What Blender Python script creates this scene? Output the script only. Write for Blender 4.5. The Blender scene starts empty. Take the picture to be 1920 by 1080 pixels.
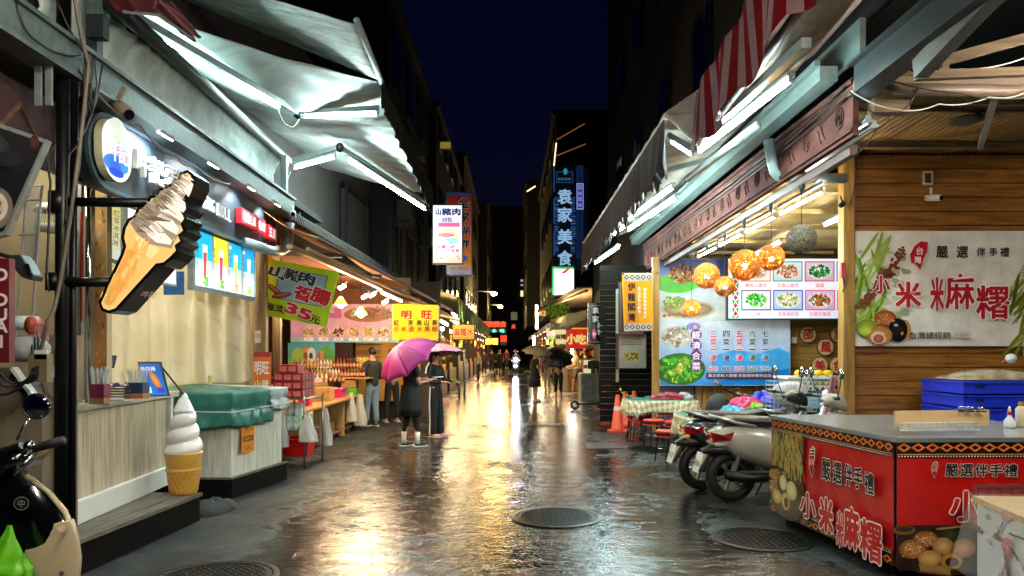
import bpy, math, random
from mathutils import Vector as V, Matrix, noise as mnoise
random.seed(7)
R = math.radians
sc = bpy.context.scene
COL = sc.collection

# ---------------------------------------------------------------- camera, night sky, exposure
F, CX, HY, CH = 1400.0, 960.0, 655.0, 1.6       # focal length (photo pixels), vanishing point, eye height
cd = bpy.data.cameras.new('camera'); cam = bpy.data.objects.new('camera', cd); COL.objects.link(cam)
cam.location = (0, 0, CH); cam.rotation_euler = (R(90), 0, 0)
cd.sensor_width = 36; cd.lens = F/1920*36; cd.shift_y = 115/1920
cd.clip_start = .05; cd.clip_end = 2000
sc.camera = cam
wd = bpy.data.worlds.new('World'); sc.world = wd; wd.use_nodes = True
wn = wd.node_tree.nodes; wl_ = wd.node_tree.links
bg = wn['Background']
skt = wn.new('ShaderNodeTexSky'); skt.sky_type = 'NISHITA'; skt.sun_disc = False
skt.sun_elevation = R(-6); skt.sun_rotation = R(0); skt.altitude = 100
mx = wn.new('ShaderNodeMix'); mx.data_type = 'RGBA'; mx.inputs[0].default_value = .9
mx.inputs[7].default_value = (.0010, .0012, .0125, 1)
wl_.new(skt.outputs[0], mx.inputs[6]); wl_.new(mx.outputs[2], bg.inputs[0]); bg.inputs[1].default_value = .19
sc.view_settings.view_transform = 'Standard'; sc.view_settings.look = 'None'
EF = .33   # self-lit prints, balanced against the exposure
sc.view_settings.exposure = 1.95; sc.view_settings.gamma = 1; sc.view_settings.use_curve_mapping = False
sc.render.engine = 'CYCLES'
cy = sc.cycles
cy.use_denoising = True
try: cy.denoiser = 'OPENIMAGEDENOISE'
except Exception: pass
cy.max_bounces = 7; cy.diffuse_bounces = 3; cy.glossy_bounces = 4; cy.transmission_bounces = 5; cy.transparent_max_bounces = 12
cy.sample_clamp_indirect = 6; cy.caustics_reflective = False; cy.caustics_refractive = False
cy.use_light_tree = True

# ---------------------------------------------------------------- helpers
def hx(h):
    h = h.lstrip('#')
    return tuple(((c/12.92) if c <= .04045 else ((c+.055)/1.055)**2.4) for c in (int(h[i:i+2], 16)/255 for i in (0, 2, 4)))
def W(px, py, Y): return V(((px-CX)*Y/F, Y, CH-(py-HY)*Y/F))
def XZ(px, py, Y): p = W(px, py, Y); return p.x, p.z

MC = {}
def mat(name, col='808080', rough=.6, metal=0., var=.25, scale=6., bump=.0, bscale=40., emit=0., trans=0., stretch=None, col2=None, coat=0., ecol=None, spec=.5, alpha=1., transl=0.):
    """procedural material: base colour broken by noise, with fine bump"""
    if name in MC: return MC[name]
    m = bpy.data.materials.new(name); m.use_nodes = True
    n = m.node_tree.nodes; l = m.node_tree.links; b = n['Principled BSDF']
    c = hx(col) if isinstance(col, str) else col
    c2 = (hx(col2) if isinstance(col2, str) else col2) if col2 else tuple(x*(1-var) for x in c)
    tc = n.new('ShaderNodeTexCoord'); mp = n.new('ShaderNodeMapping'); l.new(tc.outputs['Object'], mp.inputs[0])
    if stretch: mp.inputs['Scale'].default_value = stretch
    nz = n.new('ShaderNodeTexNoise'); nz.inputs['Scale'].default_value = scale; nz.inputs['Detail'].default_value = 6; nz.inputs['Roughness'].default_value = .65
    l.new(mp.outputs[0], nz.inputs[0])
    cr = n.new('ShaderNodeValToRGB'); cr.color_ramp.elements[0].position = .35; cr.color_ramp.elements[1].position = .65
    cr.color_ramp.elements[0].color = (*c2, 1); cr.color_ramp.elements[1].color = (*c, 1)
    l.new(nz.outputs[0], cr.inputs[0]); l.new(cr.outputs[0], b.inputs['Base Color'])
    rr = n.new('ShaderNodeMapRange'); rr.inputs[3].default_value = max(0, rough-.08); rr.inputs[4].default_value = min(1, rough+.1)
    l.new(nz.outputs[0], rr.inputs[0]); l.new(rr.outputs[0], b.inputs['Roughness'])
    b.inputs['Metallic'].default_value = metal; b.inputs['Specular IOR Level'].default_value = spec
    b.inputs['Coat Weight'].default_value = coat; b.inputs['Transmission Weight'].default_value = trans; b.inputs['Alpha'].default_value = alpha
    if emit:
        b.inputs['Emission Color'].default_value = (*(hx(ecol) if ecol else c), 1); b.inputs['Emission Strength'].default_value = emit*EF
    if bump:
        nb = n.new('ShaderNodeTexNoise'); nb.inputs['Scale'].default_value = bscale; nb.inputs['Detail'].default_value = 4
        l.new(mp.outputs[0], nb.inputs[0])
        bp = n.new('ShaderNodeBump'); bp.inputs['Strength'].default_value = bump; bp.inputs['Distance'].default_value = .01
        l.new(nb.outputs[0], bp.inputs['Height']); l.new(bp.outputs[0], b.inputs['Normal'])
    if transl:
        tr = n.new('ShaderNodeBsdfTranslucent'); l.new(cr.outputs[0], tr.inputs[0])
        ms = n.new('ShaderNodeMixShader'); ms.inputs[0].default_value = transl
        l.new(b.outputs[0], ms.inputs[1]); l.new(tr.outputs[0], ms.inputs[2]); l.new(ms.outputs[0], n['Material Output'].inputs[0])
    MC[name] = m; return m
def wood(name, c, c2, axis=0, rough=.55, sc_=3.0, bump=.25):
    st = [9, 9, 9]; st[axis] = .6
    return mat(name, c, rough, col2=c2, scale=sc_, stretch=tuple(st), bump=bump, bscale=9)
def glow(name, col, s):
    if name in MC: return MC[name]
    m = bpy.data.materials.new(name); m.use_nodes = True; b = m.node_tree.nodes['Principled BSDF']
    b.inputs['Base Color'].default_value = (*hx(col), 1); b.inputs['Emission Color'].default_value = (*hx(col), 1); b.inputs['Emission Strength'].default_value = s*(EF if s < 4 else 1)
    b.inputs['Roughness'].default_value = .3
    MC[name] = m; return m
def pmat(name='print_vinyl', emit=0., rough=.35, grime=.25, wrinkle=.25, wscale=6, transl=0.):
    """printed sheet: colours come with the print (attribute), vinyl with light creases"""
    if name in MC: return MC[name]
    m = bpy.data.materials.new(name); m.use_nodes = True; n = m.node_tree.nodes; l = m.node_tree.links; b = n['Principled BSDF']
    at = n.new('ShaderNodeAttribute'); at.attribute_name = 'Col'
    tc = n.new('ShaderNodeTexCoord'); nz = n.new('ShaderNodeTexNoise'); nz.inputs['Scale'].default_value = 5; nz.inputs['Detail'].default_value = 8
    l.new(tc.outputs['Object'], nz.inputs[0])
    mr = n.new('ShaderNodeMapRange'); mr.inputs[1].default_value = .3; mr.inputs[2].default_value = .7; mr.inputs[3].default_value = 1-grime; mr.inputs[4].default_value = 1
    l.new(nz.outputs[0], mr.inputs[0])
    mu = n.new('ShaderNodeVectorMath'); mu.operation = 'SCALE'; l.new(at.outputs['Color'], mu.inputs[0]); l.new(mr.outputs[0], mu.inputs['Scale'])
    l.new(mu.outputs[0], b.inputs['Base Color']); b.inputs['Roughness'].default_value = rough
    if emit:
        l.new(mu.outputs[0], b.inputs['Emission Color']); b.inputs['Emission Strength'].default_value = emit*EF
    nb = n.new('ShaderNodeTexNoise'); nb.inputs['Scale'].default_value = wscale; nb.inputs['Detail'].default_value = 3; nb.inputs['Distortion'].default_value = 1.2
    l.new(tc.outputs['Object'], nb.inputs[0])
    bp = n.new('ShaderNodeBump'); bp.inputs['Strength'].default_value = wrinkle; bp.inputs['Distance'].default_value = .03
    l.new(nb.outputs[0], bp.inputs['Height']); l.new(bp.outputs[0], b.inputs['Normal'])
    if transl:
        tr = n.new('ShaderNodeBsdfTranslucent'); l.new(mu.outputs[0], tr.inputs[0]); ms = n.new('ShaderNodeMixShader'); ms.inputs[0].default_value = transl
        l.new(b.outputs[0], ms.inputs[1]); l.new(tr.outputs[0], ms.inputs[2]); l.new(ms.outputs[0], n['Material Output'].inputs[0])
    MC[name] = m; return m

class MB:
    def __init__(s): s.v = []; s.f = []; s.c = []; s.mi = []; s.cur = None; s.m = 0
    def add(s, vs, fs, col=None):
        b = len(s.v); s.v += [tuple(p) for p in vs]
        for f in fs: s.f.append(tuple(i+b for i in f)); s.c.append(col or s.cur); s.mi.append(s.m)
        return s
    def box(s, c, d, rz=0., rx=0., ry=0., ch=0.):
        M_ = Matrix.Rotation(rz, 3, 'Z') @ Matrix.Rotation(ry, 3, 'Y') @ Matrix.Rotation(rx, 3, 'X')
        h = V(d)/2; c = V(c)
        if not ch:
            vs = [c + M_ @ V((x*h.x, y*h.y, z*h.z)) for x in (-1, 1) for y in (-1, 1) for z in (-1, 1)]
            return s.add(vs, [(0, 1, 3, 2), (4, 6, 7, 5), (0, 4, 5, 1), (2, 3, 7, 6), (0, 2, 6, 4), (1, 5, 7, 3)])
        vs = []; k = {}
        for x in (-1, 1):
            for y in (-1, 1):
                for z in (-1, 1):
                    for a in range(3):
                        p = [x*(h.x-ch), y*(h.y-ch), z*(h.z-ch)]; p[a] = (x*h.x, y*h.y, z*h.z)[a]
                        k[(x, y, z, a)] = len(vs); vs.append(c + M_ @ V(p))
        fs = []
        for sg in (-1, 1):
            fs.append([k[(sg, y, z, 0)] for y, z in ((-1, -1), (1, -1), (1, 1), (-1, 1))][::sg])
            fs.append([k[(x, sg, z, 1)] for x, z in ((-1, -1), (-1, 1), (1, 1), (1, -1))][::sg])
            fs.append([k[(x, y, sg, 2)] for x, y in ((-1, -1), (1, -1), (1, 1), (-1, 1))][::sg])
        for a in (-1, 1):
            for b in (-1, 1):
                fs.append([k[(a, b, -1, 0)], k[(a, b, 1, 0)], k[(a, b, 1, 1)], k[(a, b, -1, 1)]][::a*b])
                fs.append([k[(a, -1, b, 0)], k[(a, -1, b, 2)], k[(a, 1, b, 2)], k[(a, 1, b, 0)]][::a*b])
                fs.append([k[(-1, a, b, 1)], k[(1, a, b, 1)], k[(1, a, b, 2)], k[(-1, a, b, 2)]][::a*b])
        for x in (-1, 1):
            for y in (-1, 1):
                for z in (-1, 1): fs.append([k[(x, y, z, 0)], k[(x, y, z, 1)], k[(x, y, z, 2)]][::x*y*z])
        return s.add(vs, fs)
    def beam(s, p, q, w, h, up=V((0, 0, 1))):
        p = V(p); q = V(q); d = (q-p).normalized(); a = d.cross(up)
        if a.length < 1e-3: a = d.cross(V((0, 1, 0)))
        a.normalize(); b = a.cross(d)
        vs = [r + a*x*w/2 + b*y*h/2 for r in (p, q) for x, y in ((-1, -1), (1, -1), (1, 1), (-1, 1))]
        return s.add(vs, [(3, 2, 1, 0), (4, 5, 6, 7), (0, 1, 5, 4), (1, 2, 6, 5), (2, 3, 7, 6), (3, 0, 4, 7)])
    def tube(s, pts, r, n=8, caps=True, r2=None):
        pts = [V(p) for p in pts]; rs = r if isinstance(r, (list, tuple)) else [r + ((r2 if r2 is not None else r)-r)*i/(len(pts)-1) for i in range(len(pts))]
        vs = []; fs = []; pa = None
        for i, p in enumerate(pts):
            d = (pts[min(i+1, len(pts)-1)]-pts[max(i-1, 0)]).normalized()
            if pa is None:
                a = d.cross(V((0, 0, 1)))
                if a.length < .01: a = d.cross(V((0, 1, 0)))
            else: a = pa - d*pa.dot(d)
            a.normalize(); pa = a; b = d.cross(a)
            vs += [p + (a*math.cos(t*2*math.pi/n) + b*math.sin(t*2*math.pi/n))*rs[i] for t in range(n)]
        for i in range(len(pts)-1):
            for t in range(n): fs.append((i*n+t, i*n+(t+1) % n, (i+1)*n+(t+1) % n, (i+1)*n+t))
        if caps: fs += [tuple(range(n))[::-1], tuple(range((len(pts)-1)*n, len(pts)*n))]
        return s.add(vs, fs)
    def lathe(s, prof, c=(0, 0, 0), n=16, cap=True, fn=None):
        c = V(c); vs = []; fs = []
        for i, (r, z) in enumerate(prof):
            for t in range(n):
                a = t*2*math.pi/n; rr = r*(fn(a, z) if fn else 1)
                vs.append(c+V((math.cos(a)*rr, math.sin(a)*rr, z)))
        for i in range(len(prof)-1):
            for t in range(n): fs.append((i*n+t, i*n+(t+1) % n, (i+1)*n+(t+1) % n, (i+1)*n+t))
        if cap: fs += [tuple(range(n))[::-1], tuple(range((len(prof)-1)*n, len(prof)*n))]
        return s.add(vs, fs)
    def ball(s, c, r, n=12, m=8, rot=None):
        c = V(c); r = (r, r, r) if not hasattr(r, '__len__') else r; vs = []; fs = []
        for i in range(m+1):
            th = math.pi*i/m
            for t in range(n):
                p = V((math.sin(th)*math.cos(t*2*math.pi/n)*r[0], math.sin(th)*math.sin(t*2*math.pi/n)*r[1], -math.cos(th)*r[2]))
                vs.append(c + (rot @ p if rot else p))
        for i in range(m):
            for t in range(n): fs.append((i*n+t, i*n+(t+1) % n, (i+1)*n+(t+1) % n, (i+1)*n+t))
        return s.add(vs, fs)
    def grid(s, fn, nu, nv):
        vs = [fn(i/nu, j/nv) for j in range(nv+1) for i in range(nu+1)]
        return s.add(vs, [(j*(nu+1)+i, j*(nu+1)+i+1, (j+1)*(nu+1)+i+1, (j+1)*(nu+1)+i) for j in range(nv) for i in range(nu)])
    def prism(s, pts, d):
        pts = [V(p) for p in pts]; d = V(d); n = len(pts)
        return s.add(pts+[p+d for p in pts], [tuple(range(n))[::-1], tuple(range(n, 2*n))]+[(i, (i+1) % n, n+(i+1) % n, n+i) for i in range(n)])
    def build(s, name, m, parent=None, smooth=False, bevel=0., solid=0., org=None):
        me = bpy.data.meshes.new(name)
        if parent is not None: o0 = wloc(parent)
        elif org is not None: o0 = V(org)
        else:
            xs, ys, zs = zip(*s.v); o0 = V(((min(xs)+max(xs))/2, (min(ys)+max(ys))/2, min(zs)))
        me.from_pydata([(a-o0.x, b-o0.y, c-o0.z) for a, b, c in s.v], [], s.f)
        if any(s.c):
            at = me.color_attributes.new('Col', 'FLOAT_COLOR', 'CORNER'); buf = []
            for f, c in zip(s.f, s.c):
                if c and hasattr(c[0], '__len__'):
                    for k in range(len(f)): buf += [*c[k], 1]
                else: buf += [*(c or (.5, .5, .5)), 1]*len(f)
            at.data.foreach_set('color', buf)
        for q in (m if isinstance(m, (list, tuple)) else [m]): me.materials.append(q)
        if isinstance(m, (list, tuple)): me.polygons.foreach_set('material_index', s.mi)
        if smooth: me.polygons.foreach_set('use_smooth', [True]*len(s.f))
        me.update()
        o = bpy.data.objects.new(name, me); COL.objects.link(o)
        if parent is not None: o.parent = parent
        else: o.location = o0
        if bevel:
            b = o.modifiers.new('bevel', 'BEVEL'); b.width = bevel; b.segments = 2; b.limit_method = 'ANGLE'
        if solid:
            b = o.modifiers.new('solid', 'SOLIDIFY'); b.thickness = solid; b.offset = 0
        return o
def wloc(o):
    p = V((0, 0, 0))
    while o is not None: p += o.location; o = o.parent
    return p
def tag(o, label, cat, group=None):
    o['label'] = label; o['category'] = cat
    if group: o['group'] = group
    return o
def struct(o): o['kind'] = 'structure'; return o
def stuff(o): o['kind'] = 'stuff'; return o
def thing(name, label, cat, loc=(0, 0, 0), group=None):
    o = bpy.data.objects.new(name, None); COL.objects.link(o); o.location = loc; o.empty_display_size = .1
    return tag(o, label, cat, group)
def copytree(root, loc, rz=None, label=None, parent=None, scale=None):
    c = root.copy(); COL.objects.link(c); c.parent = parent
    if loc is not None: c.location = loc
    if rz is not None: c.rotation_euler.z = rz
    if scale: c.scale = (scale,)*3
    if label: c['label'] = label
    for ch in list(root.children): copytree(ch, None, parent=c)
    return c
def box(name, c, d, m, parent=None, **k):
    bv = k.pop('bevel', 0); ch = k.pop('ch', 0); sm = k.pop('smooth', False)
    return MB().box(c, d, ch=ch, **k).build(name, m, parent, smooth=sm, bevel=bv)

# ---------------------------------------------------------------- printed panels and lettering
TC = {}
def glyphs(t):
    if t in TC: return TC[t]
    c = bpy.data.curves.new('t', 'FONT'); c.body = t; c.align_x = 'LEFT'; c.resolution_u = 3
    o = bpy.data.objects.new('t', c); COL.objects.link(o)
    me = bpy.data.meshes.new_from_object(o.evaluated_get(bpy.context.evaluated_depsgraph_get()))
    vs = [(v.co.x, v.co.y) for v in me.vertices]; fs = [tuple(p.vertices) for p in me.polygons]
    bpy.data.objects.remove(o); bpy.data.curves.remove(c); bpy.data.meshes.remove(me)
    if vs:
        x0 = min(v[0] for v in vs); x1 = max(v[0] for v in vs); y0 = min(v[1] for v in vs); y1 = max(v[1] for v in vs)
    else: x0 = y0 = 0; x1 = y1 = 1
    TC[t] = (vs, fs, x0, y0, x1, y1); return TC[t]
class Panel(MB):
    """a flat print in the plane O + u*U + v*Vv, facing N; every layer sits a hair in front of the last"""
    def __init__(s, O, U, Vv=(0, 0, 1), step=.0004):
        MB.__init__(s); s.O = V(O); s.U = V(U).normalized(); s.Vv = V(Vv).normalized(); s.N = s.U.cross(s.Vv); s.k = 0; s.step = step
        s.bend = None
    def pt(s, u, v, e=0):
        if s.bend: e += s.bend(u, v)
        return s.O + s.U*u + s.Vv*v + s.N*(s.k*s.step+e)
    def at(s, px, py):
        d = V(((px-CX)/F, 1, -(py-HY)/F)); c = V((0, 0, CH)); t = (s.O-c).dot(s.N)/d.dot(s.N); q = c+d*t-s.O
        return q.dot(s.U), q.dot(s.Vv)
    def poly(s, pts, col, px=False):
        s.k += .5
        if px: pts = [s.at(*p) for p in pts]
        c = col if not isinstance(col, str) else hx(col)
        return s.add([s.pt(*p) for p in pts], [tuple(range(len(pts)))], c)
    def rect(s, u0, v0, u1, v1, col, col2=None, nu=1, nv=1):
        s.k += 1; c = hx(col) if isinstance(col, str) else col; c2 = (hx(col2) if isinstance(col2, str) else col2) if col2 else c
        if s.bend: nu, nv = max(nu, 14), max(nv, 8)
        for i in range(nu):
            for j in range(nv):
                a, b = u0+(u1-u0)*i/nu, u0+(u1-u0)*(i+1)/nu; p, q = v0+(v1-v0)*j/nv, v0+(v1-v0)*(j+1)/nv
                lo = tuple(c[t]+(c2[t]-c[t])*j/nv for t in range(3)); hi = tuple(c[t]+(c2[t]-c[t])*(j+1)/nv for t in range(3))
                s.add([s.pt(a, p), s.pt(b, p), s.pt(b, q), s.pt(a, q)], [(0, 1, 2, 3)], [lo, lo, hi, hi])
        return s
    def prect(s, x0, y0, x1, y1, col, col2=None, nu=1, nv=1):
        a = s.at(x0, y1); b = s.at(x1, y0); return s.rect(a[0], a[1], b[0], b[1], col, col2, nu, nv)
    def ell(s, u, v, ru, rv, col, col2=None, n=16, rot=0., px=False):
        if px:
            a = s.at(u, v); b = s.at(u+ru, v+rv); u, v = a; ru, rv = abs(b[0]-a[0]), abs(b[1]-a[1])
        s.k += .1 if n < 10 else .6; c = hx(col) if isinstance(col, str) else col; c2 = (hx(col2) if isinstance(col2, str) else col2) if col2 else c
        cr, sr = math.cos(rot), math.sin(rot)
        pts = [(math.cos(t*2*math.pi/n)*ru, math.sin(t*2*math.pi/n)*rv) for t in range(n)]
        pts = [s.pt(u+x*cr-y*sr, v+x*sr+y*cr) for x, y in pts]
        return s.add([s.pt(u, v)]+pts, [(0, t+1, (t+1) % n+1) for t in range(n)], [c, c2, c2])
    def ring(s, u, v, ru, rv, col, w, n=20, px=False):
        s.ell(u, v, ru, rv, col, None, n, px=px)
        return s
    def text(s, t, u, v, h, col, w=None, bold=0., out=None, ow=.08, px=False, rot=0., thick=0):
        """one string centred on (u,v), h high; bold and outline in parts of the height"""
        if px:
            a = s.at(u, v); b = s.at(u+(w or h), v+h); u, v = a; h = abs(b[1]-a[1]); w = abs(b[0]-a[0]) if w else None
        vs, fs, x0, y0, x1, y1 = glyphs(t)
        if not vs: return s
        ky = h/(y1-y0); kx = (w/(x1-x0)) if w else ky; cr, sr = math.cos(rot), math.sin(rot)
        def put(dx, dy, c):
            s.k += .08
            pts = []
            for x, y in vs:
                a = (x-(x0+x1)/2)*kx+dx; b = (y-(y0+y1)/2)*ky+dy
                pts.append(s.pt(u+a*cr-b*sr, v+a*sr+b*cr))
            s.add(pts, fs, c)
        c = hx(col) if isinstance(col, str) else col
        if out:
            oc = hx(out) if isinstance(out, str) else out
            for k in range(8): put(math.cos(k*math.pi/4)*kx*(ow+bold)*.8, math.sin(k*math.pi/4)*ky*(ow+bold)*.8, oc)
        s.k += .5
        if bold:
            for k in range(6): put(math.cos(k*math.pi/3)*kx*bold*.8, math.sin(k*math.pi/3)*ky*bold*.8, c)
        put(0, 0, c); s.k += .5
        return s
    def column(s, t, u, v0, v1, size, col, px=False, **k):
        n = len(t)
        for i, ch in enumerate(t): s.text(ch, u, v0+(v1-v0)*(i+.5)/n, size, col, px=px, **k)
        return s
    def food(s, x, y, rx, ry, pal, n=30, seed=0, px=True, plate='e8e4de', sz=.28):
        if px:
            a = s.at(x, y); b = s.at(x+rx, y+ry); x, y = a; rx, ry = abs(b[0]-a[0]), abs(b[1]-a[1])
        rr = random.Random(seed)
        if plate: s.ell(x, y, rx, ry, plate, tuple(c*.7 for c in hx(plate)), 18)
        for i in range(int(n*2.6)):
            a = rr.uniform(0, 6.28); q = math.sqrt(rr.random())*.78; e = rr.uniform(.35, 1.2)*sz*.72
            c = hx(rr.choice(pal)); f = rr.uniform(.55, 1.25); c = tuple(min(1, t*f) for t in c)
            s.ell(x+math.cos(a)*rx*q, y+math.sin(a)*ry*q, rx*e, ry*e*rr.uniform(.35, 1), tuple(min(1, t*1.25) for t in c), tuple(t*.55 for t in c), 7, rr.uniform(0, 3))
        return s
def frame(name, P, u0, v0, u1, v1, w, d, m, parent):
    """border bars round a panel"""
    b = MB()
    def bar(a0, b0, a1, b1):
        q = [P.O+P.U*x+P.Vv*y-P.N*.003 for x, y in ((a0, b0), (a1, b0), (a1, b1), (a0, b1))]; b.prism(q, P.N*d)
    bar(u0-w, v0-w, u1+w, v0); bar(u0-w, v1, u1+w, v1+w); bar(u0-w, v0, u0, v1); bar(u1, v0, u1+w, v1)
    return b.build(name, m, parent)
PV = pmat('print_vinyl', rough=.33)
PC = pmat('print_cloth', rough=.8, wrinkle=.5, grime=.1, transl=.5)
PL1 = pmat('print_backlit_soft', emit=.55, rough=.25, grime=.06, wrinkle=.0)
PL2 = pmat('print_backlit_bright', emit=1.1, rough=.25, grime=.05, wrinkle=.0)

# lit tubes and lamp fixtures
GAL = mat('galvanised_sheet', '9aa5a4', .35, .6, var=.3, scale=14)
TUBE_W = glow('lit_tube_cool', 'd3f1ee', 110)
TUBE_Y = glow('lit_tube_warm', 'ffe9bd', 60)
TUBE_I = glow('lit_tube_hall', 'fff6e0', 45)
def tube_lamp(p, q, label, group, m=None, drop=.05, r=.014, w=.07):
    p = V(p); q = V(q); t = thing('fluorescent_lamp', label, 'lamp', (p+q)/2, group)
    up = V((0, 0, 1)); d = (q-p).normalized()
    MB().beam(p+up*drop, q+up*drop, w, .035).build('housing', GAL, t)
    for e in (p+d*.02, q-d*.02): box('lamp_holder', e+up*.018, (.035, .035, .06), GAL, t)
    MB().tube([p+d*.035, q-d*.035], r, 8).build('tube', m or TUBE_W, t, smooth=True)
    return t
def point(p, col, power, r=.04, parent=None, name='bulb_light'):
    ld = bpy.data.lights.new(name, 'POINT'); ld.color = hx(col); ld.energy = power; ld.shadow_soft_size = r
    o = bpy.data.objects.new(name, ld); COL.objects.link(o)
    if parent is not None: o.parent = parent; o.location = V(p)-wloc(parent)
    else: o.location = p
    return o
def wire(pts, r=.006, m=None, label=None, sag=.0, n=8, name='cable', parent=None, group=None):
    pts = [V(p) for p in pts]; out = []
    for a, b in zip(pts, pts[1:]):
        for i in range(n): 
            t = i/n; out.append(a.lerp(b, t)-V((0, 0, sag*4*t*(1-t))))
    out.append(pts[-1])
    o = MB().tube(out, r, 5).build(name, m or BLKCAB, parent, smooth=True)
    if parent is None: tag(o, label, 'cable', group)
    return o
BLKCAB = mat('black_cable', '0c0c0d', .5, var=.1)
WHTCAB = mat('white_cable', 'b9b7ae', .5, var=.1)
# ================================================================ SETTING: wet street
def ground_mat():
    m = bpy.data.materials.new('wet_asphalt'); m.use_nodes = True; n = m.node_tree.nodes; l = m.node_tree.links; b = n['Principled BSDF']
    tc = n.new('ShaderNodeTexCoord')
    def nz(s, d=5, st=(1, 1, 1), dist=0., rough=.6):
        mp = n.new('ShaderNodeMapping'); mp.inputs['Scale'].default_value = st; l.new(tc.outputs['Object'], mp.inputs[0])
        t = n.new('ShaderNodeTexNoise'); t.inputs['Scale'].default_value = s; t.inputs['Detail'].default_value = d; t.inputs['Distortion'].default_value = dist
        t.inputs['Roughness'].default_value = rough; l.new(mp.outputs[0], t.inputs[0]); return t.outputs[0]
    def mr(x, a, c, d, e):
        t = n.new('ShaderNodeMapRange'); t.inputs[1].default_value = a; t.inputs[2].default_value = c; t.inputs[3].default_value = d; t.inputs[4].default_value = e; l.new(x, t.inputs[0]); return t.outputs[0]
    def mm(op, x, y):
        t = n.new('ShaderNodeMath'); t.operation = op; t.use_clamp = op == 'ADD'
        for k, q in enumerate((x, y)):
            if isinstance(q, (int, float)): t.inputs[k].default_value = q
            else: l.new(q, t.inputs[k])
        return t.outputs[0]
    sx = n.new('ShaderNodeSeparateXYZ'); l.new(tc.outputs['Object'], sx.inputs[0])
    dx = n.new('ShaderNodeMath'); dx.operation = 'ABSOLUTE'; d0 = n.new('ShaderNodeMath'); d0.operation = 'SUBTRACT'; d0.inputs[1].default_value = .1
    l.new(sx.outputs[0], d0.inputs[0]); l.new(d0.outputs[0], dx.inputs[0])
    centre = mr(dx.outputs[0], 1.3, 3.0, .17, -.16)                    # the crown of the lane holds the water
    wet = mm('ADD', mm('ADD', nz(.75, 5, (1.3, .75, 1), .8), centre), mr(nz(3.2, 3), .3, .7, -.06, .06))
    fine = nz(210, 3); mid = nz(26, 5, rough=.7)
    pud = mm('MULTIPLY', mr(wet, .36, .60, 0, 1), mr(mm('ADD', mm('MULTIPLY', nz(7, 8, (1, 1.5, 1), .6, .85), .8), mm('MULTIPLY', wet, .35)), .50, .58, .04, 1))
    cr = n.new('ShaderNodeValToRGB'); cr.color_ramp.elements[0].position = .3; cr.color_ramp.elements[1].position = .75
    cr.color_ramp.elements[0].color = (.007, .008, .008, 1); cr.color_ramp.elements[1].color = (.055, .058, .054, 1)
    l.new(mm('ADD', mm('MULTIPLY', mid, .6), mm('MULTIPLY', fine, .45)), cr.inputs[0])
    bl = n.new('ShaderNodeVectorMath'); bl.operation = 'SCALE'; l.new(cr.outputs[0], bl.inputs[0]); l.new(mr(nz(1.9, 6, dist=.8), .36, .62, .45, 1.25), bl.inputs['Scale'])
    dk = n.new('ShaderNodeMix'); dk.data_type = 'RGBA'; dk.blend_type = 'MULTIPLY'; dk.inputs[7].default_value = (.3, .28, .25, 1)
    l.new(pud, dk.inputs[0]); l.new(bl.outputs[0], dk.inputs[6]); l.new(dk.outputs[2], b.inputs['Base Color'])
    ro = n.new('ShaderNodeMix'); l.new(pud, ro.inputs[0]); l.new(mr(mid, .3, .7, .45, .7), ro.inputs[2]); l.new(mr(nz(5, 3), .3, .7, .025, .10), ro.inputs[3])
    l.new(ro.outputs[0], b.inputs['Roughness']); l.new(mr(pud, 0, 1, .15, .5), b.inputs['Specular IOR Level'])
    rip = mm('ADD', mm('MULTIPLY', nz(2.4, 5, (.45, 2.4, 1), 1.5), 1.7), mm('MULTIPLY', nz(11, 4, (.8, 1.6, 1), 1, .75), .35)); rip2 = nz(34, 6, (1, 1.3, 1), .6, .85)
    hs = mm('ADD', mm('ADD', mm('MULTIPLY', rip, .24), mm('MULTIPLY', nz(5, 4, dist=1, rough=.7), .3)), mm('MULTIPLY', rip2, .035))
    b1 = n.new('ShaderNodeBump'); b1.inputs['Distance'].default_value = .05; b1.inputs['Strength'].default_value = .5; l.new(hs, b1.inputs['Height'])
    b2 = n.new('ShaderNodeBump'); b2.inputs['Distance'].default_value = .004; l.new(mm('ADD', fine, mm('MULTIPLY', mid, .6)), b2.inputs['Height'])
    l.new(mr(pud, 0, 1, .9, .07), b2.inputs['Strength']); l.new(b1.outputs[0], b2.inputs['Normal']); l.new(b2.outputs[0], b.inputs['Normal'])
    return m
GM = ground_mat()
g = MB().grid(lambda u, v: V((-60+120*u, -12+232*v, 0)), 24, 40).build('ground', GM, org=(0, 0, 0)); struct(g)
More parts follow.
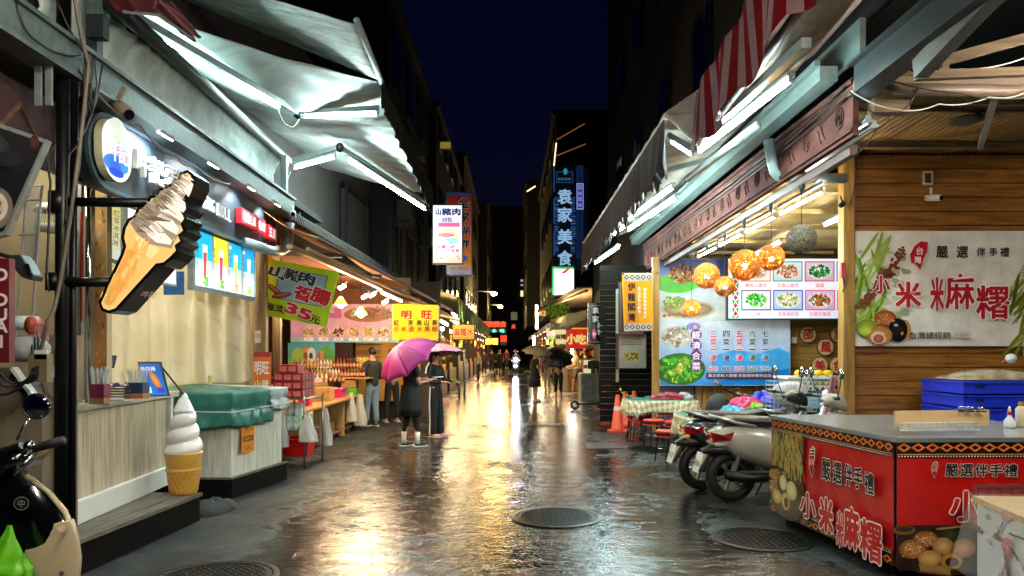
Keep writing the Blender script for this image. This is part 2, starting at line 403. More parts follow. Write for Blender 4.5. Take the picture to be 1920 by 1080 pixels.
# faint repair patches and a transverse joint with its own coarser surface
pm = mat('patched_asphalt', '2a2b2a', .32, var=.5, scale=30, bump=.7, bscale=160)
for nm, pts in (('asphalt_patch', [(1.2, 12.0), (2.3, 12.1), (2.35, 12.9), (1.25, 12.8)]),):
    struct(MB().add([(x, y, .004) for x, y in pts], [(0, 1, 2, 3)]).build(nm, pm))
iron = mat('wet_cast_iron', '2a2622', .33, .75, var=.5, scale=20, bump=.3, bscale=60)
def manhole(px, py, D, label, n=0):
    p = V(((px-CX)*F*CH/(py-HY)/F, F*CH/(py-HY), 0)); r = D/2
    t = thing('manhole_cover', label, 'manhole', p, 'round iron manhole covers in the street')
    MB().lathe([(r*1.12, .0), (r*1.12, .009), (r*1.02, .012), (r*1.0, .007)], p, 40, cap=False).build('rim', iron, t)
    MB().lathe([(r*.985, .002), (r*.985, .008), (.001, .008)], p, 40, cap=False).build('plate', iron, t)
    b = MB(); k = 13
    for i in range(-k, k+1):
        for j in range(-k, k+1):
            x, y = i*r/(k+.5), j*r/(k+.5)
            if (i+j) % 2 == 0 and x*x+y*y < (r*.9)**2: b.box(p+V((x, y, .0105)), (r/k*.95, r/k*.3, .006), rz=(.785 if i % 2 else -.785))
    stuff(b.build('tread_pattern', iron, t))
    MB().lathe([(r*.93, .008), (r*.93, .013), (r*.89, .013), (r*.89, .008)], p, 40, cap=False).build('raised_ring', iron, t)
    return t
manhole(1043, 970, .77, 'round manhole cover in the middle of the wet lane')
manhole(1430, 1011, .74, 'round manhole cover beside the left corner of the red counter')
manhole(402, 1085, .78, 'round manhole cover at the bottom left edge of the lane')
manhole(1218, 843, .7, 'round manhole cover in front of the red stools')
# slotted drain grate
dp = V(((1022-CX)*15.8/F, 15.8, 0)); t = thing('drain_grate', 'slotted iron drain grate across the wet lane near the women with umbrellas', 'drain', dp)
MB().box(dp+V((0, 0, .004)), (.8, .5, .008)).build('grate_frame', iron, t)
for i in range(10): MB().box(dp+V((-.34+.075*i, 0, .014)), (.03, .44, .012)).build('bar', iron, t)

# ================================================================ buildings
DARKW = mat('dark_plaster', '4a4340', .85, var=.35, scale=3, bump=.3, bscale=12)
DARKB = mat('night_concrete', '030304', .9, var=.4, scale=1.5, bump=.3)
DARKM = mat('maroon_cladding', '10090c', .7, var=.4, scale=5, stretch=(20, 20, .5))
GLS = mat('dark_glass', '0a0d14', .12, var=.2, spec=.8)
RUSTY = mat('rusty_bracket', '3a2a20', .7); FRM = mat('window_frame_grey', '17181c', .5, .3)
def building(name, label, x0, x1, y0, y1, z0, z1, m, wins=(), face=1, roof=True, cat='building'):
    """face=1: its street wall is at x1 (left row); face=-1: at x0 (right row)"""
    t = thing(name, label, cat, ((x0+x1)/2, (y0+y1)/2, 0))
    box('wall', ((x0+x1)/2, (y0+y1)/2, (z0+z1)/2), (x1-x0, y1-y0, z1-z0), m, t)
    xs = x1 if face > 0 else x0
    if roof:
        box('cornice', ((x0+x1)/2, (y0+y1)/2, z1+.12), (x1-x0+.3, y1-y0+.3, .24), DARKB, t)
    for (ya, yb, za, zb) in wins:
        w = box('window', (xs+face*.01, (ya+yb)/2, (za+zb)/2), (.08, yb-ya, zb-za), FRM, t)
        for k in range(2):
            yc = ya+(yb-ya)*(.27+.46*k); box('pane', (xs+face*.055, yc, (za+zb)/2), (.02, (yb-ya)*.4, (zb-za)*.84), GLS, w)
    return t
def rows(y0, y1, dy, zs, w=1.3, h=1.5): 
    out = []; y = y0
    while y+w < y1:
        for z in zs: out.append((y, y+w, z, z+h))
        y += dy
    return out
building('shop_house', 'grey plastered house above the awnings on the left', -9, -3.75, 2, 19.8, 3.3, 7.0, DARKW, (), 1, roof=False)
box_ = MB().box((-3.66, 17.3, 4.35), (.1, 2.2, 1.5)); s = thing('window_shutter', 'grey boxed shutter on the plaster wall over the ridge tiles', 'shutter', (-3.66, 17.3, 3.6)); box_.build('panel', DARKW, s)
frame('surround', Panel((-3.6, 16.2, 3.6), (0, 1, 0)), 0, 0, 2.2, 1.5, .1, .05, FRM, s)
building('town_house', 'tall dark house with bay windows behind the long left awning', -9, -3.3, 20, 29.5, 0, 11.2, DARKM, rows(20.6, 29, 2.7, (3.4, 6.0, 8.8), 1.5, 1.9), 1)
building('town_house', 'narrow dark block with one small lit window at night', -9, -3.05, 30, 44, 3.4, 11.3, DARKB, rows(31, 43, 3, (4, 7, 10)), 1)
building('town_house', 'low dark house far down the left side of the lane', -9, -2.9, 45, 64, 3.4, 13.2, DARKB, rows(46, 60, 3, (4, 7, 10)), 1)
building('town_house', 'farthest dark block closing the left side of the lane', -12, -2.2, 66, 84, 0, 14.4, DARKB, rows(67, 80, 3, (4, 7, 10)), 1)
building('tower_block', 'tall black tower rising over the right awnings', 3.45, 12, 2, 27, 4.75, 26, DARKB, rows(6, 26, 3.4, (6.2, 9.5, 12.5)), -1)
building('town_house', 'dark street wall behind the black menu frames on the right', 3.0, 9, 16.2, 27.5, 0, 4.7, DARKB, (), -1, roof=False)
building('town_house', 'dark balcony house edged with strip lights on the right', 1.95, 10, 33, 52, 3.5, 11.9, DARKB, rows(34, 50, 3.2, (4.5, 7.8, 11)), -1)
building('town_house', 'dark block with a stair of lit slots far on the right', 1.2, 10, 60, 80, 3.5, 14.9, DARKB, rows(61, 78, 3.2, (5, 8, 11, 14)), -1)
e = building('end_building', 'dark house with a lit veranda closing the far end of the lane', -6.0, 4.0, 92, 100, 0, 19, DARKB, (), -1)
for px0, px1, py0, py1, cc in ((976, 1000, 545, 556, 'ffe9a8'), (976, 1001, 524, 528, '8a8f8a'), (976, 1001, 533, 536, '8a8f8a'), (958, 970, 585, 600, '2c4438')):
    a = W(px0, py1, 91.9); b_ = W(px1, py0, 91.9); w_ = MB().box(((a.x+b_.x)/2, 91.95, (a.z+b_.z)/2), (b_.x-a.x, .2, b_.z-a.z)).build('lit_window', glow('lit_window_'+cc, cc, .9), e)
# small lit window high on the narrow block, facing the street mouth
a = W(828, 279, 29.9); t = thing('lit_window', 'small yellow lit window high on the dark block', 'window', a)
box('pane', a+V((.15, .05, .15)), (.42, .06, .26), glow('window_yellow', 'a89a3a', .35), t); box('sill', a+V((.15, .02, -.02)), (.5, .1, .04), FRM, t)
ACM = mat('aged_ac_casing', '5a5a54', .6, var=.35)
for i, (x, y, z, s_) in enumerate(((-3.1, 21.8, 5.3, 1), (-3.1, 24.6, 7.9, 1), (-3.1, 27.2, 5.4, 1), (-2.85, 33, 6.2, 1), (3.25, 9.5, 5.6, -1), (3.25, 13.6, 8.6, -1), (3.25, 19.5, 5.8, -1))):
    t = thing('air_conditioner', 'aged air conditioner box on the dark %s wall, %s' % ('left' if x < 0 else 'right', ['nearest and low', 'nearest and high', 'middle and low', 'farthest', 'nearest', 'upper', 'farthest'][i]), 'air conditioner', (x, y, z), 'air conditioners on the upper walls')
    box('casing', (x, y, z+.3), (.4, .85, .58), ACM, t, bevel=.015); MB().tube([(x+s_*.2, y+.12, z+.3), (x+s_*.215, y+.12, z+.3)], .22, 16).build('fan_grille', FRM, t); box('bracket', (x, y, z-.02), (.45, .9, .04), RUSTY, t); MB().tube([(x-s_*.12, y-.4, z), (x-s_*.16, y-.45, z-1.6)], .02, 6).build('pipe', ACM, t)
# neon edge strips on the balcony house
ST = glow('strip_light_amber', 'ffd9a0', 1.6)
for lab, pts in (('slim amber strip light running up the balcony corner', [W(1038, 318, 33), W(1043, 268, 33)]), ('faint amber strip light under the upper balcony', [W(1044, 262, 33), W(1096, 232, 33)]),
                 ('faint amber strip light under the middle balcony', [W(1044, 292, 33), W(1098, 270, 33)])):
    tag(MB().tube(pts, .03, 6).build('strip_light', ST if 'corner' in lab else glow('strip_light_dim', 'a8683a', .35), smooth=True), lab, 'strip light', 'strip lights on the balcony house')
tag(MB().tube([W(988, 359, 58), W(1004, 349, 58)], .06, 6).build('strip_light', ST), 'short bright strip light at the roof of the farthest right block', 'strip light')

# window frame on the right, seen above the steel beam
p = W(1685, 25, 7.6); t = thing('bedroom_window', 'pale blue framed window high above the right steel beam', 'window', p)
P_ = Panel(p+V((-.17, 0, -.2)), (.8, -.5, 0)); P_.rect(0, 0, .34, .5, '24405c'); P_.build('pane', PV, t); frame('frame', P_, 0, 0, .34, .5, .035, .04, mat('pale_blue_frame', '9fc0d8', .4), t)

# ================================================================ LEFT SIDE: beam, canopy, arms, lamps
STEEL = mat('green_painted_steel', '5c6b6a', .42, .35, var=.45, scale=12, bump=.3, bscale=50)
DSTEEL = mat('dark_painted_steel', '2b3335', .45, .4, var=.35, scale=10)
RUST = mat('rusty_steel', '6a4a34', .75, .2, col2='3a2c24', scale=18, bump=.4)
PIPE = mat('grey_pvc_pipe', '7f9094', .4, var=.2, scale=7)
def ibeam(p, q, w, h, m, parent, name='beam'):
    p = V(p); q = V(q); b = MB(); up = V((0, 0, 1)); t = .018
    b.beam(p+up*(h/2), q+up*(h/2), w, t); b.beam(p-up*(h/2), q-up*(h/2), w, t); b.beam(p, q, t, h-.03)
    return b.build(name, m, parent)
t = thing('steel_beam', 'grey green steel beam running along the left shops under the canopy', 'beam', (-3.0, 7, 3.45))
MB().beam((-2.98, 2.4, 3.57), (-2.98, 10.05, 3.50), .1, .2).build('beam', STEEL, t); MB().beam((-3.0, 2.4, 3.685), (-3.0, 10.05, 3.615), .2, .03).build('top_flange', STEEL, t)
MB().beam((-3.0, 2.4, 3.455), (-3.0, 10.05, 3.385), .2, .03).build('bottom_flange', STEEL, t)
for y in (9.9, 5.4): box('upright', (-3.02, y, 3.9), (.08, .08, .55), STEEL, t)

CANV = mat('dirty_white_canvas', 'dde4e2', .75, col2='b3bfbc', scale=2.0, bump=.1, bscale=7, stretch=(.7, 3, 1), transl=.25)
CANV2 = mat('stained_grey_canvas', 'd2d6cf', .8, col2='8f928a', scale=3.5, bump=.5, bscale=9, stretch=(1, 3, 1), transl=.2)
def fab(name, cs, sag, m, label=None, cat='awning', parent=None, nu=40, nv=28, wr=.025, seed=0, group=None, wf=5., dirv=0, solid=.006):
    """cloth stretched between four corners (a,b,c,d), sagging and creased"""
    a, b, c, d = [V(p) for p in cs]
    def fn(u, v):
        p = a.lerp(b, u).lerp(d.lerp(c, u), v)
        s_ = math.sin(math.pi*u)*math.sin(math.pi*v)
        w = mnoise.noise(V((u*wf+seed*7.1, v*wf*1.7, seed)))*wr + (math.sin((u if dirv else v)*38+mnoise.noise(V((u*3, v*3, seed+5)))*6)*wr*.35)*math.sin(math.pi*min(1, max(0, v)))
        return p+V((0, 0, -sag*s_+w*(.25+s_)))
    o = MB().grid(fn, nu, nv).build(name, m, parent, smooth=True, solid=solid)
    if parent is None: tag(o, label, cat, group)
    return o
# near awning (upper sheet) and long awning (lower sheet)
t = thing('canvas_awning', 'grey stained end sheet of the raised awning, nearest at the top left', 'awning', (-2.4, 8.2, 4.7))
fab('canopy_sheet', [(-1.6, 7.65, 4.93), (-1.6, 8.95, 4.83), (-4.4, 8.85, 5.95), (-4.4, 7.6, 5.75)], .07, CANV2, parent=t, seed=1, wr=.03)
MB().tube([(-1.58, 7.6, 4.95), (-1.58, 9.05, 4.84)], .035, 8).build('front_bar', CANV, t, smooth=True)
t = thing('canvas_awning', 'long white retractable awning lit from below over the egg roll shop', 'awning', (-2.6, 12, 4.5))
def can_fn(u, v):
    # u along the street, v from front bar to wall
    Y0 = 9.12-2.6*v; Y = Y0+(14.75-Y0)*u; x = -1.6-2.4*v; z = 4.86-.22*u+(.02+.6*u)*v
    s_ = math.sin(math.pi*v); 
    belly = -.34*s_*math.exp(-((u-.17)/.13)**2) - .16*s_*math.exp(-((u-.42)/.14)**2)-.10*s_*math.exp(-((u-.75)/.2)**2)
    ridge = .12*s_*math.exp(-((u-.32)/.07)**2)
    w = .018*math.sin(u*95+v*9+3*mnoise.noise(V((u*6, v*3, 2))))*(1-v)**1.5 + .014*mnoise.noise(V((u*9, v*5, 1)))
    return V((x, Y+.10*math.sin(math.pi*v)*(1-u), z+belly+ridge+w))
MB().grid(can_fn, 110, 50).build('canopy_sheet', CANV, t, smooth=True, solid=.006)
VAL = mat('dark_awning_valance', '262423', .85, var=.4, scale=4, bump=.3)
def valance(x, y0, y1, z0t, z1t, h0, h1, m, parent, n=90, scal=.03, per=26., name='valance', amp=.02, x2=None, rag=0.):
    x2 = x if x2 is None else x2
    def fn(u, v):
        Y = y0+(y1-y0)*u; h = h0+(h1-h0)*u; zt = z0t+(z1t-z0t)*u
        rg = rag*abs(mnoise.noise(V((u*90, 0, 3))))*v
        zz = zt - v*(h-scal*abs(math.sin(u*per*math.pi))+rg)
        return V((x+(x2-x)*u+amp*v*math.sin(u*per*2*math.pi*.37+mnoise.noise(V((u*9, v, 0)))*4), Y, zz))
    return MB().grid(fn, n, 5).build(name, m, parent, smooth=True, solid=.005)
valance(-1.57, 9.0, 14.8, 4.90, 4.78, .40, .52, VAL, t)
MB().tube([(-1.6, 8.95, 4.86), (-1.6, 14.8, 4.66)], .035, 8).build('front_bar', DSTEEL, t, smooth=True)
for (a, b, c) in (((-3.25, 6.3, 4.38), (-2.66, 9.28, 4.47), (-1.66, 9.34, 4.55)), ((-3.2, 10.8, 4.25), (-2.49, 10.8, 4.46), (-1.68, 14.7, 4.42))):
    arm = MB().beam(V(a)+V((0, 0, .07)), V(b)+V((0, 0, .07)), .06, .07).build('arm', GAL, t); MB().beam(V(b)+V((0, 0, .07)), V(c)+V((0, 0, .07)), .05, .06).build('forearm', GAL, arm)
    MB().ball(V(b)+V((0, 0, .06)), (.06, .06, .07)).build('elbow_joint', DSTEEL, arm, smooth=True)
GRP = 'tube lamps clipped to the awning arms'
def arm_lamp(p, q, lab): tube_lamp(p, q, lab, GRP, drop=.055)
arm_lamp(W(275, 56, 6.75), W(524, 203, 8.85), 'longest tube lamp on the left awning arm over the ice cream sign')
arm_lamp((-2.62, 9.3, 4.5), (-1.66, 9.33, 4.53), 'short level tube lamp near the awning edge on the left')
arm_lamp((-3.16, 10.75, 4.2), (-2.54, 10.8, 4.38), 'short tube lamp on the far inner arm of the left awning')
arm_lamp((-2.42, 10.95, 4.38), (-1.7, 14.6, 4.33), 'tube lamp on the far outer arm of the left awning')
wire([W(522, 205, 8.9), W(540, 235, 9.1), W(560, 225, 9.25)], .006, WHTCAB, 'white looped cable between two tube lamps', .05, name='cable')
wire([W(545, 322, 10.7), W(535, 345, 10.6), W(520, 352, 10.4)], .006, WHTCAB, 'loose white cable hanging below the far tube lamp', .0, name='cable')
# roller pipe and the torn lower curtain between pipe and beam
tag(MB().tube([(-2.98, 5.0, 4.2), (-3.08, 10.25, 4.19)], .06, 12).build('awning_roller', mat('roller_grey', '59625f', .5, .3), smooth=True), 'round grey awning roller pipe above the left beam', 'pipe')
LAMC = mat('old_canvas_curtain', 'cbd8d4', .75, col2='9aa8a4', scale=3, bump=.4, bscale=8, transl=.2)
def dcur(u, v):
    Y = 5.0+5.0*u; x = -3.06-.1*math.sin(v*3.1)*(1+.5*math.sin(u*7)) ; z = 4.17-.55*v
    fold = .05*math.sin(u*46+mnoise.noise(V((u*4, v*2, 9)))*5)*math.exp(-((u-.15)/.25)**2)+.03*mnoise.noise(V((u*14, v*6, 4)))
    return V((x-abs(fold), Y, z))
tag(MB().grid(dcur, 90, 12).build('canvas_curtain', LAMC, smooth=True, solid=.005), 'creased white canvas strip between roller pipe and left beam', 'canvas')
fab('canvas_sheet', [(-3.05, 5.0, 4.25), (-3.12, 9.6, 4.25), (-4.0, 9.2, 5.2), (-4.0, 5.0, 5.2)], .12, CANV, 'pale canvas rising from the roller pipe to the left wall', seed=6, wr=.05)
# red torn awning piece at the top
RED = mat('maroon_tarpaulin', '5a1a1c', .6, var=.4, scale=5, bump=.3, transl=.1)
t = thing('torn_awning', 'dark maroon torn awning piece hanging at the top left corner', 'awning', W(270, 30, 5.6))
def tri(pts, name, m): 
    pts = [V(p) for p in pts]; b = MB(); b.grid(lambda u, v: pts[0].lerp(pts[1], u).lerp(pts[3].lerp(pts[2], u), v)+V((0, .05*math.sin(u*9), .03*mnoise.noise(V((u*5, v*5, 3))))), 16, 10); return b.build(name, m, t, smooth=True, solid=.008)
tri([W(190, -12, 5.3), W(300, -10, 5.6), W(290, 24, 5.6), W(222, 26, 5.5)], 'red_flap', RED)
tri([W(285, 15, 5.6), W(318, 0, 5.6), W(374, 66, 5.8), W(360, 76, 5.8)], 'torn_corner', mat('maroon_tarpaulin_faded', '7a464a', .6, var=.35))
MB().tube([W(230, 22, 5.5), W(296, 28, 5.6), W(362, 72, 5.8)], .012, 6).build('edge_bar', GAL, t)
# sloping maroon fascia and darkness behind the beam, near left
t = thing('eaves', 'dark maroon carved eaves board under the left beam', 'eaves', (-3.35, 4.8, 3.0))
EM = mat('maroon_carved_board', '3a2024', .6, var=.4, scale=7, bump=.5, bscale=22)
box('fascia_board', (-3.3, 4.5, 3.12), (.06, 2.8, .5), EM, t)
for k in range(9): MB().beam((-3.262, 3.6+.27*k, 2.95+(k % 2)*.28), (-3.262, 3.87+.27*k, 3.23-(k % 2)*.28), .02, .03).build('carved_strip', RUST, t)
t = thing('eaves', 'dark underside of the roof deck behind the left beam', 'eaves', (-4.3, 8, 3.75)); box('soffit', (-4.25, 7.0, 3.7), (2.3, 10.4, .08), mat('black_soffit', '15171a', .8), t)
for k in range(6): box('joist', (-4.25, 2.6+1.7*k, 3.62), (2.2, .07, .09), DSTEEL, t)
# drain pipe bend, camera, cables
tag(MB().tube([W(543, 418, 9.9), W(541, 455, 9.9), W(536, 466, 9.9), W(526, 472, 9.8), W(505, 470, 9.2), W(455, 452, 8.6)], .06, 10).build('drain_pipe', PIPE, smooth=True), 'grey bent drain pipe at the end of the egg roll sign', 'pipe')
def camera_thing(p, label, d=V((1, -1, -.25)), m=None, s=1.0):
    t = thing('security_camera', label, 'camera', p, 'security cameras fixed to beams and walls'); d = V(d).normalized(); p = V(p); m = m or mat('camera_white', 'c9c9c4', .35)
    MB().tube([p-d*.09*s, p+d*.09*s], .04*s, 10).build('housing', m, t, smooth=True); MB().tube([p+d*.09*s, p+d*.1*s], .03*s, 10).build('lens', GLS, t)
    MB().tube([p-d*.03*s+V((0, 0, .03*s)), p+V((0, .05, .13*s))], .014*s, 6).build('bracket', m, t)
camera_thing(W(549, 400, 9.7), 'white dome eyed camera at the end of the left beam', (.3, -1, -.3))
camera_thing(W(226, 203, 5.5), 'brown boxy camera under the left beam by the cables', (1, -.6, -.7), mat('camera_brown', '7a6a58', .5), 1.3)
camera_thing(W(1750, 371, 8.9), 'white bullet camera on the brown plank wall', (.6, -1, -.2))
camera_thing(W(1579, 383, 8.8), 'small black camera on the wooden corner post', (-.6, -1, -.4), DSTEEL, .8)
for i, pts in enumerate(([W(105, -5, 4.9), W(160, 100, 5.0), W(150, 300, 5.0), W(140, 345, 4.95)], [W(140, -5, 4.8), W(166, 120, 5.0), W(142, 330, 4.9), W(110, 545, 4.9), W(90, 600, 4.8), W(60, 700, 4.9)],
      [W(192, 120, 5.2), W(176, 200, 5.1), W(130, 290, 5.0), W(122, 420, 4.95)], [W(30, 0, 4.4), W(60, 70, 4.5), W(150, 105, 5)], [W(168, 160, 5.1), W(262, 235, 5.6), W(330, 292, 6.1), W(362, 308, 6.4), W(432, 345, 7.6)],
      [W(85, 250, 4.9), W(95, 340, 4.95), W(88, 500, 4.9), W(92, 545, 4.85)])):
    wire(pts, .008 if i != 1 else .013, BLKCAB if i not in (1, 4) else mat('tan_cable', '6a5f52', .6), ['thin black cable dropping down the top left post', 'thick tan cable tied along the black pole', 'black cable bundle sagging behind the ice cream sign', 'dark cable crossing the top left corner', 'pale cable feeding the spotlights over the egg roll sign', 'thin black cable left of the black pole'][i], .04)
t = thing('cable_bundle', 'tangle of black cables and a junction box on the top left post', 'cables', W(165, 130, 5.1))
rr = random.Random(3)
for k in range(9):
    a = W(150+rr.uniform(-18, 28), 95+rr.uniform(0, 20), 5.05); b_ = W(158+rr.uniform(-14, 22), 205+rr.uniform(-30, 30), 5.05); wire([a, a.lerp(b_, .5)+V((rr.uniform(-.08, .08), 0, 0)), b_], .007, None, None, .03, parent=t)
box('junction_box', W(183, 52, 5.2), (.12, .08, .16), DSTEEL, t)
box('perforated_bracket', W(72, 155, 4.8), (.04, .02, .3), GAL, t); box('perforated_bracket', W(92, 160, 4.8), (.04, .02, .26), GAL, t)
# ================================================================ LEFT SHOP 1: egg rolls and ice cream
BLK = mat('black_sign_board', '1b272e', .42, var=.35, scale=5)
WHT = mat('white_paint', 'd6d5cf', .45, var=.12)
CREAM = mat('cream_wall_paint', 'c4b38c', .7, var=.12, scale=1.5)
WOODW = wood('whitewashed_wood', 'c9baa0', '93856c', 2, .5, 3)
WOODW2 = wood('pale_striped_wood', 'd2d0c2', 'a39f90', 2, .5, 4)
t = thing('shop_sign', 'long black rounded sign reading EGG ROLL under the left steel beam', 'sign', (-3.15, 7.6, 2.8))
P = Panel((-3.1, 5.45, 2.83), (0, 1, 0)); L = 4.35; H = .56
out = []
for k in range(13): a = math.pi/2+math.pi*k/12; out.append((.28+.28*math.cos(a), .28+.28*math.sin(a)))
for k in range(13): a = -math.pi/2+math.pi*k/12; out.append((L-.28+.28*math.cos(a), .28+.28*math.sin(a)))
MB().prism([P.pt(*q) for q in out], (-.12, 0, 0)).build('board', BLK, t)
rim = MB(); 
for i in range(len(out)): a, b = out[i], out[(i+1) % len(out)]; rim.beam(P.pt(*a), P.pt(*b), .03, .03)
rim.build('rim', mat('blue_grey_rim', '4b6472', .35, .4), t)
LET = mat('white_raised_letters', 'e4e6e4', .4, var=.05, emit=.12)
def raised(txt, P, u, v, h, w, m, parent, depth=.04, name='letter', off=.03):
    vs, fs, x0, y0, x1, y1 = glyphs(txt); b = MB(); k = h/(y1-y0); kx = w/(x1-x0)
    n = len(vs); base = [P.O+P.U*(u+(x-(x0+x1)/2)*kx)+P.Vv*(v+(y-(y0+y1)/2)*k)+P.N*off for x, y in vs]
    ed = {}
    for f in fs:
        for i in range(len(f)): e = (f[i], f[(i+1) % len(f)]); ed[e] = 1
    side = [e for e in ed if (e[1], e[0]) not in ed]
    b.add(base+[q+P.N*depth for q in base], [tuple(i+n for i in f) for f in fs]+[(e[0], e[1], e[1]+n, e[0]+n) for e in side])
    return b.build(name, m, parent)
for ch, px, py, s_ in (('吽', 253, 305, .2), ('記', 282, 322, .2), ('蛋', 309, 336, .2), ('捲', 334, 349, .2)):
    u, v = P.at(px, py); raised(ch, P, u, v, .22, .2, LET, t)
for i, ch in enumerate('EGGROLL'):
    px = 378+i*6.8+(4 if i > 2 else 0); u, v = P.at(px, 379+(px-378)*.57); raised(ch, P, u, v, .13, .075, LET, t, .02)
REDL = mat('red_letter_box', 'b81d28', .35, var=.1, emit=.25)
for px, py, w, tx in ((455, 411, .5, '花蓮名產'), (478, 424, .3, '老店'), (499, 437, .3, '三星')):
    u, v = P.at(px, py); bx = MB().prism([P.O+P.U*(u+a*w/2)+P.Vv*(v+b*.085) + P.N*.01 for a, b in ((-1, -1), (1, -1), (1, 1), (-1, 1))], P.N*.07).build('letter_box', REDL, t)
    q = Panel(P.O+P.N*.082, P.U); q.text(tx, u, v, .11, 'f4f0ea', w=w*.8, bold=.03); q.build('lettering', PL1, bx)
q = Panel(P.O+P.N*.03, P.U)      # round logo at the near end
t2 = thing('logo_sign', 'white bordered round logo sign with blue waves at the near end of the black sign', 'sign', (-3.1, 5.75, 2.9))
lu, lv = P.at(200, 283); lu -= .0; egg = [(lu+.21*math.cos(a)*(1-.22*math.sin(a)*-1 if math.sin(a) > 0 else 1-.12*math.sin(a)), lv+.235*math.sin(a)) for a in [k*math.pi/14 for k in range(28)]]
MB().prism([P.O+P.U*a+P.Vv*b+P.N*.02 for a, b in egg], P.N*.06).build('backing', mat('cream_plastic', 'cfc9a8', .4), t2)
q = Panel(P.O+P.N*.083, P.U, step=.0008)
q.poly(egg, 'e9f2f4'); q.ell(lu, lv+.1, .16, .15, 'c2d8a8', 'dfe8e4'); q.ell(lu+.05, lv-.02, .12, .07, 'd8506a', 'd9c2d2'); q.ell(lu-.09, lv-.02, .07, .1, 'b9cbd8', 'dfe9ee')
q.ell(lu-.03, lv-.11, .17, .07, '2456c8', '3a7ad8'); q.ell(lu-.02, lv-.17, .11, .035, '1238c0', '1a48d0'); q.ell(lu+.1, lv-.1, .06, .05, '2f8ad0'); q.text('吽記', lu+.01, lv-.0, .17, 'f6faff', w=.3, bold=.03, out='5a86c8', ow=.03)
q.build('logo_print', PL1, t2)
# shallow spotlights washing the board
for i, (px, py) in enumerate(((292, 252), (383, 318), (455, 362), (505, 402))):
    Y = 3.0*F/(960-px); p = V((-2.93, Y, 3.42)); s = thing('spotlight', ['small floodlight above the round logo on the black sign', 'small floodlight above the ice cream sign tip', 'small floodlight above the EGG ROLL letters', 'small floodlight above the red letter boxes'][i], 'lamp', p, 'floodlights washing the black egg roll sign')
    MB().box(p, (.1, .2, .03), ry=.5).build('housing', GAL, s); MB().box(p+V((-.004, 0, -.02)), (.085, .18, .006), ry=.5).build('lens', glow('led_lens', 'e8f6ff', 30), s)
    ld = bpy.data.lights.new('led_light', 'SPOT'); ld.energy = 26; ld.color = (.8, .93, 1); ld.spot_size = R(120); ld.spot_blend = .6; ld.shadow_soft_size = .05
    o = bpy.data.objects.new('led_light', ld); COL.objects.link(o); o.parent = s; o.location = (0, 0, -.05); o.rotation_euler = V((-.26, 0, -.45)).to_track_quat('-Z', 'Y').to_euler()

# menu light boxes
P = Panel((-3.2, 7.2, 2.25), (0, 1, 0)); t = thing('menu_lightbox', 'row of four glowing drink menus under the black egg roll sign', 'menu board', (-3.2, 8.2, 2.25))
u0 = P.at(365, 500)[0]; u1 = P.at(476, 500)[0]; W4 = (u1-u0)/4
hh = .56
MB().prism([P.pt(u0-.03, -.05), P.pt(u1+.03, -.05), P.pt(u1+.03, hh+.04), P.pt(u0-.03, hh+.04)], (-.06, 0, 0)).build('case', GAL, t)
box('top_rail', (-3.19, 7.2+(u0+u1)/2, 2.25+hh+.07), (.05, u1-u0+.06, .05), mat('brown_rail', '5a4a40', .5), t)
rr = random.Random(11)
for i, (bgc, dr, acc) in enumerate((('1ba8e0', 'e03428', '4fb03c'), ('f2e23a', 'e0285a', '5fb83c'), ('1ba8e0', 'f6b21a', 'e8a060'), ('1c9ae0', 'cfe8d8', '8fc83c'))):
    a = u0+W4*i+.012; b = u0+W4*(i+1)-.012; q = Panel(P.O+P.N*.004, P.U)
    q.rect(a, 0, b, hh, 'd8eef6', bgc, 1, 6); q.rect(a, hh*.5, b, hh, bgc); c_ = (a+b)/2
    q.ell(a+.06, hh*.9, .04, .022, 'f2d98a'); q.column('鮮果冰茶', a+.045, hh*.8, hh*.35, .05, '164a78' if i != 1 else '2a5a1c')
    q.poly([(c_-.02, .07), (c_+.05, .07), (c_+.085, hh*.78), (c_-.035, hh*.78)], 'eaf4f8'); q.poly([(c_-.012, .08), (c_+.045, .08), (c_+.07, hh*.64), (c_-.026, hh*.64)], dr)
    for k in range(26): q.ell(c_+rr.uniform(-.012, .05), rr.uniform(.1, hh*.6), .014, .014, tuple(min(1, x*rr.uniform(.6, 1.6)+.03) for x in hx(dr)), n=6)
    for k in range(16): q.ell(c_+.05+rr.uniform(-.06, .05), .05+rr.uniform(-.03, .05), .022, .02, tuple(x*rr.uniform(.5, 1.4) for x in hx(acc)), n=6)
    q.build('menu_print', pmat('print_backlit_menu', emit=.95, rough=.25, grime=.04, wrinkle=0), t)
    box('divider', (-3.19, 7.2+b+.012, 2.25+hh/2), (.02, .018, hh), WHT, t)
t = thing('menu_lightbox', 'glowing white and orange menu panel partly behind the ice cream sign', 'menu board', (-3.25, 6.9, 2.2))
q = Panel((-3.2, 6.2, 2.2), (0, 1, 0)); MB().prism([q.pt(0, 0), q.pt(.93, 0), q.pt(.93, .6), q.pt(0, .6)], (-.05, 0, 0)).build('case', GAL, t)
q.rect(.02, .02, .9, .58, 'eef2f0'); q.rect(.45, .38, .9, .58, 'e8642c'); q.food(.7, .14, .14, .08, ['b08050', 'e8d8b0', '6a4a30'], 20, 4, px=False); q.text('蛋捲', .66, .3, .09, '7a3a20'); q.build('menu_print', PL2, t)
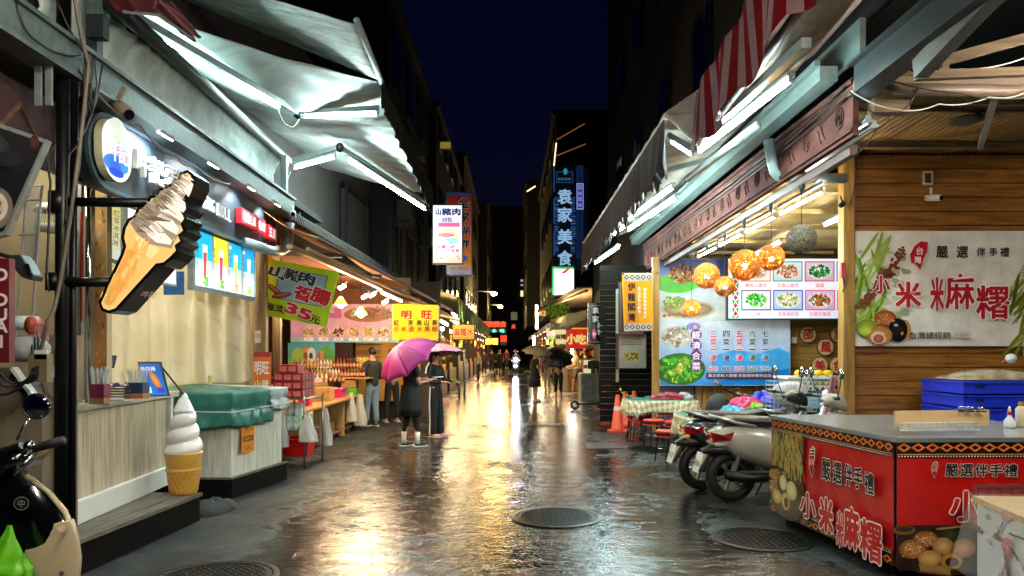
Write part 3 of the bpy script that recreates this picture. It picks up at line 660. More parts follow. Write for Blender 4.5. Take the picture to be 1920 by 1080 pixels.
# slanted yellow poster in the interior
t = thing('poster', 'pale yellow slanted drinks poster with grey edge rails behind the ice cream sign', 'poster', W(225, 420, 6.9))
q = Panel(W(192, 478, 6.9), (W(252, 500, 6.9)-W(192, 478, 6.9)), (.05, 0, 1)); w_ = .42; h_ = .56
q.rect(0, 0, w_, h_, 'd8e6e0', 'e6df7a', 1, 5); q.column('紅茶冰淇淋', .12, .46, .12, .06, '4a4a30')
for k in range(22): q.ell(.28+random.uniform(-.1, .1), .2+random.uniform(-.15, .2), .03, .05, random.choice([hx('e8c33a'), hx('c9dfe8'), hx('e89a4a'), hx('9fcf6a')]), n=8, rot=random.uniform(0, 3))
q.build('poster_print', PL1, t); MB().beam(q.pt(-.03, -.02), q.pt(w_+.05, -.02), .03, .04).build('bottom_rail', GAL, t); MB().beam(q.pt(-.0, h_+.02), q.pt(w_, h_+.02), .03, .04).build('top_rail', mat('brown_rail', '5a4a40'), t)
tag(box('blue_notice', W(326, 531, 7.7), (.21, .01, .24), mat('blue_notice_paper', '1c5aa8', .4, col2='2f86cf', scale=8, emit=.15)), 'small blue notice with yellow foot pinned on the plastic sheet', 'notice')

# plastic dust sheet closing the shop
PLS = mat('milky_plastic_sheet', 'efede2', .25, col2='e2ddc8', scale=2.5, bump=.12, bscale=9, transl=.7, spec=.7)
def psh(u, v):
    a = W(203, 655, 7.3); b = W(468, 655, 9.6); p = a.lerp(b, u); z = 1.2+1.75*v - .02*math.sin(u*9)
    k = math.exp(-((u-.13)**2+(v-.38)**2)/.03)
    f = .05*math.sin(u*30+v*5*math.sin(u*4)+mnoise.noise(V((u*3, v*2, 1)))*5) + .06*mnoise.noise(V((u*5, v*7, 2))) + .05*abs(mnoise.noise(V((u*14+v*9, v*4-u*5, 7)))) - .06*k*math.sin(10*math.atan2(v-.38, (u-.13)*1.5))
    f = .045*math.sin(u*44+2.5*mnoise.noise(V((u*5, v*1.2, 1)))) + .04*mnoise.noise(V((u*9, v*1.5, 2))) + .02*(1-min(1, abs(mnoise.noise(V((u*3+v*2, v*2-u, 7))))*7))**2
    return V((p.x+f*.8, p.y-f*.5, z))
tag(MB().grid(psh, 220, 120).build('plastic_sheet', PLS, smooth=True, solid=.003), 'creased milky plastic sheet closing the egg roll counter', 'sheet')
t = thing('back_wall', 'tan shop wall behind the plastic sheet', 'wall', (-4.9, 9, 0)); box('wall', (-5.0, 7.6, 1.6), (.1, 4.6, 3.2), mat('tan_wall', 'a08a5c', .7), t); box('end_wall', (-4.2, 9.85, 1.6), (1.6, .1, 3.3), mat('tan_wall'), t)
OW = wood('worn_oak', '9b7d4e', '5f4628', 2, .6, 3)
tag(box('wooden_post', W(482, 655, 9.75)+V((0, 0, 0)), (.26, .12, 3.2), OW, bevel=.01), 'wide wooden post between the plastic sheet and the souvenir stall', 'post')
tag(box('door_post', W(520, 655, 10.4), (.1, .1, 3.1), wood('brown_post', '6a5434', '3f2f1c', 2)), 'slim wooden post behind the lime banner', 'post')
t = thing('notice', 'small no smoking notice on the wooden post', 'notice', W(483, 645, 9.67)); q = Panel(W(478, 643, 9.66), (1, 0, 0)); q.rect(0, 0, .075, .16, 'e8e4dc'); q.ell(.037, .09, .03, .03, 'c02020'); q.ell(.037, .09, .022, .022, 'f0ece6'); q.rect(.02, .085, .055, .095, '222222'); q.build('notice_print', PV, t)

# wooden deck and counter
DECKS = wood('weathered_deck', '6f6558', '3d362c', 1, .75, 4, .5); DARKD = mat('dark_wet_riser', '120d0b', .85, col2='060404', scale=4, stretch=(9, .6, 9), bump=.5, bscale=9, spec=.12)
t = thing('deck', 'low dark timber deck with worn grey boards under the ice cream counter', 'platform', (-3.6, 5.5, 0))
for k in range(7):
    o_ = .145*k; pts = [(-2.9-o_, 7.0), (-2.98-o_, 6.0), (-3.06-o_, 5.0)]; w_ = .138
    b = MB(); z = .228+.004*(k % 2)
    b.add([(x-w_*e, y, z_) for (x, y) in pts for e in (0, 1) for z_ in (z, z+.03)], [(0, 1, 5, 4), (4, 5, 9, 8), (2, 6, 7, 3), (6, 10, 11, 7), (1, 3, 7, 5), (5, 7, 11, 9), (0, 4, 6, 2), (4, 8, 10, 6), (0, 2, 3, 1), (8, 9, 11, 10)]); b.build('plank', DECKS, t)
b = MB(); b.prism([(-2.92, 6.98, 0), (-3.08, 5.0, 0), (-3.9, 5.0, 0), (-3.9, 5.05, 0), (-3.16, 5.05, 0), (-3.0, 6.98, 0)], (0, 0, .225)); b.build('riser', DARKD, t)
box('end_riser', (-3.5, 6.95, .112), (1.0, .05, .223), DARKD, t)
tag(MB().grid(lambda u, v: V((-2.97+.2*math.cos(u*6.283)*math.sin(v*1.57)*(1+.25*mnoise.noise(V((math.cos(u*6.283)*2, math.sin(u*6.283)*2, v)))), 7.4+.32*math.sin(u*6.283)*math.sin(v*1.57), .115*math.cos(v*1.57)*(1+.4*mnoise.noise(V((u*7, v*4, 3)))))), 24, 8).build('rubble_lump', mat('grey_concrete_lump', '2a2a28', .9, bump=.8, bscale=15), smooth=True), 'low grey lump of concrete between the two timber platforms', 'rubble')

A = V((-3.33, 5.45, 0)); B = V((-3.44, 7.55, 0))
t = thing('shop_counter', 'whitewashed wooden counter with white kick board and pale top', 'counter', (-3.7, 6.5, .25))
b = MB(); b.prism([(-3.33, 5.45, .44), (-3.44, 7.5, .44), (-4.05, 7.5, .44), (-4.05, 5.45, .44)], (0, 0, .68)); b.build('front_panel', WOODW, t)
b = MB(); b.prism([(-3.29, 5.42, .26), (-3.40, 7.53, .26), (-4.05, 7.53, .26), (-4.05, 5.42, .26)], (0, 0, .18)); b.build('kick_board', WHT, t, bevel=.006)
b = MB(); b.prism([(-3.27, 5.38, 1.125), (-3.38, 7.58, 1.125), (-4.1, 7.58, 1.125), (-4.1, 5.38, 1.125)], (0, 0, .055)); b.build('top', wood('pale_counter_top', 'bdb4a2', '9a907c', 1, .4), t, bevel=.004)
b = MB(); b.prism([(-3.40, 7.44, .44), (-3.405, 7.51, .44), (-3.5, 7.52, .44), (-3.5, 7.44, .44)], (0, 0, .685)); b.build('corner_trim', WHT, t)
b = MB(); b.prism([(-3.32, 5.43, .44), (-3.325, 5.52, .44), (-3.4, 5.52, .44), (-3.4, 5.43, .44)], (0, 0, .685)); b.build('corner_trim', WOODW, t)
# giant soft ice cream
t = thing('ice_cream_statue', 'white soft ice cream figure in a yellow wafer cone standing on the deck', 'ice cream figure', (-3.06, 6.96, .26))
YC = mat('yellow_cone_plastic', 'd9a648', .32, var=.15, scale=5, coat=.3)
c0 = V((-3.06, 6.96, .26))
MB().lathe([(.115, 0), (.12, .02), (.142, .2), (.158, .215), (.16, .23), (.148, .245), (.152, .25), (.166, .37), (.168, .385), (.15, .388)], c0, 40).build('cone', YC, t, smooth=True)
b = MB()
for sg in (-1, 1):
    for k in range(16):
        pts = []
        for i in range(7):
            zz = .02+.18*i/6; a = k*math.pi/8+sg*i*.13; r_ = .122+.022*i/6; pts.append(c0+V((math.cos(a)*r_, math.sin(a)*r_, zz)))
        b.tube(pts, .0045, 5)
stuff(b.build('waffle_ridges', YC, t, smooth=True))
ICE = mat('white_ice_cream_plastic', 'e6e4dc', .25, var=.06, coat=.5)
def swirl(u, v):
    # spiral tiers
    a = u*2*math.pi; h = v*.56; ph = (v*4.2 - u) % 1.0; env = .175*(1-v)**.62 if v < .97 else .0
    env = .178*(1-v*.62) if v < .62 else .178*(1-.3844)*max(0, (1-v)/.38)**.8
    lob = (1-.2*abs(2*ph-1)**2.2) if v < .68 else 1
    r_ = env*lob; return c0+V((math.cos(a)*r_+(.01 if v > .9 else 0), math.sin(a)*r_, .38+h+(0 if v < .99 else -.005)))
MB().grid(swirl, 48, 70).build('ice_cream_swirl', ICE, t, smooth=True)
# covered cabinet 2
t = thing('covered_cabinet', 'striped pale wood cabinet under a green tarpaulin on a dark platform', 'cabinet', (-3.5, 8.6, 0))
def ring4(z, o=0): return [(-4.25-o, 8.03-o, z), (-3.02+o*.5, 8.03-o, z), (-2.82+o, 9.13+o, z), (-4.2-o, 9.13+o, z)]
MB().prism(ring4(.22), (0, 0, .9)).build('cabinet', WOODW2, t)
MB().prism(ring4(0, .05), (0, 0, .205)).build('platform', DARKD, t); MB().prism(ring4(.207, .06), (0, 0, .018)).build('platform_top', DECKS, t)
q = Panel((-3.08, 8.02, .5), (1, 0, 0)); q = Panel(V((-2.955, 8.16, .46)), V((.2, 1.1, 0))); q.rect(0, 0, .27, .34, 'e08a26'); q.rect(.03, .12, .24, .18, '241a18'); q.text('大腸包小腸', .13, .25, .05, '5a1a10', w=.2); q.text('100', .13, .05, .05, '5a1a10', w=.16); q.text('花枝丸', .135, .15, .035, 'f0c060', w=.16); q.build('price_notice', PV, t)
GT = mat('green_tarpaulin', '2a7263', .38, col2='1a5247', scale=4, bump=.35, bscale=14, coat=.15); WT = mat('silver_tarpaulin', 'a9b0b2', .35, col2='7d8587', scale=5, bump=.4, bscale=14)
def tarp(name, u0, u1, m, lab, drop):
    # height field of the draped sheet: roof + skirt along the perimeter (camera side and street side)
    O_ = [V((-4.3, 7.98, 0)), V((-3.0, 7.98, 0)), V((-2.77, 9.18, 0)), V((-4.25, 9.18, 0))]
    def per(s): 
        L_ = [(O_[i+1 if i < 3 else 0]-O_[i]).length for i in range(4)]; s *= sum(L_)
        for i in range(4):
            if s <= L_[i] or i == 3: return O_[i].lerp(O_[(i+1) % 4], min(1, s/L_[i])), i
            s -= L_[i]
    C_ = V((-3.6, 8.6, 0))
    def fn(u, v):
        p, i = per(u0+(u1-u0)*u); w = .012*math.sin(u*60+3*mnoise.noise(V((u*8, v*4, 2))))
        nrm = (p-C_).normalized()
        if v < .45:
            k = v/.45; return C_.lerp(p, k)+V((0, 0, 1.2-.06*k+.02*mnoise.noise(V((u*9, v*9, 3)))))
        k = (v-.45)/.55; tie = .03*math.exp(-((k-.5)/.12)**2)
        return p+nrm*(.012+.03*k+w*k*1.4-tie*.7)+V((0, 0, 1.14-(drop+.06*mnoise.noise(V((u*4, 0, 5))))*k))
    o = MB().grid(fn, 110, 26).build(name, m, smooth=True, solid=.004); return tag(o, lab, 'tarpaulin')
tarp('tarpaulin', 0, .405, GT, 'dark green tarpaulin tied over the near half of the striped cabinet', .39)
tarp('tarpaulin', .4, .8, WT, 'silvery plastic tarpaulin over the far half of the striped cabinet', .24)
tag(MB().tube([(-4.3, 7.935, .95), (-2.96, 7.93, .93), (-2.72, 9.2, .95)], .006, 5).build('rope', WHTCAB), 'thin white rope round the green tarpaulin', 'rope')
tag(box('yellow_board', W(345, 716, 8.7)+V((0, .1, 0)), (.55, .05, .13), mat('pale_yellow_panel', 'cdbd74', .5)), 'pale yellow board lying on top behind the green tarpaulin', 'board')
# things on the counter
def cupbox(px, py, Y, w, h, c1, c2, lab, straw=True):
    p = W(px, 655, Y); p.z = 1.18; t = thing('cup_holder', lab, 'cup holder', p)
    box('box', p+V((0, 0, h*.65)), (w, w*.8, h*.7), c1, t, bevel=.005); box('base_band', p+V((0, 0, h*.15)), (w*1.02, w*.82, h*.3), c2, t, bevel=.004)
    if straw:
        b = MB(); r_ = random.Random(px)
        for k in range(26): x = r_.uniform(-.4, .4)*w; y = r_.uniform(-.3, .3)*w; b.tube([p+V((x, y, h*.6)), p+V((x*1.5+r_.uniform(-.02, .02), y*1.4, h*1.75+r_.uniform(-.02, .02)))], .0035, 5)
        stuff(b.build('straws', mat('clear_straw', 'd6dcdc', .2), t))
cupbox(187, 745, 5.75, .115, .155, mat('magenta_card', '8a2b50', .5), mat('kraft_card', 'a07a4a', .7), 'magenta and kraft straw box on the counter beside the chrome pole')
cupbox(257, 742, 6.45, .16, .135, mat('navy_card', '173a66', .5), mat('orange_card', 'c07a3a', .6), 'navy and orange straw box next to the tablet stand')
t = thing('basket', 'black wire basket of wrapped sweets between the two straw boxes', 'basket', W(219, 655, 6.1)); p = W(219, 655, 6.1); p.z = 1.18
b = MB()
for k in range(6): z = .01+.022*k; r_ = .09; b.tube([p+V((-r_, -.06, z)), p+V((r_, -.06, z)), p+V((r_, .06, z)), p+V((-r_, .06, z)), p+V((-r_, -.06, z))], .003, 4)
b.build('wire_sides', BLKCAB, t); box('tray', p+V((0, 0, .005)), (.2, .14, .01), WHT, t)
for k in range(9): tag(MB().ball(p+V((random.uniform(-.07, .07), random.uniform(-.04, .04), .12+random.uniform(0, .02))), (.022, .016, .016), 8, 5).build('wrapped_sweet', mat('violet_wrap', '5a4a86', .3) if k % 2 else mat('clear_wrap', 'b8b49a', .3), smooth=True), ['topmost', 'leftmost', 'second', 'third', 'fourth', 'middle', 'sixth', 'seventh', 'rightmost'][k]+(' violet' if k % 2 else ' clear')+' wrapped sweet in the black wire basket', 'sweet', 'wrapped sweets in the basket')
t = thing('tablet_stand', 'slanted black tablet stand showing a blue snack advert', 'tablet', (-3.4, 6.85, 1.18))
q = Panel(W(275, 741, 6.75), V((.8, .35, 0)), V((-.32, .15, 1)).normalized())
MB().prism([q.pt(-.01, -.01), q.pt(.19, -.01), q.pt(.19, .32), q.pt(-.01, .32)], q.N*-.02).build('body', BLK, t); q.O = q.O+q.N*.002
q.rect(.0, .0, .17, .3, '1f6fc0', '1a4f9a', 1, 3); q.ell(.1, .14, .03, .09, 'e09040', 'b0602a', rot=.3); q.text('雞蛋捲', .06, .25, .04, 'eaf4ff'); q.rect(.01, .02, .05, .08, 'd8e8f4'); q.rect(.1, .02, .16, .07, '3a3ab0'); q.build('screen', PL1, t)
MB().beam(q.pt(.17, .3)-q.N*.03, q.pt(.23, -.02)-q.N*.03+V((.05, .1, 0)), .02, .015).build('leg', BLK, t)
t = thing('till_screen', 'dark till display standing behind the chrome pole', 'screen', W(192, 690, 6.4)); q = Panel(W(177, 690, 6.4), V((1, .3, 0)), V((.12, .2, 1)).normalized())
MB().prism([q.pt(0, 0), q.pt(.15, 0), q.pt(.15, .11), q.pt(0, .11)], q.N*-.02).build('body', BLK, t); q.O = q.O+q.N*.002; q.rect(.008, .008, .14, .1, '8797a0', '5a6670'); q.build('screen', PV, t); MB().beam(q.pt(.07, 0), q.pt(.07, -.16), .02, .03).build('stand', BLK, t)
CHR = mat('chrome_tube', 'c6c8ca', .12, 1., var=.1)
tag(MB().tube([(-3.34, 5.88, 1.18), (-3.34, 5.88, 3.2)], .022, 14).build('chrome_pole', CHR, smooth=True), 'shiny chrome pole rising from the near end of the counter', 'pole')
t = thing('paper_strip', 'long orange patterned paper strip beside the chrome pole', 'poster', (-3.3, 6.0, 1.2)); q = Panel((-3.36, 6.02, 1.2), (.9, -.15, 0)); q.rect(0, 0, .1, .22, 'c8e0e6', 'd8b060'); q.rect(0, .22, .1, 2.0, 'c98a5a', 'b9a060', 1, 8)
for k in range(40): q.ell(random.uniform(.01, .09), random.uniform(.25, 1.95), .012, .02, random.choice([hx('e0b060'), hx('a05030'), hx('9fb0a0')]), n=6)
for k in range(7): q.rect(.02, .04+.025*k, .08, .048+.025*k, '7a8a96')
q.rect(0, 0, .1, .03, 'c83a20'); q.build('strip_print', PV, t)

# ================================================================ far left room, pole and hanging signs
t = thing('partition_wall', 'cream painted partition wall at the far left', 'wall', (-4.4, 6.35, 0)); box('wall', (-4.5, 6.4, 1.7), (2.1, .08, 3.4), CREAM, t)
for px in (136, 141): box('metal_strip', W(px, 655, 6.3)+V((0, 0, .3)), (.02, .03, 3.0), GAL if px > 137 else DSTEEL, t)
box('grey_edge', W(147, 655, 6.2)+V((0, 0, .3)), (.07, .04, 3.0), mat('grey_trim', '8a8a80', .5), t)
tag(box('fire_hose_strip', W(153, 500, 6.1), (.012, .02, .9), mat('red_strip', 'a01818', .5)), 'thin red strip on the grey wall edge', 'strip')
t = thing('wire_shelf', 'white wire shelf frame against the cream wall', 'shelf', W(45, 450, 5.6)); b = MB(); WW = mat('white_wire', 'b8bcbc', .4)
for a, c in (((50, 345), (30, 640)), ((80, 348), (60, 520)), ((78, 352), (58, 640)), ((50, 348), (80, 348)), ((40, 375), (75, 375)), ((35, 440), (68, 440))): b.tube([W(*a, 5.6), W(*c, 5.6)], .008, 6)
b.build('wire_frame', WW, t); MB().prism([W(52, 350, 5.65), W(78, 350, 5.65), W(58, 520, 5.65), W(38, 520, 5.65)], (0, .01, 0)).build('clear_panel', mat('clear_acrylic', 'cfd6d4', .1, alpha=.35, var=.05), t)
t = thing('ceiling_fan', 'white caged wall fan behind the black pole', 'fan', W(105, 410, 5.9)); p = W(105, 405, 5.9)
b = MB()
for k in range(28): a = k*2*math.pi/28; b.tube([p+V((math.cos(a)*.05, math.sin(a)*.04, .07)), p+V((math.cos(a)*.13, math.sin(a)*.11, .04)), p+V((math.cos(a)*.155, math.sin(a)*.13, -.08))], .003, 4)
b.build('cage', WHT, t); MB().lathe([(.03, .1), (.1, .09), (.15, .05), (.155, .03)], p, 24).build('cap', WHT, t, smooth=True); MB().lathe([(.155, -.08), (.14, -.12), (.02, -.14)], p, 24).build('lower_bowl', WHT, t, smooth=True)
t = thing('sign_pole', 'black iron pole with two arms that carry the ice cream sign', 'pole', (-3.02, 5.0, 0))
IRON = mat('black_iron', '0b0b0c', .4, .4, var=.3)
MB().tube([(-3.02, 5.0, 0), (-3.0, 5.0, 4.2)], .045, 12).build('pole', IRON, t, smooth=True); MB().tube([(-2.97, 5.04, .0), (-2.95, 5.04, 3.4)], .022, 8).build('thin_pole', IRON, t, smooth=True)
MB().tube([W(108, 378, 5.0), W(300, 381, 5.0)], .032, 10).build('upper_arm', IRON, t, smooth=True); MB().tube([W(103, 529, 5.0), W(225, 529, 5.0)], .034, 10).build('lower_arm', IRON, t, smooth=True)
MB().tube([W(110, 360, 5.0), W(109, 400, 5.0)], .062, 12).build('clamp', IRON, t, smooth=True); MB().tube([W(103, 512, 5.0), W(103, 545, 5.0)], .058, 12).build('clamp', IRON, t, smooth=True)
# ice cream sign
t = thing('ice_cream_sign', 'large black edged light box shaped like a chocolate and vanilla ice cream cone', 'sign', W(270, 580, 5.0))
outl = [(352, 324), (341, 328), (336, 341), (318, 352), (303, 358), (297, 370), (284, 372), (276, 388), (262, 393), (255, 408), (244, 414), (236, 428), (233, 446), (237, 462), (232, 478), (190, 568), (194, 578), (204, 582), (216, 578), (292, 494), (306, 492), (318, 482), (330, 470), (327, 460), (338, 452), (333, 441), (343, 432), (338, 420), (345, 410), (339, 398), (347, 388), (342, 374), (349, 362), (358, 342), (358, 330)]
def off(pts, d):
    n = len(pts); o = []
    for i in range(n):
        a, b, c = V((*pts[i-1], 0)), V((*pts[i], 0)), V((*pts[(i+1) % n], 0)); e = (c-a).normalized(); o.append((b.x-e.y*d, b.y+e.x*d))
    return o
Yf = 4.9
outer = off(outl, 6); MB().prism([W(x, y, Yf) for x, y in outer], (.0, .25, 0)).build('black_case', mat('black_gloss', '060606', .2, var=.2), t)
q = Panel(W(270, 455, Yf-.004), (1, 0, 0), step=.0006)
EC = mat
q.cur = None
q.poly(outl[::-1], 'd9b878', px=True)
cone = [(240, 430), (236, 446), (240, 464), (236, 480), (196, 566), (204, 574), (214, 572), (290, 490), (306, 486), (326, 468), (300, 462), (270, 450), (256, 436)]
q.poly(cone[::-1], 'e0b46a', px=True); q.poly([(240, 466), (196, 566), (204, 574), (214, 566), (258, 492), (262, 478)][::-1], 'd79a44', px=True); q.poly([(252, 440), (262, 470), (284, 486), (300, 468), (280, 452)][::-1], 'e9c88e', px=True)
q.poly([(222, 520), (230, 524), (262, 480), (256, 476)][::-1], 'eac07a', px=True)
tiers = [((244, 418), (262, 398), (300, 420), (328, 452), (322, 466), (280, 458), (256, 436)), ((260, 398), (280, 378), (318, 400), (338, 430), (330, 450), (296, 428)), ((278, 382), (300, 362), (330, 380), (342, 404), (338, 424), (308, 402)), ((298, 362), (322, 350), (342, 370), (344, 392), (336, 404), (314, 384)), ((322, 350), (340, 338), (352, 326), (356, 334), (350, 356), (342, 376))]
for tr in tiers: q.poly(tr[::-1], '8f7f6c', px=True)
for tr in tiers:
    n = len(tr); c_ = (sum(a for a, b in tr)/n, sum(b for a, b in tr)/n)
    q.poly([(c_[0]+8+(x-c_[0])*.62+4, c_[1]+4+(y-c_[1])*.55+3) for x, y in tr][::-1], 'e6ddd4', px=True)
    q.poly([(c_[0]-9+(x-c_[0])*.5, c_[1]-4+(y-c_[1])*.16) for x, y in tr][::-1], '6f5d48', px=True); q.poly([(c_[0]-4+(x-c_[0])*.7, c_[1]-1+(y-c_[1])*.08) for x, y in tr][::-1], '5f503f', px=True)
q.poly([(342, 336), (352, 326), (356, 334), (348, 352)][::-1], '9a7f5a', px=True)
rs = random.Random(12)
for k in range(150):
    f = rs.random(); cx_, cy_ = 352-76*f+rs.gauss(0, 2), 330+104*f; wd_ = 8+34*f; o_ = rs.uniform(-.85, .75); x = cx_+o_*wd_*.8; y = cy_+o_*wd_*.45
    u, v = q.at(x, y); l_ = hx(rs.choice(['cfc4b8', 'ece6de', 'bdb0a2']) if o_ > -.1 else rs.choice(['7d6b56', '6a5945', 'a09080'])); q.ell(u, v, rs.uniform(.02, .05), rs.uniform(.002, .006), l_, n=7, rot=-.62+rs.uniform(-.12, .12))
for k in range(60):
    f = rs.random(); u, v = q.at(246+40*rs.random()-50*f*rs.random()*.3-44*f, 450+110*f); q.ell(u, v, .004, rs.uniform(.02, .05), tuple(c*rs.uniform(.8, 1.15) for c in hx('dba75a')), n=7, rot=-.38)
q.build('printed_face', pmat('print_cone', emit=.5, rough=.3, grime=.1, wrinkle=0), t)
q = Panel(W(249, 555, Yf+.01)+V((.035, .09, 0)), V((.55, .75, 0)), V((.3, 0, .6)).normalized()); q.text('吽記', .02, .02, .05, 'b8a8a0'); q.build('small_logo', PV, t)
# slanted framed food photo, red sign, floodlight
t = thing('hanging_photo_sign', 'tilted silver framed dark food photo hanging at the left edge', 'sign', W(10, 400, 4.3))
q = Panel(W(-60, 560, 4.3), V((1, 0, 0)), V((0, 0, 1)))
Q4 = [(-120, 190), (88, 262), (10, 440), (-120, 470)]
MB().prism([q.pt(*q.at(x, y)) for x, y in Q4[::-1]], (0, .05, 0)).build('frame', GAL, t); q.k = 12
c4 = (-30, 340); q.poly([(c4[0]+(x-c4[0])*.95, c4[1]+(y-c4[1])*.93) for x, y in Q4][::-1], '15161a', px=True)
q.ell(-8, 390, 34, 40, '8a7f78', '6a5f58', px=True); q.ell(-8, 388, 24, 28, 'a89a8e', 'c9bfb2', px=True); q.food(-8, 388, 18, 22, ['9a6a3a', 'c08a50', '5a3a20'], 16, 2, plate=None); q.ell(-20, 280, 40, 34, '3a3d44', '22242a', px=True); q.ell(20, 300, 30, 16, '262a34', '181a20', px=True); q.ell(66, 268, 9, 14, '5a2a24', '2a1a1a', px=True)
q.build('photo_print', PV, t)
t = thing('red_sign', 'dark red sign board with white letters cut off by the left edge', 'sign', W(-10, 580, 4.2)); q = Panel(W(-90, 680, 4.2), (1, 0, 0)); w_ = 107*4.2/F; h_ = 196*4.2/F
MB().prism([q.pt(0, 0), q.pt(w_, 0), q.pt(w_, h_), q.pt(0, h_)], (0, .05, 0)).build('board', mat('dark_red_board', '5a101c', .4), t); q.k = 8
for ch, y in (('D', 515), ('D', 562), ('U', 590), ('A', 612), ('1', 640)): q.text(ch, 4, y, 22, 'cfc3c0', px=True, bold=.04)
q.build('lettering', PV, t)
t = thing('floodlight', 'dark unlit floodlight head on a short arm at the left edge', 'lamp', W(38, 500, 4.4)); MB().prism([W(15, 478, 4.35), W(38, 477, 4.35), W(62, 516, 4.35), W(60, 526, 4.35), W(40, 520, 4.35), (W(22, 500, 4.35))][::-1], (0, .1, 0)).build('housing', mat('dark_plastic', '24272a', .35), t, bevel=.006)
MB().tube([W(-10, 474, 4.4), W(20, 482, 4.4)], .014, 6).build('arm', BLKCAB, t); MB().prism([W(44, 496, 4.34), W(52, 494, 4.34), W(60, 514, 4.34), W(52, 516, 4.34)][::-1], (0, .01, 0)).build('lens', GLS, t)
# beige machine boxes below
BG = mat('beige_melamine', 'a5977c', .5, var=.12); BG2 = mat('grey_melamine', '9c9a92', .5, var=.12)
t = thing('tall_cabinet', 'tall beige cabinet behind the black pole', 'cabinet', W(118, 655, 5.6)); p = W(118, 655, 5.6); box('body', (-3.56, 5.75, .98), (.34, .3, 1.46), BG, t, bevel=.006)
t = thing('shelf_board', 'pale upright board with screw holes beside the counter', 'board', W(95, 655, 5.05)); p = W(92, 655, 5.05); box('board', (p.x, 5.1, .72), (.24, .05, .98), WOODW, t, bevel=.004); box('cap', (p.x+.01, 5.08, 1.3), (.16, .16, .24), BG2, t, bevel=.01)
for z in (.95, .72, .5): box('screw', (p.x+.03, 5.07, z), (.012, .012, .012), DSTEEL, t)
t = thing('drinks_machine', 'cluttered beige machine housing with slanted lid at the far left', 'machine', W(45, 655, 4.9)); p = W(45, 655, 4.9)
b = MB(); b.prism([(p.x-.5, 4.85, .3), (p.x+.15, 4.85, .3), (p.x+.15, 4.85, 1.25), (p.x-.02, 4.85, 1.48), (p.x-.5, 4.85, 1.48)], (0, .4, 0)); b.build('housing', mat('brown_grey_panel', '6f6553', .6, var=.3), t); MB().beam((p.x+.15, 4.83, 1.25), (p.x-.02, 4.83, 1.48), .06, .02).build('slanted_trim', WHT, t)
box('socket_plate', W(78, 665, 4.8), (.08, .02, .06), WHT, t); box('switch_box', W(76, 690, 4.82), (.12, .06, .18), mat('tan_box', '7a6a4c', .6), t)
t = thing('plastic_tub', 'clear plastic tub with orange label on the far left shelf', 'tub', W(45, 610, 5.1)); MB().tube([W(22, 606, 5.1), W(62, 606, 5.1)], .05, 16).build('tub', mat('cloudy_plastic', 'b7c2c6', .25), t, smooth=True); MB().tube([W(56, 610, 5.06), W(70, 610, 5.06)], .062, 16).build('label_band', mat('orange_black_label', 'c2521c', .4, col2='241410', scale=20), t, smooth=True)
tag(box('red_packet', W(78, 625, 5.05), (.07, .05, .12), mat('red_packet', '7c1420', .45, col2='b08080', scale=14)), 'dark red patterned packet beside the clear tub', 'packet')
tag(MB().ball(W(50, 655, 5.0), (.16, .1, .09), 12, 7).build('white_bag', mat('white_polythene', 'b9bcbc', .35, bump=.8, bscale=20), smooth=True), 'crumpled white plastic bag below the clear tub', 'bag')
for i in range(3): wire([W(60+i*6, 640-i*8, 4.95), W(62+i*5, 700, 4.75), W(30+i*8, 718, 4.75), W(0, 700+i*20, 4.7)], .008, BLKCAB, ['upper black cable looping over the beige machine', 'middle black cable looping over the beige machine', 'lower black cable looping over the beige machine'][i], .02)
# ================================================================ LEFT SHOP 2: souvenir stall
t = thing('orange_awning', 'long orange cloth awning over the souvenir stall with rails beneath', 'awning', (-2.6, 14, 2.9))
OC = mat('orange_awning_cloth', 'b9793f', .8, col2='8a5630', scale=3, bump=.4, bscale=7, transl=.3)
EA, EB = V((-2.42, 9.3, 2.98)), V((-1.62, 20.2, 2.66))
def oa(u, v):
    p = EA.lerp(EB, u); return p+V((-.9*v, 0, .52*v-.07*math.sin(math.pi*v)*(1+.8*math.sin(u*21))+.02*mnoise.noise(V((u*20, v*3, 1)))))
MB().grid(oa, 110, 12).build('canopy_sheet', OC, t, smooth=True, solid=.006)
MB().tube([EA+V((0, 0, .0)), EB], .03, 8).build('front_rail', mat('brown_rail', '5a4a40', .5), t, smooth=True)
MB().tube([EA+V((-.12, 0, -.14)), EB+V((-.1, 0, -.12))], .035, 8).build('box_rail', mat('tan_rail', '86694a', .5), t, smooth=True)
MB().tube([EA+V((-.9, .05, .55)), EB+V((-.9, 0, .55))], .02, 6).build('green_cord', mat('green_rope', '1f8a3c', .6), t)
MB().beam(EA+V((-.35, 0, -.1)), EB+V((-.35, 0, -.12)), .08, .05).build('inner_rail', mat('tan_rail'), t)
for k in range(5):
    p = EA.lerp(EB, .1+.2*k); MB().beam(p+V((-.02, 0, -.05)), p+V((-1.0, .1, .0)), .04, .05).build('arm', DSTEEL, t)
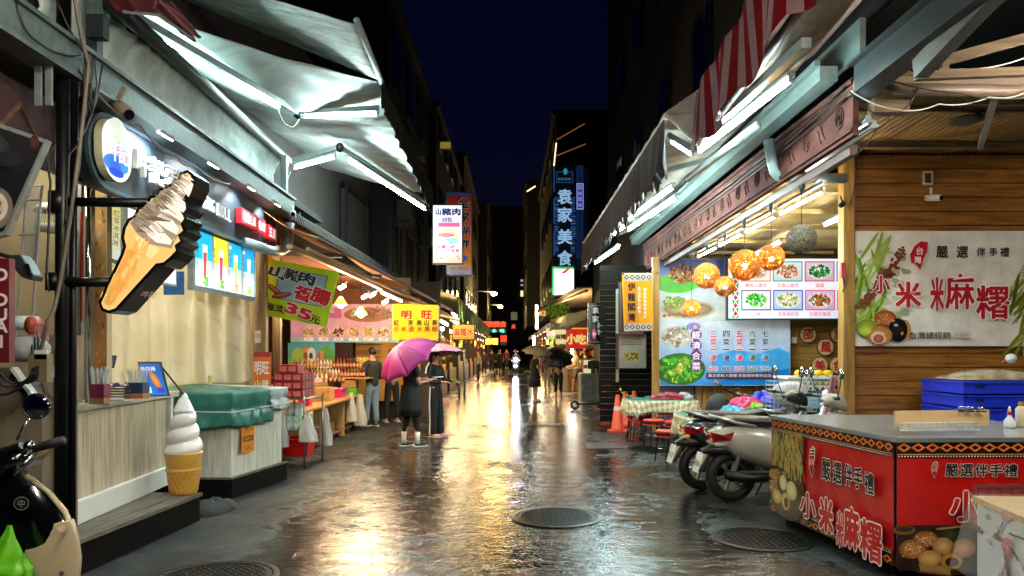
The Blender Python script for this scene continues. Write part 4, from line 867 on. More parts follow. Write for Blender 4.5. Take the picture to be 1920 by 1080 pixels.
# tile ridge and roof
t = thing('tiled_roof', 'dark roof with a jagged row of upright ridge tiles behind the orange awning', 'roof', (-3.7, 14.5, 3.2))
RT = mat('dark_roof_tile', '2b2522', .7, var=.4, scale=9)
RA, RB = V((-3.05, 10.0, 3.38)), V((-2.62, 20.5, 3.22))
MB().prism([RA, RB, RB+V((-1.9, 0, .95)), RA+V((-1.9, 0, .95))], (0, 0, .05)).build('roof_slab', RT, t)
n = 96
for i in range(n):
    p = RA.lerp(RB, (i+.5)/n); b = MB(); b.tube([p+V((.03, 0, -.02)), p+V((.0, 0, .09)), p+V((-.05, .0, .16))], [.035, .04, .02], 6); b.build('ridge_tile', RT, t)
WB = wood('reddish_slats', '9a5a34', '6a3a20', 1, .6, 4)
t = thing('shop_ceiling', 'warm slatted wooden ceiling of the souvenir stall', 'ceiling', (-4.2, 14, 3.0))
for k in range(16): box('slat', (-3.2-.19*k, 14.4, 2.98+.02*(k % 2)), (.18, 9.2, .02), WB, t)
t = thing('shop_partition', 'red brown slatted header wall over the souvenir banner', 'wall', W(670, 560, 16.9))
for k in range(14): box('board', (W(585, 0, 16.9).x+.165*k, 16.95, 2.85), (.16, .05, .75), WB, t)
t = thing('back_wall', 'dark rear wall of the souvenir stall', 'wall', (-4.5, 17.6, 0)); box('wall', (-4.7, 17.7, 1.6), (6, .1, 3.2), mat('brown_wall', '4a3322', .8), t); box('side_wall', (-6.0, 13.8, 1.6), (.1, 7.6, 3.2), mat('brown_wall'), t)
# pink food banner
P = Panel(W(545, 642, 16.5), (1, 0, 0)); t = thing('food_banner', 'wide pink banner with six oval mochi photos at the back of the souvenir stall', 'banner', W(645, 642, 16.5))
P.prect(545, 570, 748, 642, 'e09ac0', 'e8b0b8', 1, 4); P.prect(545, 634, 748, 642, '8fc8c4'); P.ell(690, 590, 46, 14, '8a5030', 'a86a40', px=True)
P.prect(556, 578, 640, 596, 'd06a9a'); P.text('MOCHI', 600, 583, 8, 'f6e6ee', px=True, w=50); P.text('手工麻糬', 598, 592, 5, 'fff4f4', px=True, w=40)
P.food(672, 588, 18, 9, ['e8d8c0', 'f0e8d8', 'caa070'], 14, 3, plate=None, sz=.5); P.food(715, 588, 26, 10, ['c07040', 'd89060', 'a05a30'], 16, 4, plate=None, sz=.45)
names = ['花生', '芝麻', '紅豆', '芋頭', '綠豆沙', '抹茶']
for i in range(6):
    x = 579+28*i; P.ell(x, 622, 13, 10, 'f0d8c0', 'e8c8a0', px=True); P.food(x, 622, 12, 9, [['c89060', 'e0b080'], ['9a6a50', 'e8c0a0'], ['a04030', '703020', 'e8a090'], ['d89050', 'f0c080'], ['d0a050', 'f0d090'], ['c8884a', 'f0d8b0']][i], 16, i+20, plate=None, sz=.4)
    P.prect(x-9, 633, x+9, 639, 'f6eef0'); P.text(names[i], x, 636, 4, '7a4a5a', px=True)
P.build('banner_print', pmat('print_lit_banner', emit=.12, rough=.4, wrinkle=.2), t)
P = Panel(W(542, 696, 16.4), (1, 0, 0)); t = thing('mural_panel', 'blue and lime panel with painted mochi cakes behind the sauce shelf', 'panel', W(585, 696, 16.4)); P.prect(540, 643, 628, 697, '8fc04a', '5ab0c8', 1, 5)
P.ell(560, 672, 14, 20, 'a8d060', px=True); P.ell(612, 668, 16, 20, '6ab05a', px=True)
for x, y, a, b_, c in ((575, 665, 8, 14, 'e89a4a'), (584, 665, 8, 14, 'f0e8f0'), (573, 668, 4, 8, '8a5a2a'), (583, 668, 3.5, 7, '3a3a3a'), (570, 688, 9, 10, 'e8e4f0'), (580, 688, 8, 10, 'e8b060'), (571, 688, 4, 6, '5a5a78'), (580, 690, 4, 6, '4a4020')): P.ell(x, y, a, b_, c, px=True)
P.prect(595, 662, 605, 692, 'e0508a'); P.prect(600, 658, 607, 675, 'e8a050'); P.build('panel_print', PV, t)
# door, shelves behind people
t = thing('doorway', 'dark red doorway between mural and glass shelf', 'door', W(640, 700, 16.6)); p = W(641, 655, 16.6); box('door_leaf', (p.x, 16.62, 1.3), (.3, .05, 2.3), mat('dark_red_door', '3a1216', .4), t); box('frame', (p.x-.2, 16.6, 1.3), (.07, .08, 2.4), mat('grey_brown_frame', '5a5046', .5), t); box('frame', (p.x+.2, 16.6, 1.3), (.07, .08, 2.4), DSTEEL, t); box('handle', (p.x+.1, 16.57, 1.2), (.02, .03, .12), CHR, t)
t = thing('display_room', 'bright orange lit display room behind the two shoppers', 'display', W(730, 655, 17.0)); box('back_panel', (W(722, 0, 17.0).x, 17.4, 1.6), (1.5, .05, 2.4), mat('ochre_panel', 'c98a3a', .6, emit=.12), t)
for k in range(5): box('shelf', (W(690, 0, 17).x, 17.1, 1.15+.14*k), (.55, .3, .025), WB, t, rx=0, ry=.0)
tag(box('yellow_tub', W(680, 678, 16.3), (.26, .2, .2), mat('yellow_plastic', 'd8c23a', .4), bevel=.01), 'pale yellow tub on the sauce shelf left of the man', 'tub')
tag(box('lime_tray', W(668, 694, 16.0), (.3, .2, .05), mat('lime_plastic', '6ad01e', .35), bevel=.01), 'bright lime tray on the sauce shelf', 'tray')
# stepped goods shelf
t = thing('goods_shelf', 'long pale wooden display counter of the souvenir stall', 'counter', (-3.6, 13, 0))
PW = wood('pale_pine', 'b9935a', '8f6a3a', 1, .55, 3)
box('counter_top', (-3.55, 13.15, .665), (.95, 4.6, .035), PW, t); box('step_top', (-4.05, 13.15, .92), (.7, 4.6, .03), PW, t); box('step_front', (-3.72, 13.15, .79), (.03, 4.6, .23), PW, t)
for y in (10.95, 12.4, 13.8, 15.4): box('upright', (-3.3, y, .325), (.4, .04, .645), PW, t)
box('back_panel', (-3.75, 13.15, .33), (.03, 4.5, .62), mat('brown_wall'), t); box('bottom_shelf', (-3.45, 13.15, .1), (.6, 4.5, .03), WB, t)
t = thing('shelf_rack', 'tiered back rack holding sauce bottles', 'rack', (-4.3, 14.6, 0)); box('lower_tier', (-4.3, 15.2, 1.02), (2.9, .4, .03), PW, t); box('upper_tier', (-4.3, 15.6, 1.2), (2.9, .35, .03), DSTEEL, t)
for x in (-5.7, -2.9): box('upright', (x, 15.6, .6), (.05, .05, 1.2), DSTEEL, t)
BOT = [mat('bottle_amber', '8a3a12', .15, var=.2), mat('bottle_red', '7a1410', .15), mat('bottle_gold', 'b98a2a', .15), mat('bottle_white', 'd6d0c4', .25)]
CAPM = [mat('cap_red', 'b01c18', .4), mat('cap_gold', 'b0903a', .3, .5), mat('cap_white', 'd8d8d4', .4)]
LBL = mat('paper_label', 'cdbf9a', .6, col2='b05a3a', scale=30)
bottle_tpl = []
for k in range(4):
    o = thing('sauce_bottle', 'small sauce bottle', 'bottle', (0, 0, 0), 'sauce and honey bottles on the stall tiers')
    MB().lathe([(.028, 0), (.03, .01), (.03, .11), (.012, .145), (.011, .175)], (0, 0, 0), 8).build('glass', BOT[k], o, smooth=True); MB().lathe([(.013, .172), (.013, .2)], (0, 0, 0), 8).build('cap', CAPM[k % 3], o)
    MB().lathe([(.0308, .03), (.0308, .09)], (0, 0, 0), 8, cap=False).build('label_band', LBL, o); bottle_tpl.append(o)
used = set(); COLN = ['amber', 'dark red', 'golden', 'milky white']
nth = {}
ORD = ['first', 'second', 'third', 'fourth', 'fifth', 'sixth', 'seventh', 'eighth', 'ninth', 'tenth', 'eleventh', 'twelfth', 'thirteenth', 'fourteenth', 'fifteenth', 'sixteenth']
def put_bottle(p, k, lab):
    nth[lab] = nth.get(lab, 0)+1; lab = lab.replace(' bottle in', ' bottle, %s from the left in' % ORD[min(15, nth[lab]-1)])
    o = bottle_tpl[k]
    if k not in used: used.add(k); o.location = p; o['label'] = lab; return o
    return copytree(o, p, label=lab)
rr = random.Random(5)
for row, (y, z, x0, x1, nn) in enumerate(((15.15, 1.035, -4.45, -2.95, 24), (15.45, 1.215, -4.5, -3.0, 22), (15.0, .94, -4.35, -3.3, 12))):
    for i in range(nn):
        k = (i//4+row) % 4; put_bottle((x0+(x1-x0)*i/nn, y+rr.uniform(-.02, .02), z), k, '%s bottle in the %s row behind the souvenir counter' % (COLN[k], ['middle', 'top', 'lowest'][row]))
# coloured packs on the step
cols = ['c8281e', 'e0a02a', '6ab03a', 'd86a9a', 'e8e0d0', 'b8561e', 'e03a5a', 'f0c860']
for i in range(22):
    c = cols[i % 8]; w_ = rr.uniform(.1, .17); tag(box('snack_pack', (-3.95+rr.uniform(-.06, .06), 11.1+.2*i, .935+.045), (.13, w_, .09), mat('pack_'+c, c, .4, col2='f0e8d8', scale=25), bevel=.006), ['red', 'amber', 'green', 'pink', 'cream', 'brown', 'crimson', 'yellow'][i % 8]+' snack pack on the counter step, %s third' % ['nearest', 'middle', 'farthest'][i//8], 'snack pack', 'snack packs on the counter step')
def bin_(name, c, p, w, d, h, lab, mt=None):
    t = thing(name, lab, 'basket', p); p = V(p); m = mt or mat('bin_'+c, c, .35, var=.1)
    def rg(k, z): return [p+V((x*w/2*k, y*d/2*k, z)) for x, y in ((-1, -1), (1, -1), (1, 1), (-1, 1))]
    b = MB(); o = rg(.86, 0)+rg(1, h); i_ = rg(.82, .008)+rg(.95, h); b.add(o+i_, [(3, 2, 1, 0)]+[(k, (k+1) % 4, 4+(k+1) % 4, 4+k) for k in range(4)]+[(8+(k+1) % 4, 8+k, 12+k, 12+(k+1) % 4) for k in range(4)]+[(8, 9, 10, 11)]+[(4+k, 4+(k+1) % 4, 12+(k+1) % 4, 12+k) for k in range(4)]); b.build('tub', m, t)
    b = MB(); q = rg(1.05, h-.01)
    for k in range(4): b.beam(q[k], q[(k+1) % 4], .015, .02)
    b.build('rim', m, t); return t
bin_('pink_basket', 'd81c78', (-3.38, 14.35, .683), .32, .5, .17, 'magenta basket with blue sticker on the pale counter'); bin_('pink_bucket', 'd81c5a', (-3.35, 12.1, .683), .2, .22, .2, 'magenta bucket beside the stacked red boxes')
bin_('red_basket', 'c82438', (-3.35, 11.4, .683), .3, .4, .09, 'flat red basket on the near end of the pale counter')
for i in range(8): tag(box('snack_pack', (-3.4+rr.uniform(-.08, .08), 14.2+.05*i, .76+.02*(i % 3)), (.06, .05, .13), mat('pack_'+cols[i], cols[i], .4, col2='f0e8d8', scale=25)), ['red', 'amber', 'green', 'pink', 'cream', 'brown', 'crimson', 'yellow'][i]+' upright pack in the magenta basket', 'snack pack', 'packs in the magenta basket')
for i in range(2): tag(box('green_box', (-3.3, 15.2, .755+.0*i+.15*i), (.3, .3, .14), mat('green_crate', '4aa81e', .4) if i == 0 else PW, bevel=.006), ['lime green crate at the far end of the pale counter', 'pale wooden box on the lime green crate'][i], 'crate')
tag(box('wooden_box', (-3.35, 13.3, .683+.12), (.3, .34, .24), PW, bevel=.008), 'plain pine box between bucket and basket on the counter', 'box')
# wire rack with boxes
RK = V((-2.78, 10.0, 0)); ux = V((.06, .72, 0)); uy = V((-.42, .06, 0)); SS = mat('stainless_wire', '8c8a80', .3, .8)
t = thing('wire_rack', 'three tier steel wire rack at the near corner of the souvenir stall', 'rack', RK+ux*.5+uy*.5)
cs = [RK, RK+ux, RK+ux+uy, RK+uy]
for c in cs: MB().tube([c, c+V((0, 0, .97))], .014, 8).build('post', SS, t, smooth=True)
for z in (.13, .5, .93):
    b = MB()
    for i in range(4): b.tube([cs[i]+V((0, 0, z)), cs[(i+1) % 4]+V((0, 0, z))], .007, 6); b.tube([cs[i]+V((0, 0, z-.035)), cs[(i+1) % 4]+V((0, 0, z-.035))], .005, 6)
    for i in range(1, 16): b.tube([RK+uy*(i/16)+V((0, 0, z)), RK+uy*(i/16)+ux+V((0, 0, z))], .003, 4)
    for i in range(1, 5): b.tube([RK+ux*(i/5)+V((0, 0, z-.01)), RK+ux*(i/5)+uy+V((0, 0, z-.01))], .004, 4)
    b.build('wire_shelf', SS, t)
gbx = thing('gift_box', 'red gift box', 'box', (0, 0, 0), 'red mochi gift boxes stacked on the wire rack')
MB().box((0, 0, .055), (.145, .15, .108)).build('carton', mat('crimson_carton', 'a0182c', .35, var=.25, scale=20, bump=.1), gbx); MB().box((0, -.0765, .055), (.1, .004, .07)).build('window_print', mat('peach_print', 'd8907a', .4, col2='c04a4a', scale=35), gbx); MB().box((.0745, 0, .055), (.004, .1, .07)).build('window_print', mat('pale_print', 'c8a8b0', .4, col2='3a2a34', scale=35), gbx)
first = True; tier = ['lowest', 'second', 'third', 'top']
for lv in range(4):
    for r_ in range(4 if lv < 3 else 2):
        for c in range(3 if lv < 3 else 2):
            p = RK+uy*(.08+.31*(c+(.5 if lv == 3 else 0)))+V((-.05, 0, 0))+V((.0, .12+.155*r_, .945+.112*lv)); p.x -= .03
            lab = 'red mochi gift box in the %s layer on the wire rack, %s row, %s column' % (tier[lv], ['nearest', 'second', 'third', 'farthest'][r_], ['right', 'middle', 'left'][c])
            if first: gbx.location = p; gbx['label'] = lab; first = False
            else: copytree(gbx, p, label=lab)
for i in range(6):
    c = ['3aa04a', '6ab8c8', '4ab03a', '9ad0d8', '2f8a3a', 'b8b49a'][i]; tag(box('tea_carton', RK+uy*(.3+.25*(i % 3))+V((0, .12+.02*i, .51+.09+.18*(i//3))), (.09, .08, .175), mat('tea_'+c, c, .4, col2='e8e8d8', scale=18), bevel=.004), ['dark green', 'pale blue', 'leaf green', 'sky blue', 'deep green', 'cream'][i]+' tea carton on the middle shelf of the wire rack', 'carton')
for i in range(5): tag(box('jelly_pack', RK+V((-.08-.01*i, .3+.09*i, .51+.1)), (.12, .07, .2), mat('jelly_pack', '8a8a5a', .25, col2='d0ccb0', scale=22), bevel=.015), ['nearest', 'second', 'third', 'fourth', 'farthest'][i]+' clear jelly pack on the street side of the rack middle shelf', 'pack', 'jelly packs on the wire rack')
bin_('red_crate', 'c8140e', (-2.95, 10.35, .14), .36, .4, .24, 'bright red plastic crate on the lowest wire rack shelf')
def bag(p, w, h, lab, lean=0):
    def fn(u, v):
        a = u*2*math.pi; r_ = (.5-.36*v**1.6)*w*(1+.15*math.sin(5*a+v*6)+.12*mnoise.noise(V((math.cos(a)*2, math.sin(a)*2, v*4+p[0]*9))))
        return V(p)+V((math.cos(a)*r_+lean*v, math.sin(a)*r_*.6, h*v))
    b = MB().grid(fn, 18, 12); o = b.build('plastic_bag', mat('white_carrier_bag', 'cfccc4', .35, var=.12, scale=10, bump=.7, bscale=18, transl=.3), smooth=True); tag(o, lab, 'bag', 'white carrier bags hung on the stall')
bag(W(610, 835, 10.95), .2, .55, 'white carrier bag hanging at the far corner of the wire rack'); bag(W(577, 828, 9.9), .24, .34, 'flat white carrier bag on the street side of the wire rack'); bag(W(530, 838, 10.0), .16, .42, 'white carrier bag between the rack and the silver tarpaulin')
bag(W(658, 790, 14.3), .22, .55, 'white carrier bag hung from the counter, nearer of the pair by the man'); bag(W(675, 798, 14.7), .26, .62, 'white carrier bag hung from the counter right behind the man')
for i in range(6): tag(box('stored_carton', (-3.4, 11.4+.62*i, .115+.1), (.4, .4, .2), wood('cardboard', '8a6a42', '6a4e2e', 0), bevel=.006), ['nearest', 'second', 'third', 'fourth', 'fifth', 'farthest'][i]+' brown carton stored under the pale counter', 'carton')
for i, (px, py) in enumerate(((645, 812), (662, 806), (630, 818))): 
    p = W(px, py, F*CH/(py-HY)); t = thing('tray_stack', ['black low crate', 'yellow topped low crate', 'grey low crate'][i]+' on the ground under the souvenir counter', 'crate', p); box('crate', p+V((-.1, .2, .08)), (.3, .5, .14), DSTEEL, t); box('lid', p+V((-.1, .2, .16)), (.28, .46, .015), [DSTEEL, mat('yellow_plastic'), GAL][i], t)
# standing 明旺 board, lime and yellow banners
t = thing('banner_sign', 'orange standing board reading 明旺 in front of the wooden post', 'sign', W(492, 730, 9.6)); P = Panel(W(475, 735, 9.6), (1, 0, 0)); P.prect(475, 662, 508, 745, 'e8782c', 'd86020', 1, 3); P.prect(475, 660, 508, 669, '9a2a2a'); P.text('明旺', 491, 690, 24, 'f4d8d0', px=True, w=27, bold=.05, out='b02030', ow=.05); P.text('山豬', 491, 722, 20, 'f4e0b0', px=True, w=26, bold=.04, out='4a1a18', ow=.04); P.build('board_print', PV, t); P2 = Panel(W(475, 735, 9.62), (1, 0, 0)); a = P2.at(475, 745); b_ = P2.at(508, 660); MB().prism([P2.pt(a[0], a[1]), P2.pt(b_[0], a[1]), P2.pt(b_[0], b_[1]), P2.pt(a[0], b_[1])], (0, .03, 0)).build('board', DSTEEL, t)
def cloth_banner(name, lab, cs, draw, m, nu=30, nv=20, amp=.02, seed=0, dy=None):
    """printed cloth: the print follows the same shallow folds"""
    t = thing(name, lab, 'banner', sum((V(c) for c in cs), V())/4)
    a, b, c, d = [V(q) for q in cs]; U = (b-a).normalized(); Vv = (d-a); Vv = (Vv-U*Vv.dot(U)).normalized()
    P = Panel(a, U, Vv, .0008); bf = lambda u, v: amp*math.sin(u*7+v*2+seed)+amp*.5*math.sin(u*17+seed*2-v*5)
    P.bend = bf; draw(P); P.build('banner_print', m, t)
    bb = MB(); base = Panel(a, U, Vv); 
    w = (b-a).length; h = (d-a).length
    def fn(x, y): q = a.lerp(b, x).lerp(d.lerp(c, x), y); return q - P.N*.004 + P.N*bf(*((q-a).dot(U), (q-a).dot(Vv)))
    bb.grid(fn, nu, nv); o = bb.build('cloth', mat('lime_cloth_back', 'a8c020', .8) if 'lime' in lab else mat('cloth_back', 'c8b090', .8), t, smooth=True, solid=.002); return t
Yb = 9.9
def lime(P):
    def Q(pts): return [P.at(*p) for p in pts]
    cor = [(480, 588), (612, 613), (637, 510), (500, 484)]
    # fine mesh of the background so it follows the folds
    A_, B_, C_, D_ = [P.at(*p) for p in cor]; n = 16; P.k = 1
    def L(x, y): 
        ax = A_[0]+(B_[0]-A_[0])*x; ay = A_[1]+(B_[1]-A_[1])*x; dx = D_[0]+(C_[0]-D_[0])*x; dy_ = D_[1]+(C_[1]-D_[1])*x
        return ax+(dx-ax)*y, ay+(dy_-ay)*y
    P.grid(lambda x, y: P.pt(*L(x, y)), n, n); P.c[-n*n:] = [hx('d2e61e')]*(n*n)
    P.k = 4; m_ = 10; P.grid(lambda x, y: P.pt(*L(.2+.66*x, .33+.56*y)), m_, m_); P.c[-m_*m_:] = [hx('25303a')]*(m_*m_)
    P.k = 6; P.grid(lambda x, y: P.pt(*L(.21+.64*x, .34+.54*y)), m_, m_); P.c[-m_*m_:] = [hx('a9c8d6')]*(m_*m_); P.k = 9
    rot = -math.atan2(613-588, 612-480)
    for ch, x, y in (('山', 521, 511), ('豬', 549, 516), ('肉', 576, 522)): P.text(ch, x, y, 25, '3a4248', px=True, w=25, bold=.06, out='eef4f4', ow=.06, rot=rot)
    for ch, x, y in (('香', 570, 551), ('腸', 602, 556)): P.text(ch, x, y, 32, 'd8242e', px=True, w=30, bold=.06, out='f8f0ee', ow=.06, rot=rot)
    for (x, y, r_) in ((515, 543, -.45), (529, 554, .35)):
        u, v = P.at(x, y); P.ell(u, v, .13, .036, '5a1c14', rot=r_); P.ell(u, v, .12, .029, 'c05a3a', 'a84028', rot=r_); P.ell(u, v+.01, .09, .008, 'e09a7a', rot=r_)
    for ch, x, y in (('每', 506, 574), ('支', 527, 579), ('元', 591, 599)): P.text(ch, x, y, 17, '20242a', px=True, w=18, bold=.03, rot=rot)
    P.text('35', 560, 584, 27, 'd8242e', px=True, w=44, bold=.06, out='f8ece8', ow=.04, rot=rot)
cloth_banner('price_banner', 'tilted lime cloth banner advertising sausages at 35 above the silver tarpaulin', [W(480, 588, Yb), W(612, 613, Yb), W(637, 510, Yb), W(500, 484, Yb)], lime, PC, amp=.006)
def yel(P):
    P.prect(735, 572, 822, 636, 'f2d21e', 'f6e030', 1, 4)
    for ch, x in (('明', 762), ('旺', 800)): P.text(ch, x, 590, 15, 'd8281e', px=True, w=18, bold=.05, out='f8e8a0', ow=.03)
    for i, ch in enumerate('紅茶高山茶'): P.text(ch, [743, 770, 786, 800, 815][i], 605, 10, '3a3a20', px=True, bold=.03)
    for i, ch in enumerate('小米酒水果醋'): P.text(ch, [743, 757, 771, 787, 801, 815][i], 617, 10, 'c03a20', px=True, bold=.03)
cloth_banner('shop_banner', 'yellow banner with red characters above the two women with umbrellas', [W(735, 634, 13.8), W(822, 636, 13.8), W(824, 574, 13.8), W(735, 571, 13.8)], yel, PC, amp=.004)
# lamps of the stall
def bell(p, lab, pw=24, s=.11):
    t = thing('pendant_lamp', lab, 'lamp', p, 'bell shaped pendant lamps of the souvenir stall'); p = V(p)
    MB().lathe([(s*.22, s*1.25), (s*.5, s*.9), (s*.9, s*.3), (s, 0), (s*.95, 0), (s*.85, s*.3), (s*.45, s*.85)], p, 16, cap=False).build('lamp_shade', mat('cream_enamel', 'd8cfa0', .35, transl=.3), t, smooth=True)
    MB().ball(p+V((0, 0, .0)), s*.45, 10, 8).build('bulb', glow('warm_bulb', 'fff0c8', 28), t, smooth=True); MB().tube([p+V((0, 0, s*1.2)), p+V((0, 0, s*1.2+.5))], .005, 5).build('cord', BLKCAB, t)
    point(p-V((0, 0, s*.6)), 'ffd9a0', pw, .14, t)
bell(W(677, 590, 12.8), 'bell pendant lamp nearest the pink banner middle'); bell(W(639, 572, 12.2), 'bell pendant lamp close to the right edge of the lime banner')
for i, (px, py, Y) in enumerate(((684, 556, 13.5), (722, 566, 14.5), (641, 538, 12.5), (500, 518, 10.2), (493, 522, 10.0), (698, 553, 14.2))):
    p = W(px, py, Y); t = thing('spot_bulb', ['white spot bulb under the orange awning above the banner', 'slanted white spot bulb beside the yellow banner', 'white spot bulb above the lime banner corner', 'bright round bulb left of the lime banner', 'lower bright bulb beside the wooden post', 'far slanted spot bulb under the orange awning'][i], 'lamp', p)
    MB().tube([p+V((.05, 0, .03)), p-V((.05, 0, .03))], .03, 10).build('bulb', glow('spot_bulb_glow', 'fff6e0', 22), t, smooth=True); MB().tube([p+V((.05, 0, .03)), p+V((.09, 0, .1))], .02, 8).build('socket', GAL, t); point(p-V((0, 0, .1)), 'ffe2b0', 10, .14, t)
tube_lamp(EA.lerp(EB, .42)+V((-.35, 0, -.2)), EA.lerp(EB, .58)+V((-.35, 0, -.2)), 'pale unlit looking tube under the orange awning', 'tube lamps under the orange awning', glow('lit_tube_dim', 'fff0c0', 12))
tube_lamp(EA.lerp(EB, .66)+V((-.1, 0, -.33)), EA.lerp(EB, .82)+V((-.1, 0, -.36)), 'warm tube lamp over the women with umbrellas', 'tube lamps under the orange awning', TUBE_Y)
tube_lamp(EA.lerp(EB, .84)+V((-.1, 0, -.38)), EA.lerp(EB, .99)+V((-.1, 0, -.42)), 'warm tube lamp at the far end of the orange awning', 'tube lamps under the orange awning', TUBE_Y)
# red mat, posts
t = tag(MB().box((-2.55, 21.0, .012), (1.1, 6.4, .02)).build('red_mat', mat('red_rubber_mat', 'a8301c', .45, bump=.3)), 'red mat on the wet ground behind the woman in the tracksuit', 'mat')
for i, (px, py) in enumerate(((861, 747), (871, 747))): Y = F*CH/(py-HY); tag(MB().tube([W(px, py, Y+.5*i), W(px, 655, Y+.5*i)+V((0, 0, .0))], .035, 8).build('bollard', GAL, smooth=True), ['left', 'right'][i]+' one of two slim steel posts beyond the red mat', 'post')
# hanging light box signs on the left
P = Panel(W(818, 493, 16.0), (1, 0, 0)); t = thing('light_box_sign', 'glowing pink and green wild boar bun light box sign', 'sign', W(842, 493, 16.0))
def back(P, x0, y0, x1, y1, d, m, t, name='case', grow=2):
    a = P.at(x0-grow, y1+grow); b = P.at(x1+grow, y0-grow); MB().prism([P.O+P.U*x+P.Vv*y-P.N*.004 for x, y in ((a[0], a[1]), (b[0], a[1]), (b[0], b[1]), (a[0], b[1]))], -P.N*d).build(name, m, t)
back(P, 812, 385, 866, 493, .14, DSTEEL, t)
P.prect(812, 385, 866, 493, 'e87a8a', 'cfe4f4', 1, 8); P.prect(812, 440, 866, 493, 'f09a8a', 'b8d8c0', 1, 5); P.text('豬肉', 846, 397, 13, '1c2a5a', px=True, w=34, bold=.06, out='f4fcff', ow=.05); P.text('山', 822, 397, 11, '1c2a5a', px=True, bold=.05)
P.text('刈包', 838, 412, 9, '3a4a8a', px=True, bold=.04); P.prect(822, 418, 862, 425, 'e8608a'); P.ell(840, 449, 26, 20, 'f4f0c8', 'f0d8c8', px=True); P.ell(839, 447, 24, 17, 'a8e0c0', 'e8e890', px=True)
P.ell(837, 441, 16, 4, 'e8607a', 'd84a6a', px=True); P.ell(846, 452, 13, 6, '8ac8d8', '7ad0b0', px=True); P.ell(832, 455, 10, 5, 'e8a0b0', px=True); P.text('台灣小吃', 836, 463, 7, 'a82a8a', px=True, w=36, bold=.06, out='f4e8f4', ow=.1); P.text('炒飯麵', 850, 470, 7, 'c84a8a', px=True, bold=.05, out='ffffff', ow=.1)
for k in range(20): P.ell(814+random.uniform(2, 48), 482+random.uniform(-6, 8), 2, 1.5, random.choice([hx('f4e86a'), hx('e85a5a'), hx('f4b0b0')]), px=True, n=7)
P.build('sign_print', PL2, t); MB().beam(W(866, 410, 16.1), W(800, 395, 16.3), .04, .04).build('bracket', DSTEEL, t)
P = Panel(W(838, 515, 18.5), (1, 0, 0)); t = thing('light_box_sign', 'orange and red vertical light box sign behind the wild boar bun sign', 'sign', W(861, 515, 18.5)); back(P, 838, 362, 884, 515, .16, mat('pale_case', '8a9aa8', .4), t)
P.prect(838, 362, 884, 368, '2a3a6a'); P.prect(838, 368, 884, 440, 'b8502a', '7a1410', 1, 6); P.prect(838, 440, 884, 496, 'e0903a', 'b8502a', 1, 4); P.prect(838, 496, 884, 515, 'a8b8d0', 'e0a060'); P.ell(868, 484, 9, 6, '2a6ac8', px=True)
P.text('金', 870, 381, 18, '14141c', px=True, w=20, bold=.06, out='c8b0a0', ow=.03); P.text('家', 870, 406, 18, '14141c', px=True, w=20, bold=.06, out='c8b0a0', ow=.03); P.text('湖', 872, 432, 16, '14141c', px=True, w=17, bold=.05, out='d8c0b0', ow=.03); P.text('畔', 872, 457, 16, '14141c', px=True, w=17, bold=.05, out='d8c0b0', ow=.03); P.text('03-2855', 861, 503, 5, '4a5a8a', px=True, w=34)
P.build('sign_print', pmat('print_backlit_dim', emit=.4, rough=.3, wrinkle=0), t); MB().tube([W(840, 540, 18.5), W(840, 515, 18.5)], .03, 6).build('post', DSTEEL, t)
# green striped valance row beyond
t = thing('striped_awning', 'green and white striped awning running away down the left lane', 'awning', (-1.6, 33, 2.5))
SG = mat('green_cloth', '2f8a50', .8, transl=.6); SWt = mat('white_cloth_stripe', 'd0d4c0', .8, transl=.6)
b = MB()
for i in range(90):
    b.m = i % 2; y0 = 20.6+i*.32; 
    for j in range(1): b.add([(-1.52, y0, 3.08), (-1.52, y0+.32, 3.08), (-1.50+.03*math.sin(i*1.7), y0+.32, 2.45+.05*math.sin(i*.8)), (-1.50+.03*math.sin(i*1.3), y0, 2.45+.05*math.sin(i*.8-.8))], [(0, 1, 2, 3)])
b.build('valance', [SG, SWt], t, solid=.004)
MB().prism([(-1.55, 20.6, 3.08), (-1.55, 49.4, 3.08), (-3.6, 49.4, 3.6), (-3.6, 20.6, 3.6)], (0, 0, .02)).build('canopy_sheet', SWt, t)
for i in range(3): tube_lamp((-1.72, 21.2+3.2*i, 2.62), (-1.72, 23.4+3.2*i, 2.62), ['nearest', 'middle', 'farthest'][i]+' tube lamp under the green striped awning', 'tube lamps under the striped awning', TUBE_Y)
t = thing('shop_sign', 'orange oval lettered sign hanging under the striped awning', 'sign', W(869, 622, 21.5)); P = Panel(W(850, 636, 21.5), (1, 0, 0)); back(P, 849, 609, 889, 636, .08, DSTEEL, t); P.prect(849, 609, 889, 636, 'e8a020', 'f2b83a', 1, 2); P.text('麻糬冰', 869, 623, 15, 'e85a1c', px=True, w=34, bold=.06, out='fff0a0', ow=.04); P.build('sign_print', PL1, t)
# ================================================================ RIGHT SIDE: fascia, beams, awnings
PINKW = mat('weathered_pink_board', '5a3530', .92, spec=.12, col2='341f1b', scale=5, bump=.4, bscale=25, stretch=(1, .4, 1))
t = thing('carved_fascia', 'long weathered pink carved board over the right restaurant front', 'fascia', (2.92, 11, 3.4))
def fz(Y): return 3.42-.0115*(Y-6.3)
b = MB(); b.add([(2.9+.10*o_, Y, z) for Y in (6.35, 16.4) for o_, z in ((0, fz(Y)), (.0, 3.92), (.5, 3.92), (.5, fz(Y)))], [(0, 4, 5, 1), (1, 5, 6, 2), (2, 6, 7, 3), (3, 7, 4, 0), (0, 1, 2, 3), (7, 6, 5, 4)]); b.build('board', PINKW, t)
for z0, w_ in ((3.47, .03), (3.78, .025), (3.88, .04)):
    MB().beam((2.89, 6.35, z0), (2.89, 16.4, z0-(.11 if z0 < 3.6 else .0)), .02, w_).build('moulding', PINKW, t)
